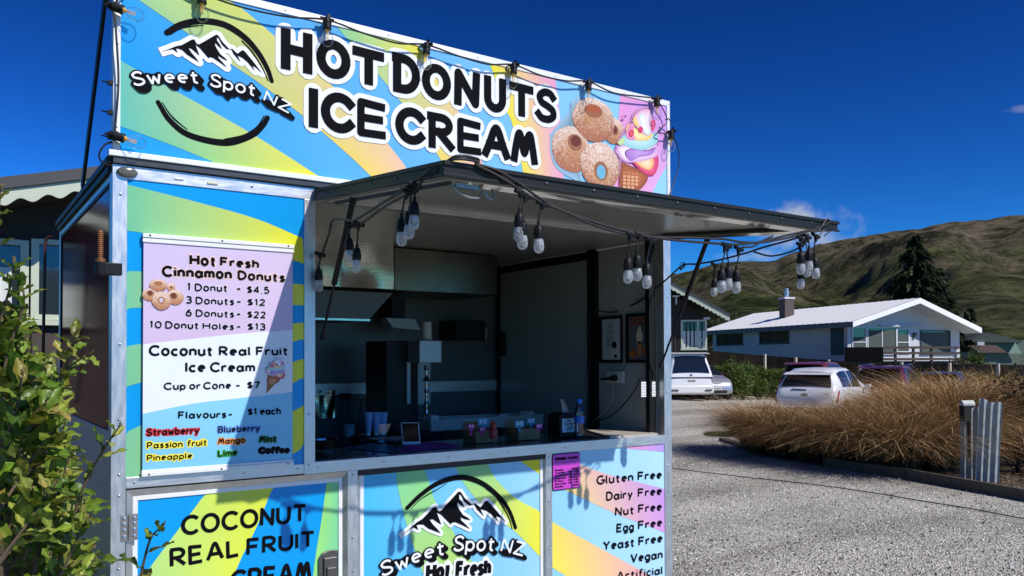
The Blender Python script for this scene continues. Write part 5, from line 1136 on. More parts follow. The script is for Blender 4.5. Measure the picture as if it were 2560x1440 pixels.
b.tube(cable_path([off(q, -.006-.020*abs(math.sin(i*1.3)), .004) for i, q in enumerate(left[4:])]+[off(q, .008) for q in corner]+[off(q, .004+.016*math.sin(i*.9), 0) for i, q in enumerate(front[:-1])], 5), .0050, 7)
right = [onY(1497, 778, 3.62), onX(1540, 779, XR-.03), onX(1600, 752, XR-.03), onX(1662, 702, XR-.01), Rr(1706, 664), Rr(1740, 660), Rr(1790, 652), Rr(1860, 634), Rr(1910, 618), Rr(1975, 600), Rr(2010, 588), Rr(2040, 578), Rr(2070, 566)]
b.tube(cable_path(right, 5), .0052, 7)
b.tube(cable_path([Rr(1885, 630), Rr(1930, 640), Rr(1985, 626), Rr(2005, 610), Rr(2018, 590)], 5), .0045, 7)
b.tube(cable_path([F_(1856, 618), F_(1880, 617), F_(1905, 603), F_(1932, 590)], 5), .0042, 7)
for k in range(3): b.tube([tuple(Rr(1706, 664)+Vector((.0, .02*math.cos(t+k), .018*math.sin(t)-.004*k))) for t in np.linspace(0, 6.28, 12)], .0022, 5)
b.tube(cable_path([F_(2046, 578), F_(2058, 560), F_(2068, 548), F_(2076, 553)], 4), .003, 6); b.tube(cable_path([F_(2050, 586), F_(2062, 574), F_(2072, 580), F_(2060, 590)], 4), .003, 6)
b.build('cable', M['rubber'], hl_, smooth=True)
def pendant(a, e, sway=0.0, roll=0.0):
    """a = take-off on the cable, e = centre of the bulb"""
    a, e = Vector(a), Vector(e); top = e+Vector((0, 0, .074)); ax = Vector((random.uniform(-.05, .05), random.uniform(-.05, .05), 1)).normalized()
    Mq = Matrix.Translation(e) @ ax.to_track_quat('Z', 'Y').to_matrix().to_4x4() @ Matrix.Rotation(random.random()*3, 4, 'Z')
    b = MB(); top = Mq @ Vector((0, 0, .080))
    b.lathe([(.0165, .016), (.0175, .018), (.0175, .030), (.0195, .032), (.0195, .037), (.0165, .039), (.0160, .052), (.012, .062), (.006, .068), (.0055, .082)], Mq, 16)
    mid = a.lerp(top, .5)+Vector((sway, 0, 0)); b.tube(cable_path([a, a.lerp(mid, .5)+Vector((sway*.4, 0, 0)), mid, top], 4), .0032, 6)
    b.tube([a+Vector((0, 0, .006)), a+Vector((0, 0, -.012)), a.lerp(top, .35)], [.010, .0095, .004], 8); b.tube([a+Vector((-.024, 0, .006)), a+Vector((.024, 0, -.004))], .0085, 8)
    s_ = b.build('lamp_socket', M['black'], hl_, smooth=True)
    b = MB(); b.lathe([(.0145, .018), (.0160, .012), (.0178, .0), (.0186, -.010), (.0178, -.020), (.0135, -.029), (.006, -.0335)], Mq, 18); b.build('bulb', M['facet_bulb'], s_, smooth=True)
    b = MB(); b.lathe([(.011, .016), (.011, .004), (.007, -.004)], Mq, 10); b.build('led_core', mat_core, s_)
mat_core = mat('pale_led_core', (0.55, 0.58, 0.62), 0.3)
for (ax_, ay_, bx_, by_, pl) in ((800, 636, 797, 710, lambda x, y: onX(x, y, XL+.02)), (875, 562, 874, 636, L_), (896, 560, 891, 661, L_), (1019, 478, 1004, 592, L_), (1029, 472, 1023, 574, L_), (1037, 462, 1035, 551, L_),
    (1302, 482, 1297, 580, F_), (1314, 490, 1306, 600, F_), (1356, 510, 1347, 609, F_), (1575, 586, 1570, 687, F_), (1597, 588, 1593, 681, F_), (1626, 600, 1617, 700, F_),
    (1787, 662, 1785, 726, Rr), (1813, 614, 1804, 712, F_), (1818, 614, 1820, 706, F_), (1847, 622, 1841, 714, F_),
    (2002, 596, 2002, 668, F_), (2011, 600, 2018, 676, Rr), (2018, 592, 2022, 661, F_), (2040, 590, 2039, 679, F_), (2000, 612, 2002, 706, Rr)):
    pendant(pl(ax_, ay_), pl(bx_, by_), random.uniform(-.006, .006))
# ================================================================== GROUND AND HILLS
def nodes_mat(name):
    m = bpy.data.materials.new(name); m.use_nodes = True; n = m.node_tree; return m, n, n.nodes['Principled BSDF'], n.nodes.new('ShaderNodeTexCoord')
def nn(n, t, **ins):
    k = n.nodes.new(t)
    for a, v in ins.items():
        if hasattr(v, 'is_linked'): n.links.new(v, k.inputs[a.replace('_', ' ')])
        else: k.inputs[a.replace('_', ' ')].default_value = v
    return k
def ramp(n, fac, stops, interp='LINEAR'):
    r = n.nodes.new('ShaderNodeValToRGB'); n.links.new(fac, r.inputs[0]); r.color_ramp.interpolation = interp
    while len(r.color_ramp.elements) < len(stops): r.color_ramp.elements.new(0.5)
    for e, (p, c) in zip(r.color_ramp.elements, stops): e.position = p; e.color = (*c, 1)
    return r.outputs[0]
def mixc(n, fac, a, b_, mode='MIX'):
    m = n.nodes.new('ShaderNodeMixRGB'); m.blend_type = mode
    for i, v in enumerate((fac, a, b_)):
        if hasattr(v, 'is_linked'): n.links.new(v, m.inputs[i])
        else: m.inputs[i].default_value = v if i == 0 else (*v, 1)
    return m.outputs[0]
# gravel
m, n, p, tcn = nodes_mat('gravel'); o_ = tcn.outputs['Object']
v1 = nn(n, 'ShaderNodeTexVoronoi', Vector=o_, Scale=70.0); v2 = nn(n, 'ShaderNodeTexVoronoi', Vector=o_, Scale=26.0); big = nn(n, 'ShaderNodeTexNoise', Vector=o_, Scale=.55, Detail=5.0); mid = nn(n, 'ShaderNodeTexNoise', Vector=o_, Scale=7.0, Detail=4.0)
sep = nn(n, 'ShaderNodeSeparateColor', Color=v1.outputs['Color'])
c1 = ramp(n, sep.outputs[0], [(0.0, (.13, .125, .11)), (.16, (.46, .448, .41)), (.6, (.64, .622, .578)), (1.0, (.88, .86, .81))])
edge = ramp(n, v1.outputs['Distance'], [(.0, (1.1, 1.1, 1.1)), (.6, (.95, .95, .95)), (.95, (.40, .40, .40))])
c2 = mixc(n, .8, c1, edge, 'MULTIPLY'); c3 = mixc(n, 1.0, c2, ramp(n, big.outputs[0], [(.3, (.74, .73, .70)), (.5, (.98, .97, .95)), (.7, (1.12, 1.11, 1.08))]), 'MULTIPLY'); c4 = mixc(n, 1.0, c3, ramp(n, mid.outputs[0], [(.3, (.80, .80, .80)), (.7, (1.12, 1.12, 1.12))]), 'MULTIPLY')
mpg = n.nodes.new('ShaderNodeMapping'); n.links.new(o_, mpg.inputs[0]); mpg.inputs['Rotation'].default_value = (0, 0, R(-43)); mpg.inputs['Scale'].default_value = (.10, 1.25, 1)
trk = nn(n, 'ShaderNodeTexNoise', Vector=mpg.outputs[0], Scale=1.0, Detail=3.0); c4 = mixc(n, 1.0, c4, ramp(n, trk.outputs[0], [(.36, (.80, .79, .76)), (.52, (1.0, 1.0, .99)), (.66, (1.10, 1.09, 1.07))]), 'MULTIPLY')
n.links.new(c4, p.inputs['Base Color']); p.inputs['Roughness'].default_value = .85; p.inputs['Specular IOR Level'].default_value = .2
ad = nn(n, 'ShaderNodeMath'); ad.operation = 'MULTIPLY_ADD'; n.links.new(v2.outputs['Distance'], ad.inputs[0]); ad.inputs[1].default_value = -.8; n.links.new(v1.outputs['Distance'], ad.inputs[2])
bmp = nn(n, 'ShaderNodeBump', Height=ad.outputs[0], Strength=1.0, Distance=.02); bmp.invert = True; n.links.new(bmp.outputs[0], p.inputs['Normal'])
M['gravel'] = m
M['turf'] = mat('grass_ground', (.05, .075, .02), .9, var=.4, vscale=.6)
b = MB(); b.add([hz(-1.88, -14, .004), hz(-30, -14, .004), hz(-30, 44, .004), hz(-1.88, 44, .004)], [(0, 1, 2, 3)]); tag(b.build('added_lawn', M['turf']), kind='structure')  # unseen lawn, added so the end window mirrors darker ground
b = MB(); N = 44
def wob(q, t): return 0
gy = [(hz(la, de)) for de in np.linspace(-14, 44, N) for la in np.linspace(-1.9, 34, N)]
gy = [Vector((q.x, q.y, ground_z(q.x, q.y)+.012*mnoise.noise(Vector((q.x*.5, q.y*.5, 0))))) for q in gy]
b.add(gy, [(i*N+k, i*N+k+1, (i+1)*N+k+1, (i+1)*N+k) for i in range(N-1) for k in range(N-1)]); tag(b.build('gravel_yard', M['gravel'], smooth=True), kind='structure')
b = MB(); rr = [0, 30, 60, 120, 250, 600, 1500, 4000, 7000]; na = 48
vs = [(r_*math.cos(2*math.pi*k/na), r_*math.sin(2*math.pi*k/na), -.52) for r_ in rr for k in range(na)]
b.add(vs, [(i*na+k, i*na+(k+1) % na, (i+1)*na+(k+1) % na, (i+1)*na+k) for i in range(len(rr)-1) for k in range(na)]); tag(b.build('ground', M['turf']), kind='structure')
# loose stones lying on the gravel close by
b = MB(); n_st = 9000
for k in range(n_st):
    de = 4.6+11*random.random()**1.6; la = .193*de+random.random()*(de*.66-.193*de+.6); q = hz(la-.1, de); r_ = random.uniform(.004, .013)*(1.0+.03*de); g_ = random.choice((.06, .30, .42, .5, .7)); a = random.random()*6
    z = ground_z(q.x, q.y)+.004; ex, ey = r_*math.cos(a), r_*math.sin(a); sq = random.uniform(.5, .9); h_ = r_*random.uniform(.5, .9)
    vs = [(q.x+ex, q.y+ey, z), (q.x-ey*sq, q.y+ex*sq, z+h_*.2), (q.x-ex, q.y-ey, z), (q.x+ey*sq, q.y-ex*sq, z), (q.x+ex*.4-ey*.2, q.y+ey*.4, z+h_), (q.x-ex*.4, q.y-ey*.4+ex*.2, z+h_*.9)]
    b.add(vs, [(0, 1, 4), (1, 5, 4), (1, 2, 5), (2, 3, 5), (3, 4, 5), (3, 0, 4)], 0, (g_, g_*.985, g_*.94))
M['stone'] = mat('loose_stone', (.3, .3, .3), .85, attr=True, spec=.2, var=.1, vscale=80)
tag(b.build('loose_stones', M['stone'], recalc=False), kind='stuff')

# hills
RIDGE = [(-1500, 640), (-600, 560), (0, 600), (300, 650), (900, 720), (1400, 740), (1600, 715), (1674, 702), (1731, 675), (1778, 661), (1825, 653.7), (1865, 651), (1896, 651), (1938, 649), (1979, 632), (2014, 625), (2030, 617), (2047, 608), (2085, 603), (2155, 589), (2194, 584), (2230, 578), (2300, 572), (2333, 560), (2391, 550), (2469, 547), (2518, 538), (2560, 534), (2800, 500), (3400, 470), (5200, 560)]
ra = []; re_ = []
for x, y in RIDGE:
    d = ray(x, y); ra.append(math.atan2(d[0]*math.cos(YAW)-d[1]*math.sin(YAW), d[0]*math.sin(YAW)+d[1]*math.cos(YAW))); re_.append(d[2]/math.hypot(d[0], d[1]))
NA, NR = 560, 130; RR = 1900.0; r0 = 170.0
b = MB(); vs = []
az = np.linspace(R(-52), R(63), NA); rad = np.concatenate([r0+(RR-r0)*np.linspace(0, 1, NR-12)**1.35, np.linspace(RR+40, 3000, 12)])
for r_ in rad:
    for a in az:
        el = np.interp(a, ra, re_); H = el*RR; s_ = min(1, (r_-r0)/(RR-r0)); q = hz(r_*math.sin(a), r_*math.cos(a))
        P = Vector((q.x/520, q.y/520, 0)); rd = 1-abs(mnoise.noise(P*1.3))*2; r2 = 1-abs(mnoise.noise(P*3.1+Vector((5, 3, 0))))*2; r3 = mnoise.fractal(P*9, 1.0, 2.0, 5)
        sp = 0.055*math.sin(a*26+r_/420.0+1.6*mnoise.noise(P*2))
        if r_ <= RR:
            z = H*(0.62*s_**1.15+0.38*s_**2.4) + (rd*26+r2*24+(1-abs(mnoise.noise(P*7.3+Vector((1, 9, 0))))*2)*14)*s_*(1-s_)*1.9 + H*sp*math.sin(math.pi*s_)*1.3 + r3*17*min(1, s_*3)*(1-.75*s_)
        else: z = H-(r_-RR)*.25
        vs.append((q.x, q.y, z-.5 if s_ > 0 else -2))
b.add(vs, [(i*NA+k, i*NA+k+1, (i+1)*NA+k+1, (i+1)*NA+k) for i in range(len(rad)-1) for k in range(NA-1)])
m, n, p, tcn = nodes_mat('hillside'); o_ = tcn.outputs['Object']
wp = nn(n, 'ShaderNodeTexNoise', Vector=o_, Scale=.012, Detail=3.0)
na_ = nn(n, 'ShaderNodeTexNoise', Vector=o_, Scale=.0045, Detail=8.0, Roughness=.62, Distortion=.4); nb = nn(n, 'ShaderNodeTexNoise', Vector=o_, Scale=.026, Detail=10.0, Roughness=.72, Distortion=.6); ncl = nn(n, 'ShaderNodeTexNoise', Vector=o_, Scale=.21, Detail=9.0, Roughness=.82)
vz = nn(n, 'ShaderNodeTexVoronoi', Vector=o_, Scale=.045)
sx = nn(n, 'ShaderNodeSeparateXYZ', Vector=o_); ht = nn(n, 'ShaderNodeMapRange', Value=sx.outputs[2]); ht.inputs['From Min'].default_value = 15; ht.inputs['From Max'].default_value = 330
hm = nn(n, 'ShaderNodeMath'); hm.operation = 'MULTIPLY_ADD'; n.links.new(na_.outputs[0], hm.inputs[0]); hm.inputs[1].default_value = 1.6; hm2 = nn(n, 'ShaderNodeMath'); hm2.operation = 'MULTIPLY_ADD'; n.links.new(ht.outputs[0], hm2.inputs[0]); hm2.inputs[1].default_value = .55; hm2.inputs[2].default_value = -.55; n.links.new(hm2.outputs[0], hm.inputs[2])
base = ramp(n, hm.outputs[0], [(.04, (.185, .21, .08)), (.22, (.145, .152, .075)), (.40, (.168, .145, .098)), (.66, (.215, .175, .132)), (1.0, (.255, .212, .165))])
sc_ = ramp(n, nb.outputs[0], [(.38, (.14, .18, .15)), (.47, (.50, .54, .48)), (.56, (1, 1, 1)), (.70, (1.35, 1.30, 1.15))])
cl = ramp(n, ncl.outputs[0], [(.38, (.18, .22, .18)), (.50, (.90, .92, .88)), (.70, (1.5, 1.42, 1.25))])
c_ = mixc(n, 1.0, mixc(n, 1.0, base, sc_, 'MULTIPLY'), cl, 'MULTIPLY')
n.links.new(c_, p.inputs['Base Color']); p.inputs['Roughness'].default_value = .95; p.inputs['Specular IOR Level'].default_value = .05
bm_ = nn(n, 'ShaderNodeBump', Height=ncl.outputs[0], Strength=.8, Distance=12.0); n.links.new(bm_.outputs[0], p.inputs['Normal'])
tag(b.build('hills', m, smooth=True, recalc=False), kind='structure')
# ================================================================== HOUSES AND FENCE
def plane_pt(px_, py_, P0, nrm):
    d = Vector(ray(px_, py_)); c = Vector(CAM); t = (Vector(P0)-c).dot(nrm)/d.dot(nrm); return c+d*t
class Wall:
    """a vertical wall plane: rectangles surveyed on it become boxes standing proud of it"""
    def __init__(s, P0, along, out): s.P0 = Vector(P0); s.a = Vector(along).normalized(); s.n = Vector(out).normalized()
    def uv(s, x, y):
        p = plane_pt(x, y, s.P0, s.n); return (p-s.P0).dot(s.a), p.z
    def rect(s, x0, y0, x1, y1):
        xm, ym_ = (x0+x1)/2, (y0+y1)/2; return s.uv(x0, ym_)[0], s.uv(x1, ym_)[0], s.uv(xm, y1)[1], s.uv(xm, y0)[1]
    def P(s, u, z, o=0.0): return Vector((s.P0.x+s.a.x*u+s.n.x*o, s.P0.y+s.a.y*u+s.n.y*o, z))
    def slab(s, b, u0, u1, z0, z1, o0, o1, mt=0, col=None):
        vs = [s.P(u, z, o) for u in (u0, u1) for o in (o0, o1) for z in (z0, z1)]
        b.add(vs, [(0, 1, 3, 2), (4, 6, 7, 5), (0, 4, 5, 1), (2, 3, 7, 6), (0, 2, 6, 4), (1, 5, 7, 3)], mt, col)
WHITE = mat('white_render', (.57, .58, .585), .8, var=.03, vscale=1.5); ROOFW = mat('white_roof_sheet', (.90, .905, .91), .55, var=.02, vscale=2); GREYW = mat('grey_fascia', (.16, .165, .17), .6)
CURT = mat('pale_curtain', (.62, .64, .62), .9); CURD = mat('dim_green_curtain', (.075, .095, .085), .9); DGL = mat('dark_window_glass', (.02, .03, .035), .06, spec=.8); BROWN = mat('dark_brown_cladding', (.030, .020, .016), .75, var=.25, vscale=6); CREAM = mat('pale_green_trim', (.50, .54, .42), .6); SASH = mat('white_sash', (.72, .74, .74), .5)
DGREY = mat('dark_roof_trim', (.05, .05, .052), .6)
def window(w_, px, parent, frame_m, glass_m, mull=(), cross=(), curtain=None, cm=None, th=.05, fr=.05, sill=True):
    u0, u1, z0, z1 = w_.rect(*px); 
    if u0 > u1: u0, u1 = u1, u0
    b = MB(); w_.slab(b, u0, u1, z0, z1, .004, .012); win = b.build('window', glass_m, parent)
    b = MB(); w_.slab(b, u0-fr*.4, u0+fr*.6, z0, z1, .013, th); w_.slab(b, u1-fr*.6, u1+fr*.4, z0, z1, .013, th); w_.slab(b, u0+fr*.6, u1-fr*.6, z1-fr*.7, z1+.004, .013, th-.002); w_.slab(b, u0+fr*.6, u1-fr*.6, z0-.004, z0+fr*.7, .013, th-.002)
    for q in mull: uu = u0+(u1-u0)*q; w_.slab(b, uu-fr*.45, uu+fr*.45, z0+fr*.7, z1-fr*.7, .014, th-.004)
    for q, qa, qb in cross: zz = z0+(z1-z0)*q; w_.slab(b, u0+(u1-u0)*qa, u0+(u1-u0)*qb, zz-fr*.4, zz+fr*.4, .015, th-.006)
    b.build('frame', frame_m, win)
    if sill: b = MB(); w_.slab(b, u0-.06, u1+.06, z0-.06, z0-.008, .002, th+.03); b.build('sill', frame_m, win)
    if curtain:
        b = MB(); ua, ub, za, zb = curtain; n_ = 26
        A = [w_.P(u0+(u1-u0)*(ua+(ub-ua)*i/n_), z0+(z1-z0)*za, .0128+.010*(1+math.sin(i*1.9))/2) for i in range(n_+1)]; B_ = [Vector((q.x, q.y, z0+(z1-z0)*zb)) for q in A]
        b.add(A+B_, [(i, i+1, n_+2+i, n_+1+i) for i in range(n_)]); b.build('curtain', cm or CURT, win, smooth=True)
    return win

# --- white house with gable to the camera
d = ray(650, 890); e2 = Vector((d[0], d[1], 0)).normalized(); e1 = Vector((e2.y, -e2.x, 0))
ZG = 40.0; P0 = at(2119, 860, ZG); P0.z = 0
wh = thing('white_house', 'long low white house with bright white roof, brown chimney and gable end behind the fence', 'house', (P0.x, P0.y, -.4))
GW = Wall(P0, e1, -e2); SW = Wall(P0, e2, -e1)
wid = GW.uv(2399, 860)[0]; ln = SW.uv(1782, 850)[0]
ez = GW.uv(2119, 818)[1]; mid = wid/2
def front_at(px_, py_, o): return Wall(P0-e2*o, e1, -e2).uv(px_, py_)
OF = 1.0
uL, zL = front_at(2132, 804, OF); uR, zR = front_at(2454, 820, OF); uP, zP = front_at(2300, 745, OF)
b = MB(); zt = zP-.30
b.add([GW.P(0, -.5), GW.P(wid, -.5), GW.P(wid, zR+.15), GW.P(uP, zt), GW.P(0, zL-.05)], [(0, 1, 2, 3, 4)]); b.add([SW.P(0, -.5), SW.P(0, zL-.05), SW.P(ln, zL-.05), SW.P(ln, -.5)], [(0, 1, 2, 3)])
b.add([GW.P(wid, -.5), GW.P(wid, zR+.15), GW.P(wid, zR+.15)+e2*ln, GW.P(wid, -.5)+e2*ln], [(0, 1, 2, 3)]); b.add([GW.P(0, -.5)+e2*ln, GW.P(wid, -.5)+e2*ln, GW.P(wid, zR+.15)+e2*ln, GW.P(uP, zt)+e2*ln, GW.P(0, zL-.05)+e2*ln], [(4, 3, 2, 1, 0)])
b.build('wall', WHITE, wh)
FW = Wall(P0-e2*OF, e1, -e2)
back = ln+OF+.6
b = MB()
RA = [FW.P(uL, zL), FW.P(uP, zP), FW.P(uR, zR)]
LFT = SW.uv(1772, 820)[0]+.3
n_ = 60
for side in (0, 1):
    A, B_ = RA[side], RA[side+1]
    for i in range(n_):
        t0, t1 = i/n_, (i+1)/n_; h0, h1 = (.018, 0) if i % 2 == 0 else (0, .018); v = Vector((0, 0, 1))
        b.add([A+e2*back*t0+v*h0, A+e2*back*t1+v*h1, B_+e2*back*t1+v*h1, B_+e2*back*t0+v*h0], [(0, 1, 2, 3)])
rf = b.build('roof', ROOFW, wh)
b = MB()
for side in (0, 1):
    A, B_ = RA[side], RA[side+1]; dn = Vector((0, 0, -.26)); b.prism([A-e2*.02, B_-e2*.02, B_-e2*.02+dn, A-e2*.02+dn], e2*.05)
b.build('bargeboard', ROOFW, rf)
b = MB(); A = RA[0]; b.prism([A+Vector((0, 0, -.012)), A+Vector((0, 0, -.24)), A+Vector((0, 0, -.24))+e2*back, A+Vector((0, 0, -.012))+e2*back], e1*.05)
b.build('fascia', GREYW, rf)
b = MB(); sof = .27
for side in (0, 1):
    A, B_ = RA[side], RA[side+1]; v = Vector((0, 0, -sof+.02)); b.add([A+v, B_+v, B_+v+e2*(OF+.1), A+v+e2*(OF+.1)], [(0, 1, 2, 3)])
A = RA[0]; b.add([A+Vector((0, 0, -.235)), A+Vector((0, 0, -.235))+e1*(-uL+.05), A+Vector((0, 0, -.235))+e1*(-uL+.05)+e2*back, A+Vector((0, 0, -.235))+e2*back], [(0, 1, 2, 3)])
b.build('soffit', WHITE, rf)
# chimney
cp = FW.P(uL+(uP-uL)*.62, 0)+e2*(OF+ln*.56)
def chim_solve():
    best = None
    for t in np.linspace(.1, .98, 80):
        q = RA[0].lerp(RA[1], .55)+e2*back*t; v = q-Vector(CAM); px = CX+FPX*v.dot(Vector(rt))/v.dot(Vector(fw))
        if best is None or abs(px-1966) < best[0]: best = (abs(px-1966), q)
    return best[1]
cq = chim_solve(); zc_ = (cq-Vector(CAM)).dot(Vector(fw)); topz = at(1966, 748, zc_).z
Mq = Matrix(((e1.x, e2.x, 0, cq.x), (e1.y, e2.y, 0, cq.y), (0, 0, 1, (cq.z-.3+topz)/2), (0, 0, 0, 1)))
b = MB(); b.obox(Mq, .62, .55, topz-cq.z+.3); ch = b.build('chimney', mat('brown_chimney', (.085, .065, .060), .8, var=.1, vscale=5), wh)
b = MB(); Mt = Mq.copy(); Mt[2][3] = topz+.05; b.obox(Mt, .70, .63, .10); b.build('cap', WHITE, ch)
b = MB(); b.lathe([(.13, topz+.1), (.13, topz+.36), (.17, topz+.37), (.17, topz+.45), (.09, topz+.46), (.09, topz+.54), (.12, topz+.55), (.12, topz+.62)], Matrix.Translation((cq.x, cq.y, 0)), 14); b.build('flue', M['alu'], ch, smooth=True)
# windows and doors
TEALF = mat('teal_grey_frame', (.045, .075, .085), .6)
window(SW, (1857, 828, 1793, 862), wh, TEALF, DGL, (.35, .68)); window(SW, (1973, 818, 1900, 858), wh, TEALF, DGL, (.33, .66))
b = MB(); u = SW.rect(2110, 817, 2077, 888); SW.slab(b, min(u[:2]), max(u[:2]), u[2], u[3], .004, .02); b.build('door', mat('dark_door', (.012, .012, .013), .4), wh)
window(GW, (2130, 818, 2164, 880), wh, SASH, DGL, (), ((.40, .02, .98),), (.05, .95, .05, .60), CURD)
window(GW, (2168, 818, 2240, 884), wh, SASH, DGL, (.5,), (), (.03, .97, .03, .88), CURD); window(GW, (2241, 822, 2271, 880), wh, SASH, DGL, (), ((.42, .02, .98),), (.05, .95, .05, .75), CURD)
w3 = window(GW, (2301, 826, 2374, 884), wh, TEALF, DGL, (), (), (.04, .96, .03, .92), CURD)
b = MB(); u, z = GW.uv(2272, 818); u0_ = GW.uv(2196, 812)[0]; u1_ = GW.uv(2312, 815)[0]; GW.slab(b, u0_, u1_, z+.02, z+.10, .003, .16); b.build('window_hood', WHITE, wh)
b = MB(); u, z = GW.uv(2285, 838); GW.slab(b, u-.07, u+.07, z-.12, z+.12, .003, .12); b.build('wall_lamp', DGREY, wh)
# deck in front of the gable
DO = 2.2; DW = Wall(P0-e2*DO, e1, -e2)
dk = thing('timber_deck', 'dark timber deck with a solid screen and slatted railing in front of the white gable', 'deck', tuple(DW.P(2, -.4)))
TIM = mat('weathered_dark_timber', (.055, .040, .032), .8, var=.3, vscale=4)
b = MB(); u = DW.rect(2112, 868, 2206, 904); DW.slab(b, u[0], u[1], u[2], u[3], 0, .06); b.build('screen', mat('black_deck_screen', (.006, .006, .007), .9, spec=0.0), dk)
ua, ub = DW.uv(2206, 880)[0]+.01, DW.uv(2398, 880)[0]
for y in (868, 882, 897): 
    b = MB(); z = DW.uv(2300, y)[1]; DW.slab(b, ua, ub, z-.07, z+.04, 0, .05); b.build('rail', TIM, dk)
for x in (2240, 2285, 2330, 2392): b = MB(); u_, z = DW.uv(x, 866); DW.slab(b, u_-.05, u_+.05, -.4, z, -.09, -.005); b.build('post', TIM if x < 2390 else WHITE, dk)
b = MB(); z = DW.uv(2300, 903)[1]; DW.slab(b, DW.uv(2112, 900)[0], ub, z-.14, z, -DO+.15, -.1); b.build('deck_boards', TIM, dk)

# --- brown unit on the right, behind the vans
DB = 36.5
def hwall(dep, x0): 
    p = at(x0, 880, dep); p.z = 0; f2 = Vector((math.sin(YAW), math.cos(YAW), 0)); r2 = Vector((math.cos(YAW), -math.sin(YAW), 0)); r2 = (r2-f2*.10).normalized(); return Wall(p, r2, Vector((-r2.y, r2.x, 0))*-1)
BW = hwall(DB, 1640)
if BW.n.dot(Vector(CAM)-BW.P0) < 0: BW.n = -BW.n
bh = thing('brown_unit', 'dark brown battened cottage with scalloped white barge on the right behind the white van', 'house', tuple(BW.P(1, -.3)))
uR_ = BW.uv(1768, 850)[0]; zR_ = BW.uv(1768, 790)[1]; uA, zA = BW.uv(1600, 688); 
b = MB(); b.prism([BW.P(-4, -.5), BW.P(uR_, -.5), BW.P(uR_, zR_-.15), BW.P(uA, zA+.25), BW.P(-4, zA-1.2)], -BW.n*7)
b.build('wall', BROWN, bh)
b = MB()
for k in range(60):
    u = uR_-.06-k*.17
    if u < -1.2: break
    zt = zR_-.17+(zA+.2-zR_)*min(1, (uR_-u)/(uR_-uA)); BW.slab(b, u-.03, u+.03, -.4, min(zt, BW.uv(1720, 792)[1]-.02), .002, .03); BW.slab(b, u-.028, u+.028, BW.uv(1720, 792)[1]+.06, zt, .002, .05)
b.build('battens', BROWN, bh)
b = MB(); z = BW.uv(1720, 792)[1]; BW.slab(b, -1, uR_+.02, z-.015, z+.055, .002, .10); b.build('beam', BROWN, bh)
BF = Wall(BW.P(0, 0, .7), BW.a, BW.n)
def scallop_barge(W_, pa, pb, hgt, wl, th, parent, m, m2):
    (u0, z0), (u1, z1) = pa, pb; L = math.hypot(u1-u0, z1-z0); n_ = int(L/wl*10); top = []; low = []
    for i in range(n_+1):
        t = i/n_; u, z = u0+(u1-u0)*t, z0+(z1-z0)*t; top.append((u, z)); low.append((u, z-hgt-.026*(math.sin(2*math.pi*t*L/wl))*min(1, wl/.2)))
    b = MB(); vs = [W_.P(u, z, o) for o in (0, th) for (u, z) in top+low]; N_ = n_+1
    fs = []
    for o in (0, 1):
        q = o*2*N_; fs += [(q+i, q+i+1, q+N_+i+1, q+N_+i) for i in range(n_)]
    fs += [(i, 2*N_+i, 2*N_+i+1, i+1) for i in range(n_)]+[(N_+i, N_+i+1, 3*N_+i+1, 3*N_+i) for i in range(n_)]
    b.add(vs, fs); o1 = b.build('bargeboard', m, parent)
    b = MB(); b.prism([W_.P(u0, z0+.004, th+.03), W_.P(u1, z1+.004, th+.03), W_.P(u1, z1+.09, th+.03), W_.P(u0, z0+.09, th+.03)], -W_.n*(th+.10)); b.build('roof_trim', m2, o1)
    return o1
scallop_barge(BF, BF.uv(1640, 690), BF.uv(1824, 791), .22, .20, .03, bh, CREAM, DGREY)
b = MB(); a, e = BF.uv(1640, 690), BF.uv(1824, 791); A, B_ = BF.P(*a, .03), BF.P(*e, .03); b.prism([A+Vector((0, 0, .095)), B_+Vector((0, 0, .095)), B_+Vector((0, 0, .13)), A+Vector((0, 0, .13))], -BW.n*8.2); b.build('roof', DGREY, bh)
window(BW, (1704, 800, 1765, 872), bh, CREAM, DGL, (.66,), ((.30, .67, .98),), (.03, .97, .03, .62), th=.07, fr=.09)
b = MB(); u, z = BW.uv(1766, 799); BW.slab(b, u-.15, u+.12, z, z+.09, .05, .35); b.build('eave_lamp', WHITE, bh)
b = MB(); u, z = BW.uv(1688, 742); BW.slab(b, u-.14, u+.14, z-.02, z+.03, .05, .5); BW.slab(b, u-.02, u+.03, z-.35, z-.02, .05, .5); b.build('wall_bracket', WHITE, bh)

# --- brown unit on the left, behind the kiosk
LY = 9.6
LW = Wall((-6, LY, 0), (1, 0, 0), (0, -1, 0))
lh = thing('brown_unit', 'dark brown boarded cottage with curtained window and scalloped barge left of the kiosk', 'house', (-1, LY, 0))
LF = Wall((-6, LY-.65, 0), (1, 0, 0), (0, -1, 0))
pa, pb = LF.uv(-400, 524), LF.uv(292, 441); 
sl_ = (pb[1]-pa[1])/(pb[0]-pa[0]); ue = pb[0]+.6; pe = (ue, pb[1]+sl_*.6); p2 = (ue+(ue-pa[0]), pa[1])
b = MB(); b.prism([LW.P(pa[0]+.1, -.1), LW.P(p2[0]-.1, -.1), LW.P(p2[0]-.1, p2[1]-.05), LW.P(pe[0], pe[1]-.02), LW.P(pa[0]+.1, pa[1]-.05)], (0, 7, 0)); b.build('wall', BROWN, lh)
scallop_barge(LF, pa, pe, .125, .235, .03, lh, CREAM, DGREY); scallop_barge(LF, (pe[0]+.001, pe[1]), p2, .125, .235, .03, lh, CREAM, DGREY)
b = MB()
for A, B_ in ((pa, pe), (pe, p2)): b.prism([LF.P(A[0], A[1]+.095, .03), LF.P(B_[0], B_[1]+.095, .03), LF.P(B_[0], B_[1]+.12, .03), LF.P(A[0], A[1]+.12, .03)], (0, 8.5, 0))
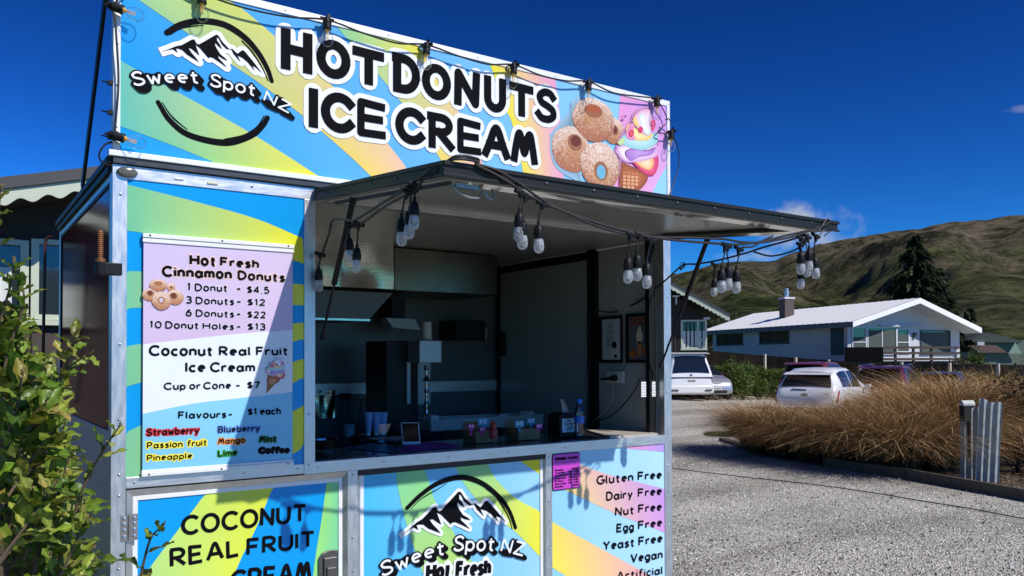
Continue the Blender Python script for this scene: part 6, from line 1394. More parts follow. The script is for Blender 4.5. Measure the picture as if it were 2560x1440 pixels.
b.build('roof', DGREY, lh)
b = MB(); A, B_ = LF.P(pa[0], pa[1]-.10, -.01), LF.P(pe[0], pe[1]-.10, -.01); b.add([A, B_, B_+Vector((0, .66, 0)), A+Vector((0, .66, 0))], [(0, 1, 2, 3)]); b.build('soffit', BROWN, lh)
b = MB()
zs_ = LW.uv(60, 806)[1]
for k in range(26): LW.slab(b, .4+k*.30, .4+k*.30+.285, .05, zs_-.10, .002, .022)
b.build('lower_boards', mat('brown_weatherboard', (.055, .040, .034), .7, var=.2, vscale=5), lh)
window(LW, (-150, 596, 62, 800), lh, CREAM, DGL, (.62,), (), (.0, .84, .0, .66), th=.07, fr=.075); window(LW, (84, 604, 236, 800), lh, CREAM, DGL, (), (), None, th=.07, fr=.07)

# --- paling fence
fpts = [(1768, 876, 42.5), (1915, 889, 41), (2110, 903, 38.5), (2260, 907, 36.5), (2420, 910, 35), (2700, 915, 33)]
FP = [at(*q) for q in fpts]
fence = thing('paling_fence', 'long dark brown paling fence with pale posts running behind the parked cars', 'fence', (FP[0].x, FP[0].y, -.4))
b = MB(); PAL = mat('dark_paling', (.050, .036, .020), .8, attr=True)
for i in range(len(FP)-1):
    A, B_ = FP[i], FP[i+1]; L = (B_-A).length; n_ = int(L/.16); dr = (B_-A).normalized()
    for k in range(n_):
        a, e = A.lerp(B_, k/n_), A.lerp(B_, (k+.995)/n_); c = random.uniform(.65, 1.25); col = (.055*c, .040*c, .022*c)
        b.prism([Vector((a.x, a.y, -.45)), Vector((e.x, e.y, -.45)), e+Vector((0, 0, random.uniform(-.015, .01))), a+Vector((0, 0, random.uniform(-.015, .01)))], Vector((-dr.y, dr.x, 0)).normalized()*.02, 0, col)
b.build('palings', PAL, fence)
PST = mat('pale_post', (.50, .45, .36), .7)
for x, y0 in ((1912, 885), (1989, 893), (2071, 899), (2254, 905), (2374, 907), (2495, 909), (2150, 904)):
    k = max(i for i in range(len(fpts)-1) if fpts[i][0] <= x); t = (x-fpts[k][0])/(fpts[k+1][0]-fpts[k][0]); dp = fpts[k][2]+(fpts[k+1][2]-fpts[k][2])*t-.18
    q = at(x, y0, dp); b = MB(); b.box(q.x-.055, q.x+.055, q.y-.055, q.y+.055, -.45, q.z); b.build('post', PST, fence, bevel=.006)

# --- small green house and tiled roof at the far right
G0 = at(2468, 880, 62); gw = hwall(62, 2440); 
if gw.n.dot(Vector(CAM)-gw.P0) < 0: gw.n = -gw.n
gh = thing('green_cottage', 'small green cottage with dark grey roof and white flue far right beyond the deck', 'house', tuple(gw.P(0, -.4)))
GRW = mat('sage_green_wall', (.13, .17, .13), .8); TIL = mat('brown_roof_tiles', (.075, .045, .038), .8, var=.35, vscale=6)
b = MB(); u0, z0 = gw.uv(2436, 905); u1, z1 = gw.uv(2540, 850); gw.slab(b, u0, u1+2, -.4, z1, -6, 0); b.build('wall', GRW, gh)
b = MB(); a, e, f_ = gw.uv(2425, 850), gw.uv(2462, 832), gw.uv(2530, 852); b.prism([gw.P(*a, .4), gw.P(*e, .4), gw.P(f_[0]+.5, f_[1], .4), gw.P(f_[0]+.5, f_[1]-.15, .4), gw.P(a[0], a[1]-.15, .4)], -gw.n*6.5); b.build('roof', mat('dark_grey_green_roof', (.06, .07, .065), .7), gh)
b = MB(); u, z = gw.uv(2462, 838); b.lathe([(.12, z), (.12, z+.55)], Matrix.Translation(gw.P(u, 0, -1)), 10); b.build('flue', WHITE, gh)
b = MB(); u, z = gw.uv(2446, 850); gw.slab(b, u-.25, u+.25, -.3, z, .01, .4); b.build('chimney_breast', WHITE, gh)
tw = hwall(50, 2440)
if tw.n.dot(Vector(CAM)-tw.P0) < 0: tw.n = -tw.n
th_ = thing('tiled_shed', 'low shed with brown tiled roof and green gable in front of the green cottage', 'shed', tuple(tw.P(0, -.4)))
b = MB(); u0, z0 = tw.uv(2452, 900); u1, z1 = tw.uv(2545, 880); tw.slab(b, u0, u1, -.4, z1, -3, 0); b.build('wall', GRW, th_)
b = MB(); a, e = tw.uv(2448, 882), tw.uv(2535, 862); ap = tw.uv(2526, 858)
b.prism([tw.P(a[0], a[1], .3), tw.P(tw.uv(2516, 882)[0], a[1], .3), tw.P(tw.uv(2520, 858)[0], e[1], -1.5), tw.P(a[0], e[1], -1.5)], -tw.n*.06); b.build('roof', TIL, th_)
b = MB(); b.prism([tw.P(tw.uv(2514, 884)[0], tw.uv(2516, 884)[1], .32), tw.P(tw.uv(2548, 880)[0], tw.uv(2548, 884)[1], .32), tw.P(tw.uv(2532, 858)[0], tw.uv(2532, 856)[1], .32)], -tw.n*.08); b.build('gable', mat('pale_green_gable', (.22, .34, .26), .7), th_)
# ================================================================== PLANTS
M['leaf'] = mat('leaf', (.06, .09, .02), .55, attr=True, spec=.3)
def leafmat(name, rough, spec, tl=.35):
    m = bpy.data.materials.new(name); m.use_nodes = True; n = m.node_tree; p = n.nodes['Principled BSDF']; a = n.nodes.new('ShaderNodeAttribute'); a.attribute_name = 'col'
    n.links.new(a.outputs['Color'], p.inputs['Base Color']); p.inputs['Roughness'].default_value = rough; p.inputs['Specular IOR Level'].default_value = spec
    t = n.nodes.new('ShaderNodeBsdfTranslucent'); hs = n.nodes.new('ShaderNodeHueSaturation'); hs.inputs['Value'].default_value = 1.3; n.links.new(a.outputs['Color'], hs.inputs['Color']); n.links.new(hs.outputs[0], t.inputs[0])
    mx = n.nodes.new('ShaderNodeMixShader'); mx.inputs[0].default_value = tl; n.links.new(p.outputs[0], mx.inputs[1]); n.links.new(t.outputs[0], mx.inputs[2]); n.links.new(mx.outputs[0], n.nodes['Material Output'].inputs[0]); return m
M['leaf'] = leafmat('leaf', .6, .25, .25); M['gloss_leaf'] = leafmat('glossy_leaf', .38, .35, .25); M['straw'] = leafmat('straw_blade', .7, .15, .10)
M['bark'] = mat('bark', (.06, .045, .032), .9, var=.3, vscale=15)
def rdir():
    v = rng.normal(size=3); return Vector(v/np.linalg.norm(v))
def leafcloud(b, pts, size, cols, up_bias=.3):
    for p in pts:
        p = Vector(p); n_ = rdir(); n_.z = abs(n_.z)+up_bias; n_.normalize(); t = n_.orthogonal().normalized(); t = (Matrix.Rotation(random.random()*6.28, 3, n_) @ t); s_ = t.cross(n_); L = size*random.uniform(.6, 1.4); W = L*random.uniform(.35, .55)
        c = random.choice(cols); f = random.uniform(.7, 1.25); c = tuple(min(1, q*f) for q in c)
        b.add([p-t*L*.5, p+s_*W*.5, p+t*L*.5, p-s_*W*.5], [(0, 1, 2, 3)], 0, c)
def bush(name, label, cat, c, rx, ry, h, n, size, cols, group=None, lumps=7, trunk=True):
    """rounded shrub: clumps of leaves through its volume over a few stems"""
    c = Vector(c); o = thing(name, label, cat, tuple(c), group)
    b = MB(); P = []; L = [(random.uniform(-.6, .6)*rx, random.uniform(-.6, .6)*ry, h*random.uniform(.35, .75), random.uniform(.35, .6)) for k in range(lumps)]
    for k in range(n):
        l = random.choice(L); v = rdir()*(random.random()**.35); P.append(c+Vector((l[0]+v.x*rx*l[3], l[1]+v.y*ry*l[3], max(.03, l[2]+v.z*h*.42*l[3]*1.6))))
    leafcloud(b, P, size, cols); b.build('foliage', M['leaf'], o, recalc=False)
    b = MB()
    for k in range(6): l = L[k % lumps]; b.tube([c+Vector((l[0]*.2, l[1]*.2, 0)), c+Vector((l[0]*.6, l[1]*.6, l[2]*.5)), c+Vector((l[0], l[1], l[2]))], [.03, .02, .008], 5)
    b.build('stems', M['bark'], o); return o
def gpt(px_, py_, dep): q = at(px_, py_, dep); return Vector((q.x, q.y, ground_z(q.x, q.y)))
HG = [(.075, .115, .018), (.055, .09, .015), (.10, .14, .025)]; DG = [(.022, .035, .012), (.03, .045, .015)]; RD = [(.045, .014, .012), (.06, .02, .015), (.03, .012, .01)]; BG_ = [(.10, .15, .03), (.07, .11, .02), (.13, .18, .05)]
def hedge(label, x0, x1, dep, h, n, wd=.9):
    a, e = gpt(x0, 950, dep), gpt(x1, 950, dep+.5); o = thing('hedge', label, 'hedge', tuple(a), 'hedges along the fence'); b = MB(); P = []
    for k in range(n):
        q = a.lerp(e, random.random()); side = random.random(); z = random.random()**.6*h*(1+.08*mnoise.noise(Vector((q.x*.8, q.y*.8, 0)))*2); P.append(q+Vector((random.uniform(-wd, wd)*.5, random.uniform(-wd, wd)*.5, z)))
    leafcloud(b, P, .13, HG); b.build('foliage', M['leaf'], o, recalc=False); b = MB()
    for k in range(8): q = a.lerp(e, (k+.5)/8); b.tube([q, q+Vector((.05, .03, h*.7))], [.03, .012], 5)
    b.build('stems', M['bark'], o)
hedge('long clipped green hedge between the silver car and the white hatchback', 1735, 1960, 37.6, 1.5, 7500)
hedge('low green hedge beyond the maroon car along the fence', 2240, 2340, 34.0, 1.15, 1800); hedge('low hedge at the far right in front of the fence', 2420, 2580, 33.0, 1.3, 1800)
bush('shrub', 'dark red leaved shrub just right of the silver car', 'shrub', gpt(1800, 960, 35.6), 1.05, .8, 1.25, 2600, .10, RD, 'shrubs in front of the hedge')
bush('shrub', 'tall bright green shrub in the middle of the hedge row', 'shrub', gpt(1856, 960, 35.8), .8, .7, 1.75, 2800, .11, BG_, 'shrubs in front of the hedge'); bush('shrub', 'small dark green shrub left of the white hatchback', 'shrub', gpt(1896, 960, 36.4), .55, .5, 1.05, 1400, .10, HG, 'shrubs in front of the hedge')
bush('shrub', 'thin bushy shrub poking above the hedge in front of the fence', 'shrub', gpt(1828, 950, 39.4), .45, .45, 1.95, 900, .14, BG_, 'shrubs in front of the hedge')
bush('shrub', 'brownish garden shrub below the right end of the deck', 'shrub', gpt(2420, 950, 37.2), 1.0, .8, 2.1, 1300, .13, [(.10, .08, .03), (.06, .07, .02), (.08, .06, .03)], 'garden shrubs by the deck'); bush('shrub', 'leafy dark bush between the gable and the green cottage', 'shrub', gpt(2425, 940, 46), 1.3, 1.0, 2.7, 1600, .18, DG+HG, 'garden shrubs by the deck')
bush('shrub', 'large purple black shrub at the right edge above the mulch bed', 'shrub', gpt(2588, 1000, 12.6), .55, .8, 1.75, 3600, .055, [(.016, .009, .010), (.022, .012, .012), (.012, .010, .009)], None); bush('shrub', 'low dark shrub behind the corrugated post at the right edge', 'shrub', gpt(2555, 1120, 11.6), .38, .5, .9, 2200, .05, [(.014, .010, .009), (.02, .014, .010), (.03, .03, .012)], None)
bush('shrub', 'grey dry bush behind the tussock bed with a pale twig', 'shrub', gpt(2520, 960, 27), 1.1, .8, 1.3, 1500, .10, DG+[(.05, .04, .03)], None)

# conifer behind the white house
def conifer(name, label, base, h, rad, n, cols, lean=0.0, group=None):
    o = thing(name, label, 'tree', tuple(base), group); b = MB(); b.tube([base, base+Vector((0, 0, h*.5)), base+Vector((lean, 0, h*.98))], [.28, .16, .03], 8); b.build('trunk', M['bark'], o, smooth=True)
    b = MB(); tiers = int(h*3.2)
    for k in range(tiers):
        t = (k+.4)/tiers; z = h*(.08+.92*t); r_ = rad*(1-t)**.82*(1+.16*math.sin(k*2.3))+.12; nb = int(7+9*(1-t))
        for j in range(nb):
            a = random.random()*6.283; L = r_*random.uniform(.55, 1.12); cc = random.choice(cols)
            for q in range(int(6+n*L)):
                s_ = random.random()**.75; p = base+Vector((math.cos(a)*L*s_+lean*t, math.sin(a)*L*s_, z-.35*L*s_*s_+.1*L*s_+random.uniform(-.12, .10))); f = random.uniform(.6, 1.3)
                d_ = Vector((math.cos(a)+random.uniform(-.6, .6), math.sin(a)+random.uniform(-.6, .6), -random.uniform(.5, 1.6))).normalized(); sd_ = d_.cross(rdir()).normalized(); L2 = random.uniform(.30, .70); W = .13
                b.add([p-sd_*W, p+sd_*W, p+d_*L2], [(0, 1, 2)], 0, tuple(c*f for c in cc))
    b.build('crown', M['leaf'], o, recalc=False); return o
CF = [(.020, .034, .013), (.028, .045, .016), (.040, .058, .020), (.014, .024, .010)]
q = at(2292, 900, 62); conifer('conifer_tree', 'tall dark pointed conifer rising behind the ridge of the white house', Vector((q.x, q.y, -.4)), at(2294, 588, 62).z+.5, 3.9, 15, CF, 0, 'conifers behind the white house')
q = at(2345, 900, 64); conifer('conifer_tree', 'shorter bushy conifer on the right side of the tall conifer', Vector((q.x, q.y, -.4)), at(2340, 668, 64).z+.4, 2.5, 15, CF, .2, 'conifers behind the white house')
q = at(2425, 900, 70); conifer('conifer_tree', 'small dark conifer just right of the white roof tip', Vector((q.x, q.y, -.4)), at(2425, 770, 70).z+.5, 1.2, 9, CF, 0, 'conifers behind the white house')
# broad trees below the hill
def tree(label, px_, ytop, dep, w_, n, size, cols, group):
    q = at(px_, 900, dep); c = Vector((q.x, q.y, -.4)); h = at(px_, ytop, dep).z+.4; o = thing('broadleaf_tree', label, 'tree', tuple(c), group); b = MB()
    b.tube([c, c+Vector((0, 0, h*.4)), c+Vector((.1*h*random.uniform(-1, 1), 0, h*.75))], [h*.035, h*.025, h*.008], 7)
    for k in range(5): a = k*1.25; b.tube([c+Vector((0, 0, h*.35)), c+Vector((math.cos(a)*w_*.5, math.sin(a)*w_*.5, h*.65))], [h*.016, h*.005], 5)
    b.build('trunk', M['bark'], o, smooth=True); b = MB(); P = []; L = [(rdir()*random.uniform(.2, .75), random.uniform(.3, .5)) for k in range(11)]
    for k in range(n):
        l, r_ = random.choice(L); v = rdir()*(random.random()**.4)*r_; P.append(c+Vector(((l.x+v.x)*w_, (l.y+v.y)*w_, h*.58+(l.z*.8+v.z)*h*.42)))
    leafcloud(b, P, size, cols); b.build('crown', M['leaf'], o, recalc=False)
GB = 'trees at the foot of the hills'; AUT = [(.08, .085, .03), (.06, .07, .022), (.10, .09, .04)]
for k, (px_, yt, dp, w_, cols, lb) in enumerate(((1800, 752, 95, 3.2, AUT, 'olive tree above the brown cottage roof left of the white house'), (1845, 768, 110, 3.5, DG+HG, 'dark green tree behind the left end of the white roof'), (1900, 772, 120, 3.0, AUT, 'tan green tree just left of the brown chimney'), (1765, 770, 90, 2.6, DG, 'dark tree right behind the brown cottage barge'),
    (2052, 742, 150, 5.0, DG+HG, 'dark green tree over the middle of the white roof'), (2110, 736, 160, 5.0, AUT, 'olive brown tree over the white roof left of the conifer'), (2178, 744, 150, 4.0, HG, 'bright green tree over the white roof beside the conifer'),
    (2440, 792, 210, 5.0, DG, 'dark tree past the right roof tip'), (2476, 800, 240, 6.0, [(.20, .21, .15), (.16, .18, .11)], 'pale silver willow in the green field at right'), (2510, 804, 230, 5.0, [(.17, .19, .12), (.13, .15, .09)], 'second pale willow nearer the right edge of the field'), (2530, 778, 300, 3.0, DG, 'slim dark poplar at the far right field'), (2546, 850, 70, 2.4, HG+AUT, 'leafy tree above the brown tiled shed'))):
    tree(lb, px_, yt, dp, w_, 1500, .32 if dp < 130 else .55, cols, GB)

# --- brown tussock grass
def tussock_mesh(seed, n=1500, h=1.1, spread=.75):
    rs = random.Random(seed); b = MB(); lean = rs.uniform(0, 6.28)
    for k in range(n):
        a = rs.random()*6.283; L = h*rs.uniform(.55, 1.2); r0_ = rs.random()**.7*.16; out = spread*rs.uniform(.25, 1.15)*L; w_ = rs.uniform(.0035, .0075); c = rs.random()
        col = ((.17, .088, .030) if c < .42 else (.34, .205, .088) if c < .72 else (.62, .47, .27) if c < .90 else (.13, .095, .025)); f = rs.uniform(.7, 1.2); col = tuple(q*f for q in col)
        dx, dy = math.cos(a), math.sin(a); wx, wy = .16*math.cos(lean)*L, .16*math.sin(lean)*L; pts = []; droop = rs.uniform(.75, 1.75); tw = rs.uniform(-.5, .5)
        for i in range(6):
            t = i/5; z = L*(t*1.25-droop*.55*t**2.3); rr_ = r0_+out*(t**1.5); ang = tw*t*t; pts.append((dx*rr_*math.cos(ang)-dy*rr_*math.sin(ang)+wx*t*t, dy*rr_*math.cos(ang)+dx*rr_*math.sin(ang)+wy*t*t, max(.01, z)))
        vs = []; 
        for i, p in enumerate(pts): ww = w_*(1-.85*i/5); vs += [(p[0]-dy*ww, p[1]+dx*ww, p[2]), (p[0]+dy*ww, p[1]-dx*ww, p[2])]
        vc = [tuple(q*(.45, .6, .8, 1.0, 1.25, 1.5)[j//2] for q in col) for j in range(12)]; b.add(vs, [(2*i, 2*i+1, 2*i+3, 2*i+2) for i in range(5)], 0, None, vc)  # dead brown roots, bleached tips; the root darkening also stands for shade
    return b
protos = []
for k in range(4):
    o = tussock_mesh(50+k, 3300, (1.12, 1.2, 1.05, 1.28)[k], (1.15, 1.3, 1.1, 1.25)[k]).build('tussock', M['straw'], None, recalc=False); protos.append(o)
spots = []
front = [(1885, 1110, 13.9), (1950, 1118, 13.3), (2022, 1130, 12.7), (2098, 1142, 12.2), (2175, 1155, 11.7), (2262, 1168, 11.3), (2330, 1150, 11.55)]
for x, y, dp in front: spots.append((x, dp, random.uniform(.80, .95)))
dp = 12.6; row = 0
while dp < 22:
    xl = 1900+max(0, dp-14)*78 if dp > 13 else 2105; xr = 2545 if dp > 12.9 else 2380
    st_ = 1.10/dp*FPX; x = xl+st_*random.random()*.5+(0 if row % 2 else st_*.4)
    while x < min(xr, 2550): spots.append((x+random.uniform(-.2, .2)*st_, dp+random.uniform(-.25, .25), random.uniform(.80, 1.02)*(.80+.68*max(0, min(1, (x-2050)/420))))); x += st_*random.uniform(.85, 1.15)
    dp += 1.0; row += 1
places = ['at the front left tip of the tussock bed', 'in the front row of the bed left of centre', 'in the front row beside the gravel', 'in the middle of the front row', 'arching over the shaded gravel edge', 'standing clear at the front near the timber edge', 'close to the left of the corrugated post']
used_p = [False]*4
def tuss_label(i, x, dp):
    if i < 7: return ['low tan tussock ', 'drooping brown tussock ', 'golden brown tussock ', 'shaggy brown tussock ', 'dark footed brown tussock ', 'tall orange brown tussock ', 'reddish brown tussock '][i]+places[i]
    return 'dry brown tussock in the thick of the bed behind the front row'
for i, (x, dp, s_) in enumerate(spots):
    k = i % 4; q = gpt(x, 950, dp)
    if used_p[k]: o = protos[k].copy(); COL.objects.link(o)
    else: o = protos[k]; used_p[k] = True
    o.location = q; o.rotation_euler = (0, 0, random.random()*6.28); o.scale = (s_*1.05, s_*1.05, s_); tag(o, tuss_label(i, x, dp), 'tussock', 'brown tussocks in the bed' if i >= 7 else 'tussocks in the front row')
# bed soil, mulch, timber edging, grass patch
bed = [gpt(1835, 1100, 14.6), gpt(1890, 1100, 13.3), gpt(2060, 1150, 12.0), gpt(2268, 1190, 10.75), gpt(2600, 1250, 8.95), gpt(2760, 1250, 8.9), gpt(2700, 1000, 14), gpt(2600, 960, 22), gpt(2060, 950, 22.5), gpt(1930, 980, 19)]
b = MB(); b.add([q+Vector((0, 0, .035)) for q in bed], [tuple(range(len(bed)))]); tag(b.build('garden_bed', mat('dark_soil', (.030, .022, .016), .95, var=.3, vscale=8)), kind='structure')
b = MB()
for k in range(5200):
    x = random.uniform(2280, 2680); dp = random.uniform(9.1, 12.4)
    if k % 7 == 0: x = random.uniform(1900, 2400); dp = random.uniform(11.6, 14)
    q = gpt(x, 1200, dp)
    lim = 10.75+(x-2268)*(-.00545)+.16
    if dp < lim: continue
    a = random.random()*6.28; L = random.uniform(.012, .045); W = random.uniform(.004, .010); t = Vector((math.cos(a), math.sin(a), random.uniform(-.35, .35))).normalized(); s_ = Vector((-t.y, t.x, random.uniform(-.3, .3))); q.z += .045+random.random()*.02
    c = random.choice([(.16, .105, .065), (.24, .17, .11), (.09, .06, .04), (.34, .26, .18)]); b.add([q-t*L-s_*W, q+t*L-s_*W*.6, q+t*L+s_*W, q-t*L+s_*W], [(0, 1, 2, 3)], 0, c)
tag(b.build('bark_mulch', M['leaf'], recalc=False), kind='stuff')
EDG = mat('weathered_edging_timber', (.10, .085, .068), .85, var=.35, vscale=9)
e_pts = [gpt(2060, 1170, 12.0), gpt(2268, 1195, 10.75), gpt(2600, 1250, 8.95), gpt(2860, 1250, 8.1)]
for i, lb in ((1, 'weathered sleeper edging the mulch bed at the right'), (0, 'shaded sleeper edging under the tussock grass')):
    b = MB(); A, B_ = e_pts[i], e_pts[i+1]; b.bar(A+Vector((0, 0, .065)), A.lerp(B_, .992)+Vector((0, 0, .065)), .05, .15); tag(b.build('timber_edging', EDG, bevel=.006), lb, 'edging', 'timber edging of the garden bed')
b = MB(); A = gpt(1806, 1100, 15.9); B_ = gpt(1846, 1110, 15.0); b.bar(A+Vector((0, 0, .03)), B_+Vector((0, 0, .03)), .14, .05); tag(b.build('timber_plank', EDG, bevel=.008), 'short pale plank lying at the left tip of the tussock bed', 'plank')
b = MB()
for k in range(2600):
    a = random.random()*6.28; r_ = math.sqrt(random.random()); c = gpt(1812, 1085, 16.9); q = c+Vector((r_*.42*math.cos(a), r_*.42*math.sin(a), .01)); t = random.random()*6.28; w_ = .004; L = random.uniform(.03, .09); f = random.uniform(.6, 1.3)
    b.add([q+Vector((math.cos(t)*w_, math.sin(t)*w_, 0)), q-Vector((math.cos(t)*w_, math.sin(t)*w_, 0)), q+Vector((random.uniform(-.03, .03), random.uniform(-.03, .03), L))], [(0, 1, 2)], 0, (.05*f, .085*f, .02*f))
tag(b.build('grass_patch', M['leaf'], recalc=False), kind='stuff')

# --- glossy wavy-leaved shrub in the left foreground
SH = thing('broadleaf_shrub', 'glossy green wavy leaved shrub filling the lower left corner in front of the kiosk', 'shrub', tuple(at(60, 1440, 2.3).to_2d())+(0,))
lb = MB(); sb = MB()
def leaf(p, d_, n_, L, W, col):
    d_ = d_.normalized(); s_ = d_.cross(n_).normalized(); n_ = s_.cross(d_); vs = []; ph = random.random()*6; wav = random.uniform(.05, .12)*L; curl = random.uniform(-.1, .45)
    for i in range(8):
        t = i/7; wd_ = W*(math.sin(math.pi*min(1, (t*.93+.03)**.85))**.75)*(1 if t < .98 else .3); cen = p+d_*L*t*(1-.12*curl*t)-n_*L*curl*t*t*.5
        for k, q in enumerate((-1, -.5, 0, .5, 1)): vs.append(cen+s_*wd_*q+n_*(abs(q)*wd_*.35+ wav*abs(q)**1.5*math.sin(ph+t*13+q*1.2)))
    fs = [(i*5+k, i*5+k+1, (i+1)*5+k+1, (i+1)*5+k) for i in range(7) for k in range(4)]
    rib = tuple(min(1, c*1.55+.01) for c in col); lb.add(vs, fs, 0, None, [rib if j % 5 == 2 else col for j in range(40)])
LC = [(.15, .20, .022), (.11, .16, .018), (.20, .24, .035), (.075, .12, .016), (.26, .29, .055)]
def sprig(P, nl=14, L=.062, tip=True):
    P = [Vector(p) for p in crom([tuple(p) for p in P], 5)]; n_ = len(P)
    sb.tube(P, [.0042*(1-.6*i/n_) for i in range(n_)], 6)
    ang = random.random()*6
    for k in range(nl):
        t = .22+.78*(k+.3)/nl; f = t*(n_-1); i = min(n_-2, int(f)); p = P[i].lerp(P[i+1], f-i); ax = (P[i+1]-P[i]).normalized(); ang += 2.4
        o = ax.orthogonal().normalized(); o = Matrix.Rotation(ang, 3, ax) @ o; d_ = (o+ax*random.uniform(.35, 1.0)+Vector((0, 0, .15))); nrm = (ax-o*.3+Vector((0, 0, .5))+rdir()*.35)
        l = L*random.uniform(.65, 1.2)*(1 if k < nl-3 else .8); leaf(p, d_, nrm, l, l*random.uniform(.18, .25), tuple(c*random.uniform(.8, 1.2) for c in random.choice(LC)))
    if tip:
        for k in range(3): leaf(P[-1], (P[-1]-P[-2]).normalized()+rdir()*.25, rdir(), .022, .003, (.20, .15, .07))
V = lambda x, y, z: at(x, y, z)
# stems seen clearly against the kiosk
sprig([V(170, 1330, 2.25), V(212, 1210, 2.24), V(262, 1120, 2.22), V(296, 1070, 2.20)], 8, .068); sprig([V(330, 1560, 2.05), V(352, 1440, 2.04), V(375, 1350, 2.03), V(402, 1318, 2.02)], 6, .075)
sprig([V(120, 1080, 2.3), V(150, 960, 2.28), V(178, 880, 2.26), V(190, 835, 2.25)], 9, .075); sprig([V(60, 1100, 2.2), V(110, 1000, 2.2), V(160, 930, 2.22), V(220, 885, 2.2)], 10, .07)
sprig([V(-40, 900, 2.1), V(0, 800, 2.08), V(30, 700, 2.06), V(35, 660, 2.05)], 9, .07); sprig([V(-60, 760, 2.0), V(-25, 660, 2.0), V(-8, 560, 2.0), V(2, 480, 2.0)], 8, .06); sprig([V(-10, 1000, 2.1), V(30, 850, 2.1), V(60, 760, 2.1), V(50, 690, 2.1)], 10, .07)
sprig([V(0, 1400, 1.9), V(60, 1320, 1.92), V(110, 1250, 1.95), V(135, 1215, 1.95)], 10, .07); sprig([V(60, 1400, 2.2), V(110, 1250, 2.2), V(140, 1130, 2.22), V(165, 1050, 2.2)], 11, .068); sprig([V(120, 1500, 2.0), V(170, 1400, 2.0), V(200, 1330, 2.0), V(225, 1290, 2.0)], 9, .07)
for k in range(80):
    y = random.uniform(790, 1500); xm = np.interp(y, [790, 850, 950, 1050, 1200, 1440, 1500], [10, 55, 125, 160, 200, 245, 250]); x = xm-abs(random.gauss(0, .45))*xm*1.15; z = random.uniform(1.95, 2.75)+(.15 if x > 120 else 0)
    tip = V(x, y, z); base = V(x*.55-90+random.uniform(-60, 40), y+random.uniform(150, 330), z+random.uniform(-.15, .2)); mid_ = tip.lerp(base, .5)+rdir()*.03
    sprig([base, mid_, tip.lerp(mid_, .4)+rdir()*.012, tip], random.randint(8, 12), .104)
root = at(40, 1440, 2.35); root.z = 0
for k in range(9):
    a = V(random.uniform(-120, 180), random.uniform(1150, 1400), random.uniform(2.1, 2.6)); sb.tube([root+rdir()*.05+Vector((0, 0, .05)), root.lerp(a, .5)+rdir()*.05, a], [.012, .009, .005], 6)
lb.build('leaves', M['gloss_leaf'], SH, smooth=True, recalc=False); sb.build('stems', mat('brown_twig', (.11, .075, .045), .7, var=.3, vscale=60), SH, smooth=True)
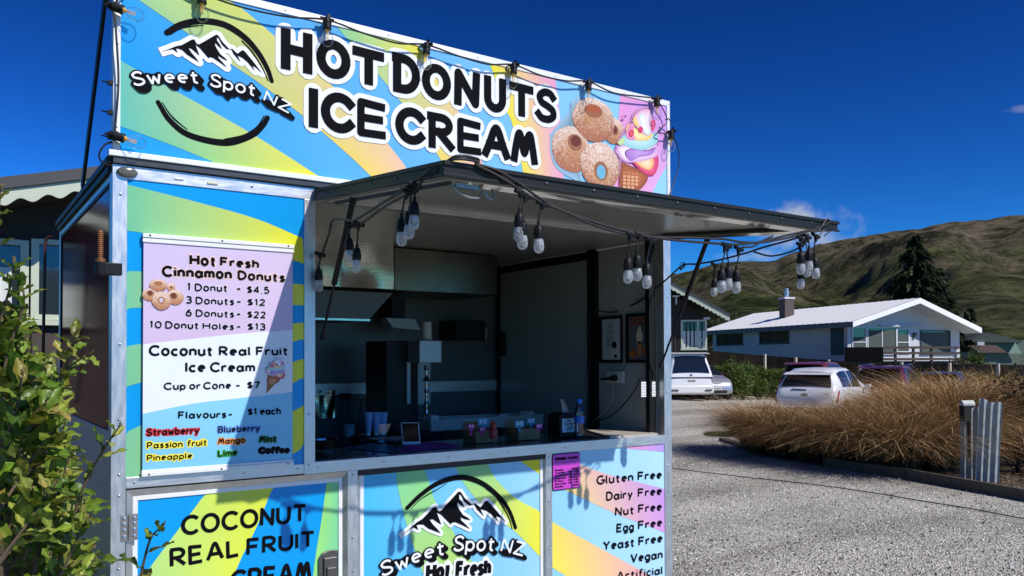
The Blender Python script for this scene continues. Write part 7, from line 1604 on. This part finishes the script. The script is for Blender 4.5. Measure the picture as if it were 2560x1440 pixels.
# ================================================================== CARS AND SMALL YARD THINGS
PAINT = lambda nm, c, r_=.22, mt=0.0: mat(nm, c, r_, mt, spec=.5, coat=.6)
M['tyre'] = mat('tyre_rubber', (.015, .015, .015), .8); M['cglass'] = mat('car_window_glass', (.010, .013, .016), .05, spec=.7); M['redlamp'] = mat('red_lamp_lens', (.35, .01, .012), .12, spec=.7); M['clearlamp'] = mat('clear_lamp_lens', (.42, .44, .46), .1, .4); M['trim'] = mat('dark_car_trim', (.012, .012, .013), .5); M['plate'] = mat('number_plate', (.7, .7, .68), .4); M['chrome'] = mat('chrome', (.75, .76, .78), .12, 1.0)
def car(name, label, cat, loc, ang, paint, L, W, H, prof, win, rear, front, extras=None):
    """prof: stations (x, bottom, belt, roof, half width); x from 0 rear to 1 front. win: side glass ranges in x; rear/front: ranges of the end glasses"""
    loc = Vector(loc); o = thing(name, label, cat, tuple(loc), None); F_ = Matrix.Translation(loc) @ Matrix.Rotation(ang, 4, 'Z')
    xs = sorted(set(list(np.linspace(0, 1, 41))+[p[0] for p in prof])); px = [p[0] for p in prof]
    I = lambda i, x: float(np.interp(x, px, [p[i] for p in prof]))
    def sm(i, x): return (I(i, x-.008)+2*I(i, x)+I(i, x+.008))/4
    def sect(x):
        zb, zt, zr, hw = sm(1, x), sm(2, x), sm(3, x), sm(4, x)*W/2; cab = max(0, min(1, (zr-zt)/(.25*H)))
        rw = hw*(.97-.25*cab); P = [(0, zb), (hw*.8, zb), (hw*.985, zb+.07), (hw, zb+(zt-zb)*.45), (hw*.985, zb+(zt-zb)*.8), (hw*.955, zt)]
        if cab > .02: P += [(hw*.955+(rw-hw*.955)*.5, zt+(zr-zt)*.5), (rw*1.0, zr-.055*cab-.012), (rw*.86, zr-.012), (rw*.5, zr+.004), (0, zr+.012)]
        else: P += [(hw*.93, zt+(zr-zt)*.35), (hw*.88, zt+(zr-zt)*.6), (hw*.76, zr-.008), (hw*.4, zr), (0, zr+.004)]
        return P
    rows = [sect(x) for x in xs]; n_ = 11; T = lambda x, y, z: F_ @ Vector(((x-.5)*L, y, z))
    b = MB(); vs = []
    for s_ in (1, -1):
        for x, rw_ in zip(xs, rows): vs += [T(x, s_*y, z) for y, z in rw_]
    m_ = len(xs); fs = []
    for h in (0, 1):
        q = h*m_*n_; fs += [(q+i*n_+k, q+i*n_+k+1, q+(i+1)*n_+k+1, q+(i+1)*n_+k) for i in range(m_-1) for k in range(n_-1)]
    for e in (0, m_-1): fs.append(tuple([e*n_+k for k in range(n_)]+[m_*n_+e*n_+k for k in range(n_-2, 0, -1)]))
    b.add(vs, fs); body = b.build('body', paint, o, smooth=True)
    bm = bmesh.new(); bm.from_mesh(body.data); bmesh.ops.remove_doubles(bm, verts=bm.verts[:], dist=.001); bmesh.ops.recalc_face_normals(bm, faces=bm.faces[:]); bm.to_mesh(body.data); bm.free(); body.data.polygons.foreach_set('use_smooth', [True]*len(body.data.polygons)); body.data.set_sharp_from_angle(angle=R(42))
    def patch(nm, xa, xb, ka, kb, sides, m, off_=.006, inset=(0, 0)):
        for s_ in sides:
            b = MB(); gx = np.linspace(xa, xb, 10); vs = []
            for x in gx:
                rw_ = sect(x); kk = np.linspace(ka, kb, 6)
                for k in kk: i = min(n_-2, int(k)); f = k-i; y, z = rw_[i][0]*(1-f)+rw_[i+1][0]*f, rw_[i][1]*(1-f)+rw_[i+1][1]*f; nz = (k-5)/5; vs.append(T(x, s_*(y+off_*(1-max(0, nz))), z+off_*max(0, nz)*1.6))
            b.add(vs, [(i*6+k, i*6+k+1, (i+1)*6+k+1, (i+1)*6+k) for i in range(9) for k in range(5)]); b.build(nm, m, o, smooth=True)
    for xa, xb in win: patch('window', xa, xb, 5.15, 6.92, (1, -1), M['cglass'])
    def endglass(nm, xa, xb, m, out):
        b = MB(); vs = []; gx = np.linspace(xa, xb, 8); nv = 11
        for x in gx:
            rw_ = sect(x); zt, zr, hw = sm(2, x), sm(3, x), rw_[7][0]*.93
            for k in range(nv): u = -1+2*k/(nv-1); vs.append(T(x, hw*u, zr+.012-.03*abs(u)**3)+F_.to_3x3() @ Vector((out*.012, 0, .010)))
        b.add(vs, [(i*nv+k, i*nv+k+1, (i+1)*nv+k+1, (i+1)*nv+k) for i in range(7) for k in range(nv-1)]); b.build(nm, m, o, smooth=True)
    endglass('rear_window', rear[0], rear[1], M['cglass'], -1); endglass('windscreen', front[0], front[1], M['cglass'], 1)
    for x in (.175, .805):
        for s_ in (1, -1):
            Mw = F_ @ Matrix.Translation(((x-.5)*L, s_*(W/2-.10), .31)) @ Matrix.Rotation(R(90)*-s_, 4, 'X'); b = MB(); b.lathe([(.20, -.08), (.29, -.09), (.31, -.05), (.31, .07), (.29, .105), (.21, .11), (.20, .09)], Mw, 24); wl = b.build('wheel', M['tyre'], o, smooth=True)
            b = MB(); b.lathe([(.20, .088), (.19, .10), (.06, .092), (.04, .105)], Mw, 20)
            for k in range(7): b.obox(Mw @ Matrix.Rotation(k*2*math.pi/7, 4, 'Z') @ Matrix.Translation((.12, 0, .103)), .15, .03, .012)
            b.build('rim', M['alu'], wl)
            b = MB(); Ma = F_ @ Matrix.Translation(((x-.5)*L, s_*(W/2-.012), .33)) @ Matrix.Rotation(R(90)*-s_, 4, 'X'); b.lathe([(.375, 0), (.36, .018), (.31, .012)], Ma, 24); b.build('wheel_arch', M['trim'], o)
    return o, T, F_
def blockpart(nm, T, pts, th, m, o, bevel=.006):
    """pts in car coords (x, y, z) of a quad, swept outward by th"""
    b = MB(); b.prism([T(*p) for p in pts], th); return b.build(nm, m, o, bevel=bevel)
WP1 = PAINT('white_panel_paint', (.78, .79, .80))
def heading(dlat, ddep):
    v = hz(dlat, ddep); return math.atan2(v.y, v.x)
def plate_num(T, x, y, z, s_, o, F_, out):
    """registration plate with small dark marks"""
    b = MB(); n_ = F_.to_3x3() @ Vector((out, 0, 0)); b.prism([T(x, y-.18, z-.06), T(x, y+.18, z-.06), T(x, y+.18, z+.06), T(x, y-.18, z+.06)], n_*.012); pl = b.build('number_plate', M['plate'], o)
    tp = [[(-.14+.05*k, -.035), (-.14+.05*k+.030, -.035), (-.14+.05*k+.030, .035-.02*(k % 2)), (-.14+.05*k, .035)] for k in range(s_)]; sg = out   # too small to read in the photo
    c0 = T(x, y, z)+n_*.014; ya = F_.to_3x3() @ Vector((0, 1, 0))*sg
    plate('characters', tp, lambda u, v: c0+ya*u+Vector((0, 0, v)), M['ink'], pl)
# white people mover with its tail to the camera
c = at(1686, 990, 34.3); q = Vector((c.x, c.y, ground_z(c.x, c.y))); a_ = heading(-.08, 1)
vp = [(0, .40, .66, .74, .88), (.010, .26, .98, 1.04, .955), (.03, .24, 1.06, 1.42, .985), (.055, .24, 1.08, 1.80, 1), (.10, .25, 1.08, 1.87, 1), (.3, .25, 1.08, 1.89, 1), (.62, .25, 1.06, 1.86, 1), (.74, .25, 1.04, 1.72, 1), (.90, .25, 1.0, 1.10, .99), (.97, .25, .86, .98, .94), (1.0, .30, .70, .78, .84)]
van, T, F_ = car('people_mover', 'tall white people mover van seen from the rear beside the kiosk', 'van', q, a_, PAINT('white_car_paint', (.78, .79, .80)), 4.85, 1.84, 1.89, vp, ((.10, .36), (.38, .58), (.60, .72)), (.013, .052), (.74, .885))
ov_ = F_.to_3x3() @ Vector((-1, 0, 0))
for s_ in (1, -1): blockpart('tail_lamp', T, [(.012, s_*.90, .72), (.012, s_*.42, .66), (.012, s_*.48, .82), (.016, s_*.89, .97)], ov_*.05, M['clearlamp'], van, .02)
blockpart('tail_trim', T, [(.012, -.84, .885), (.012, .84, .885), (.012, .86, .93), (.012, -.86, .93)], ov_*.06, M['trim'], van)
blockpart('spoiler', T, [(.045, -.80, 1.83), (.045, .80, 1.83), (.11, .78, 1.88), (.11, -.78, 1.88)], ov_*.12+Vector((0, 0, .015)), WP1, van, .02)
blockpart('rear_bumper', T, [(.006, -.88, .30), (.006, .88, .30), (.004, .90, .58), (.004, -.90, .58)], ov_*.06, WP1, van, .03)
for s_ in (1, -1): blockpart('reflector', T, [(.0, s_*.80, .40), (.0, s_*.52, .40), (.0, s_*.55, .445), (.0, s_*.80, .45)], ov_*.072, M['trim'], van)
blockpart('badge', T, [(.012, -.05, .99), (.012, .05, .99), (.016, .04, 1.05), (.016, -.04, 1.05)], ov_*.05, M['chrome'], van); plate_num(T, .002, 0, .78, 6, van, F_, -1)
# silver hatchback facing the camera
c = at(1743, 985, 35.6); q = Vector((c.x, c.y, ground_z(c.x, c.y))); a_ = heading(.22, -1)
hp_ = [(0, .45, .70, .78, .78), (.018, .28, .86, .94, .90), (.06, .22, .95, 1.20, .96), (.115, .2, .97, 1.41, .985), (.22, .2, .97, 1.49, 1), (.45, .2, .94, 1.50, 1), (.60, .2, .93, 1.36, 1), (.76, .2, .90, .98, 1), (.90, .2, .78, .88, .97), (.97, .22, .66, .76, .90), (1.0, .30, .55, .62, .78)]
sil, T, F_ = car('hatchback', 'silver hatchback facing the camera half hidden behind the white van', 'car', q, a_, PAINT('silver_car_paint', (.46, .47, .48), .25, .5), 3.8, 1.70, 1.50, hp_, ((.15, .34), (.36, .58)), (.030, .108), (.585, .75))
ov_ = F_.to_3x3() @ Vector((1, 0, 0))
for s_ in (1, -1): blockpart('headlight', T, [(.945, s_*.72, .62), (.965, s_*.46, .62), (.915, s_*.50, .82), (.895, s_*.74, .82)], ov_*.10, M['clearlamp'], sil, .02)
blockpart('grille', T, [(.985, -.40, .56), (.985, .40, .56), (.968, .30, .68), (.968, -.30, .68)], ov_*.05, M['trim'], sil); blockpart('lower_grille', T, [(.992, -.42, .28), (.992, .42, .28), (.995, .46, .40), (.995, -.46, .40)], ov_*.04, M['trim'], sil); blockpart('badge', T, [(.965, -.07, .69), (.965, .07, .69), (.955, .07, .76), (.955, -.07, .76)], ov_*.06, M['chrome'], sil); plate_num(T, 1.008, 0, .47, 6, sil, F_, 1)
# white hatchback seen from behind
def rear_car(name, label, px_, dep, paint, hs, ang=(.60, .80), L=4.0, W=1.70, H=1.48, prof=None, plate_s=None):
    c = at(px_, 950, dep); q = Vector((c.x, c.y, ground_z(c.x, c.y))); a_ = heading(*ang); fwv = Vector((math.cos(a_), math.sin(a_), 0)); q += fwv*L*.5*.0
    o, T, F_ = car(name, label, 'car', q, a_, paint, L, W, H, prof or hp_, ((.15, .34), (.36, .58)), (.030, .108), (.585, .75))
    n_ = F_.to_3x3() @ Vector((-1, 0, 0))
    for s_ in (1, -1): blockpart('tail_light', T, [(.03, s_*(W/2-.05), .66*hs), (.016, s_*(W/2-.26), .66*hs), (.030, s_*(W/2-.20), .95*hs), (.075, s_*(W/2-.045), 1.0*hs)], n_*.05, M['redlamp'], o, .02)
    blockpart('bumper', T, [(.01, -W*.46, .30), (.01, W*.46, .30), (.006, W*.46, .52), (.006, -W*.46, .52)], n_*.07, paint, o, .03)
    b = MB(); b.prism([T(.012, .09*math.cos(t), .87*hs+.05*math.sin(t)) for t in np.linspace(0, 6.28, 17)[:-1]], n_*.06); b.build('badge', M['chrome'], o)
    blockpart('spoiler', T, [(.055, -W*.36, H-.07), (.055, W*.36, H-.07), (.12, W*.36, H-.01), (.12, -W*.36, H-.01)], n_*.05+Vector((0, 0, .01)), paint, o, .012)
    blockpart('wiper', T, [(.020, -.02, .99*hs), (.020, .34, 1.02*hs), (.022, .34, 1.04*hs), (.022, -.02, 1.02*hs)], n_*.03, M['trim'], o, .003)
    for s_ in (1, -1): blockpart('mirror', T, [(.60, s_*W*.5, .95*hs), (.64, s_*W*.5, .95*hs), (.64, s_*(W*.5+.17), 1.02*hs), (.60, s_*(W*.5+.17), 1.0*hs)], Vector((0, 0, .11)), paint, o, .02)
    b = MB(); b.tube([T(.16, 0, H-.01), T(.11, 0, H+.10)], .006, 5); b.build('aerial', M['trim'], o); return o, T, F_
WP2 = PAINT('white_hatch_paint', (.78, .79, .80))
wht, T, F_ = rear_car('hatchback', 'white hatchback seen from behind at the edge of the tussock bed', 2068, 22.6, WP2, .93, H=1.39)
b = MB(); n_ = F_.to_3x3() @ Vector((-1, 0, 0)); c0 = T(.010, -.52, .80)+n_*.03; ya = F_.to_3x3() @ Vector((0, -1, 0)); plate('badge', text_polys('i20', [(-.08, 0), (.08, 0)], .07, .2), lambda u, v: c0+ya*u+Vector((0, 0, v)), M['chrome'], wht)
sp = [(0, .50, .85, .92, .82), (.02, .32, 1.0, 1.10, .92), (.06, .28, 1.07, 1.36, .97), (.105, .28, 1.08, 1.60, .99), (.2, .26, 1.08, 1.69, 1), (.45, .26, 1.06, 1.70, 1), (.60, .26, 1.05, 1.54, 1), (.74, .26, 1.02, 1.12, 1), (.90, .26, .95, 1.04, .97), (.97, .28, .80, .90, .90), (1.0, .34, .66, .74, .80)]
rear_car('suv', 'dark red car mostly hidden behind the white hatchback', 2052, 29.0, PAINT('red_car_paint', (.16, .022, .018)), 1.05, L=4.4, W=1.80, H=1.72, prof=[(a, b_, c_, d_*1.018, e) for a, b_, c_, d_, e in sp])
suv, T, F_ = rear_car('suv', 'maroon family SUV with silver roof rails right of the white hatchback', 2232, 28.0, PAINT('maroon_car_paint', (.085, .005, .010)), 1.05, L=4.5, W=1.82, H=1.69, prof=sp)
for s_ in (1, -1): b = MB(); b.tube([T(.10, s_*.60, 1.64), T(.14, s_*.60, 1.73), T(.5, s_*.61, 1.75), T(.58, s_*.61, 1.66)], .022, 6); b.build('roof_rail', M['chrome'], suv, smooth=True)
rear_car('hatchback', 'dark grey car roof just showing above the tussock grass', 2368, 31.0, PAINT('charcoal_car_paint', (.03, .032, .035)), .95)
# corrugated post and box at the mulch bed
cp = thing('corrugated_post', 'leaning post of two weathered corrugated iron sheets with a small dark cabinet', 'corrugated iron post', tuple(onZ(2425, 1200)))
def corr(name, A, B_, h, m, amp=.012, wl=.052, topcut=0.0, lean=Vector()):
    A, B_ = Vector(A), Vector(B_); L = (B_-A).length; d_ = (B_-A).normalized(); nrm = Vector((-d_.y, d_.x, 0)); N_ = int(L/wl*8)+1; b = MB(); vs = []
    for o_ in (0, .003):
        for j in range(5):
            for i in range(N_+1):
                t = i/N_; w_ = amp*math.sin(2*math.pi*t*L/wl); vs.append(A.lerp(B_, t)+nrm*(w_+o_)+lean*(j/4)+Vector((0, 0, h*j/4-(topcut*t if j == 4 else 0)+(.012*math.sin(9*t) if j == 4 else 0))))
    M_ = N_+1; fs = []
    for o_ in (0, 1): q = o_*5*M_; fs += [(q+j*M_+i, q+j*M_+i+1, q+(j+1)*M_+i+1, q+(j+1)*M_+i) for j in range(4) for i in range(N_)]
    fs += [(4*M_+i, 4*M_+i+1, 9*M_+i+1, 9*M_+i) for i in range(N_)]
    b.add(vs, fs); return b.build(name, m, cp, smooth=True)
GAL = mat('weathered_galvanised_iron', (.36, .39, .38), .6, .25, var=.22, vscale=14, bump=.1, bscale=60)
pA, pB, pC = onZ(2399, 1203), onZ(2442, 1210), onZ(2497, 1214)
def at_h(px_, py_, ref): 
    z = (ref-Vector(CAM)).dot(Vector(fw)); return at(px_, py_, z)
pB2 = onZ(2438, 1211); hC = at_h(2450, 1000, pB).z
tl = at_h(2452, 996, pB); corr('corrugated_sheet', pB2, pC, tl.z, GAL, topcut=.06, lean=Vector((tl.x-pB.x, tl.y-pB.y, 0)), wl=.075)
tl2 = at_h(2408, 1015, pA); corr('corrugated_sheet', pA, onZ(2456, 1207)+Vector((0, .035, 0)), tl2.z-.02, GAL, wl=.075, lean=Vector((.03, .0, 0)))
dx_ = (pB-pA).normalized(); dy_ = Vector((-dx_.y, dx_.x, 0)); dy_ = dy_ if dy_.dot(pA-Vector(CAM)) > 0 else -dy_
a0, a1 = at_h(2404, 1052, pA), at_h(2446, 1014, pA); w_ = abs((a1-a0).dot(dx_)); c0 = a0+dx_*w_/2+dy_*.08
def cmat(c, z): return Matrix(((dx_.x, dy_.x, 0, c.x), (dx_.y, dy_.y, 0, c.y), (0, 0, 1, z), (0, 0, 0, 1)))
b = MB(); b.obox(cmat(c0-dy_*.02, (a0.z+a1.z)/2), w_, .20, a1.z-a0.z); b.build('cabinet', M['shade_alu'], cp, bevel=.004)
b = MB(); q_ = a0-dy_*.05; zt_ = a1.z; b.prism([Vector((q_.x, q_.y, zt_+.004)), Vector((q_.x, q_.y, zt_+.004))+dx_*w_, Vector((q_.x, q_.y, zt_+.03))+dx_*w_, Vector((q_.x, q_.y, zt_+.07))+dx_*.05], dy_*.2); b.build('cabinet_lid', GAL, cp)
b = MB(); b.obox(cmat(c0+dy_*.02, a0.z/2-.005), w_*.7, .08, a0.z-.01); b.build('post', M['black'], cp)
# thin tube laid on the gravel in place of an overhead wire's shadow
b = MB(); P = [onZ(*q)+Vector((0, 0, ground_z(*onZ(*q).to_2d())+.02)) for q in ((1500, 1150), (1680, 1174), (1850, 1195), (2000, 1211), (2150, 1231), (2300, 1256), (2430, 1277), (2560, 1302), (2750, 1340))]
b.tube(cable_path(P, 5), .0065, 6); tag(b.build('wire_shadow_line', M['rubber'], smooth=True), 'thin black line standing for a wire shadow across the gravel to the right edge', 'cable')
# fence peg beside the silver car
q = gpt(1782, 960, 35.4); b = MB(); b.box(q.x-.03, q.x+.03, q.y-.03, q.y+.03, q.z, q.z+.85); tag(b.build('marker_peg', PST), 'short pale marker peg in front of the dark red shrub', 'peg')
# drooping lead behind the kiosk corner on the left
b = MB(); b.tube(cable_path([at(128, 590, 4.4), at(115, 600, 4.4), at(112, 640, 4.4), at(110, 760, 4.42), at(108, 900, 4.45), at(112, 1010, 4.5)]), .008, 6); tag(b.build('hanging_lead', mat('dark_red_lead', (.05, .012, .012), .5), smooth=True), 'dark red lead hanging from the back left corner of the kiosk roof', 'cable')
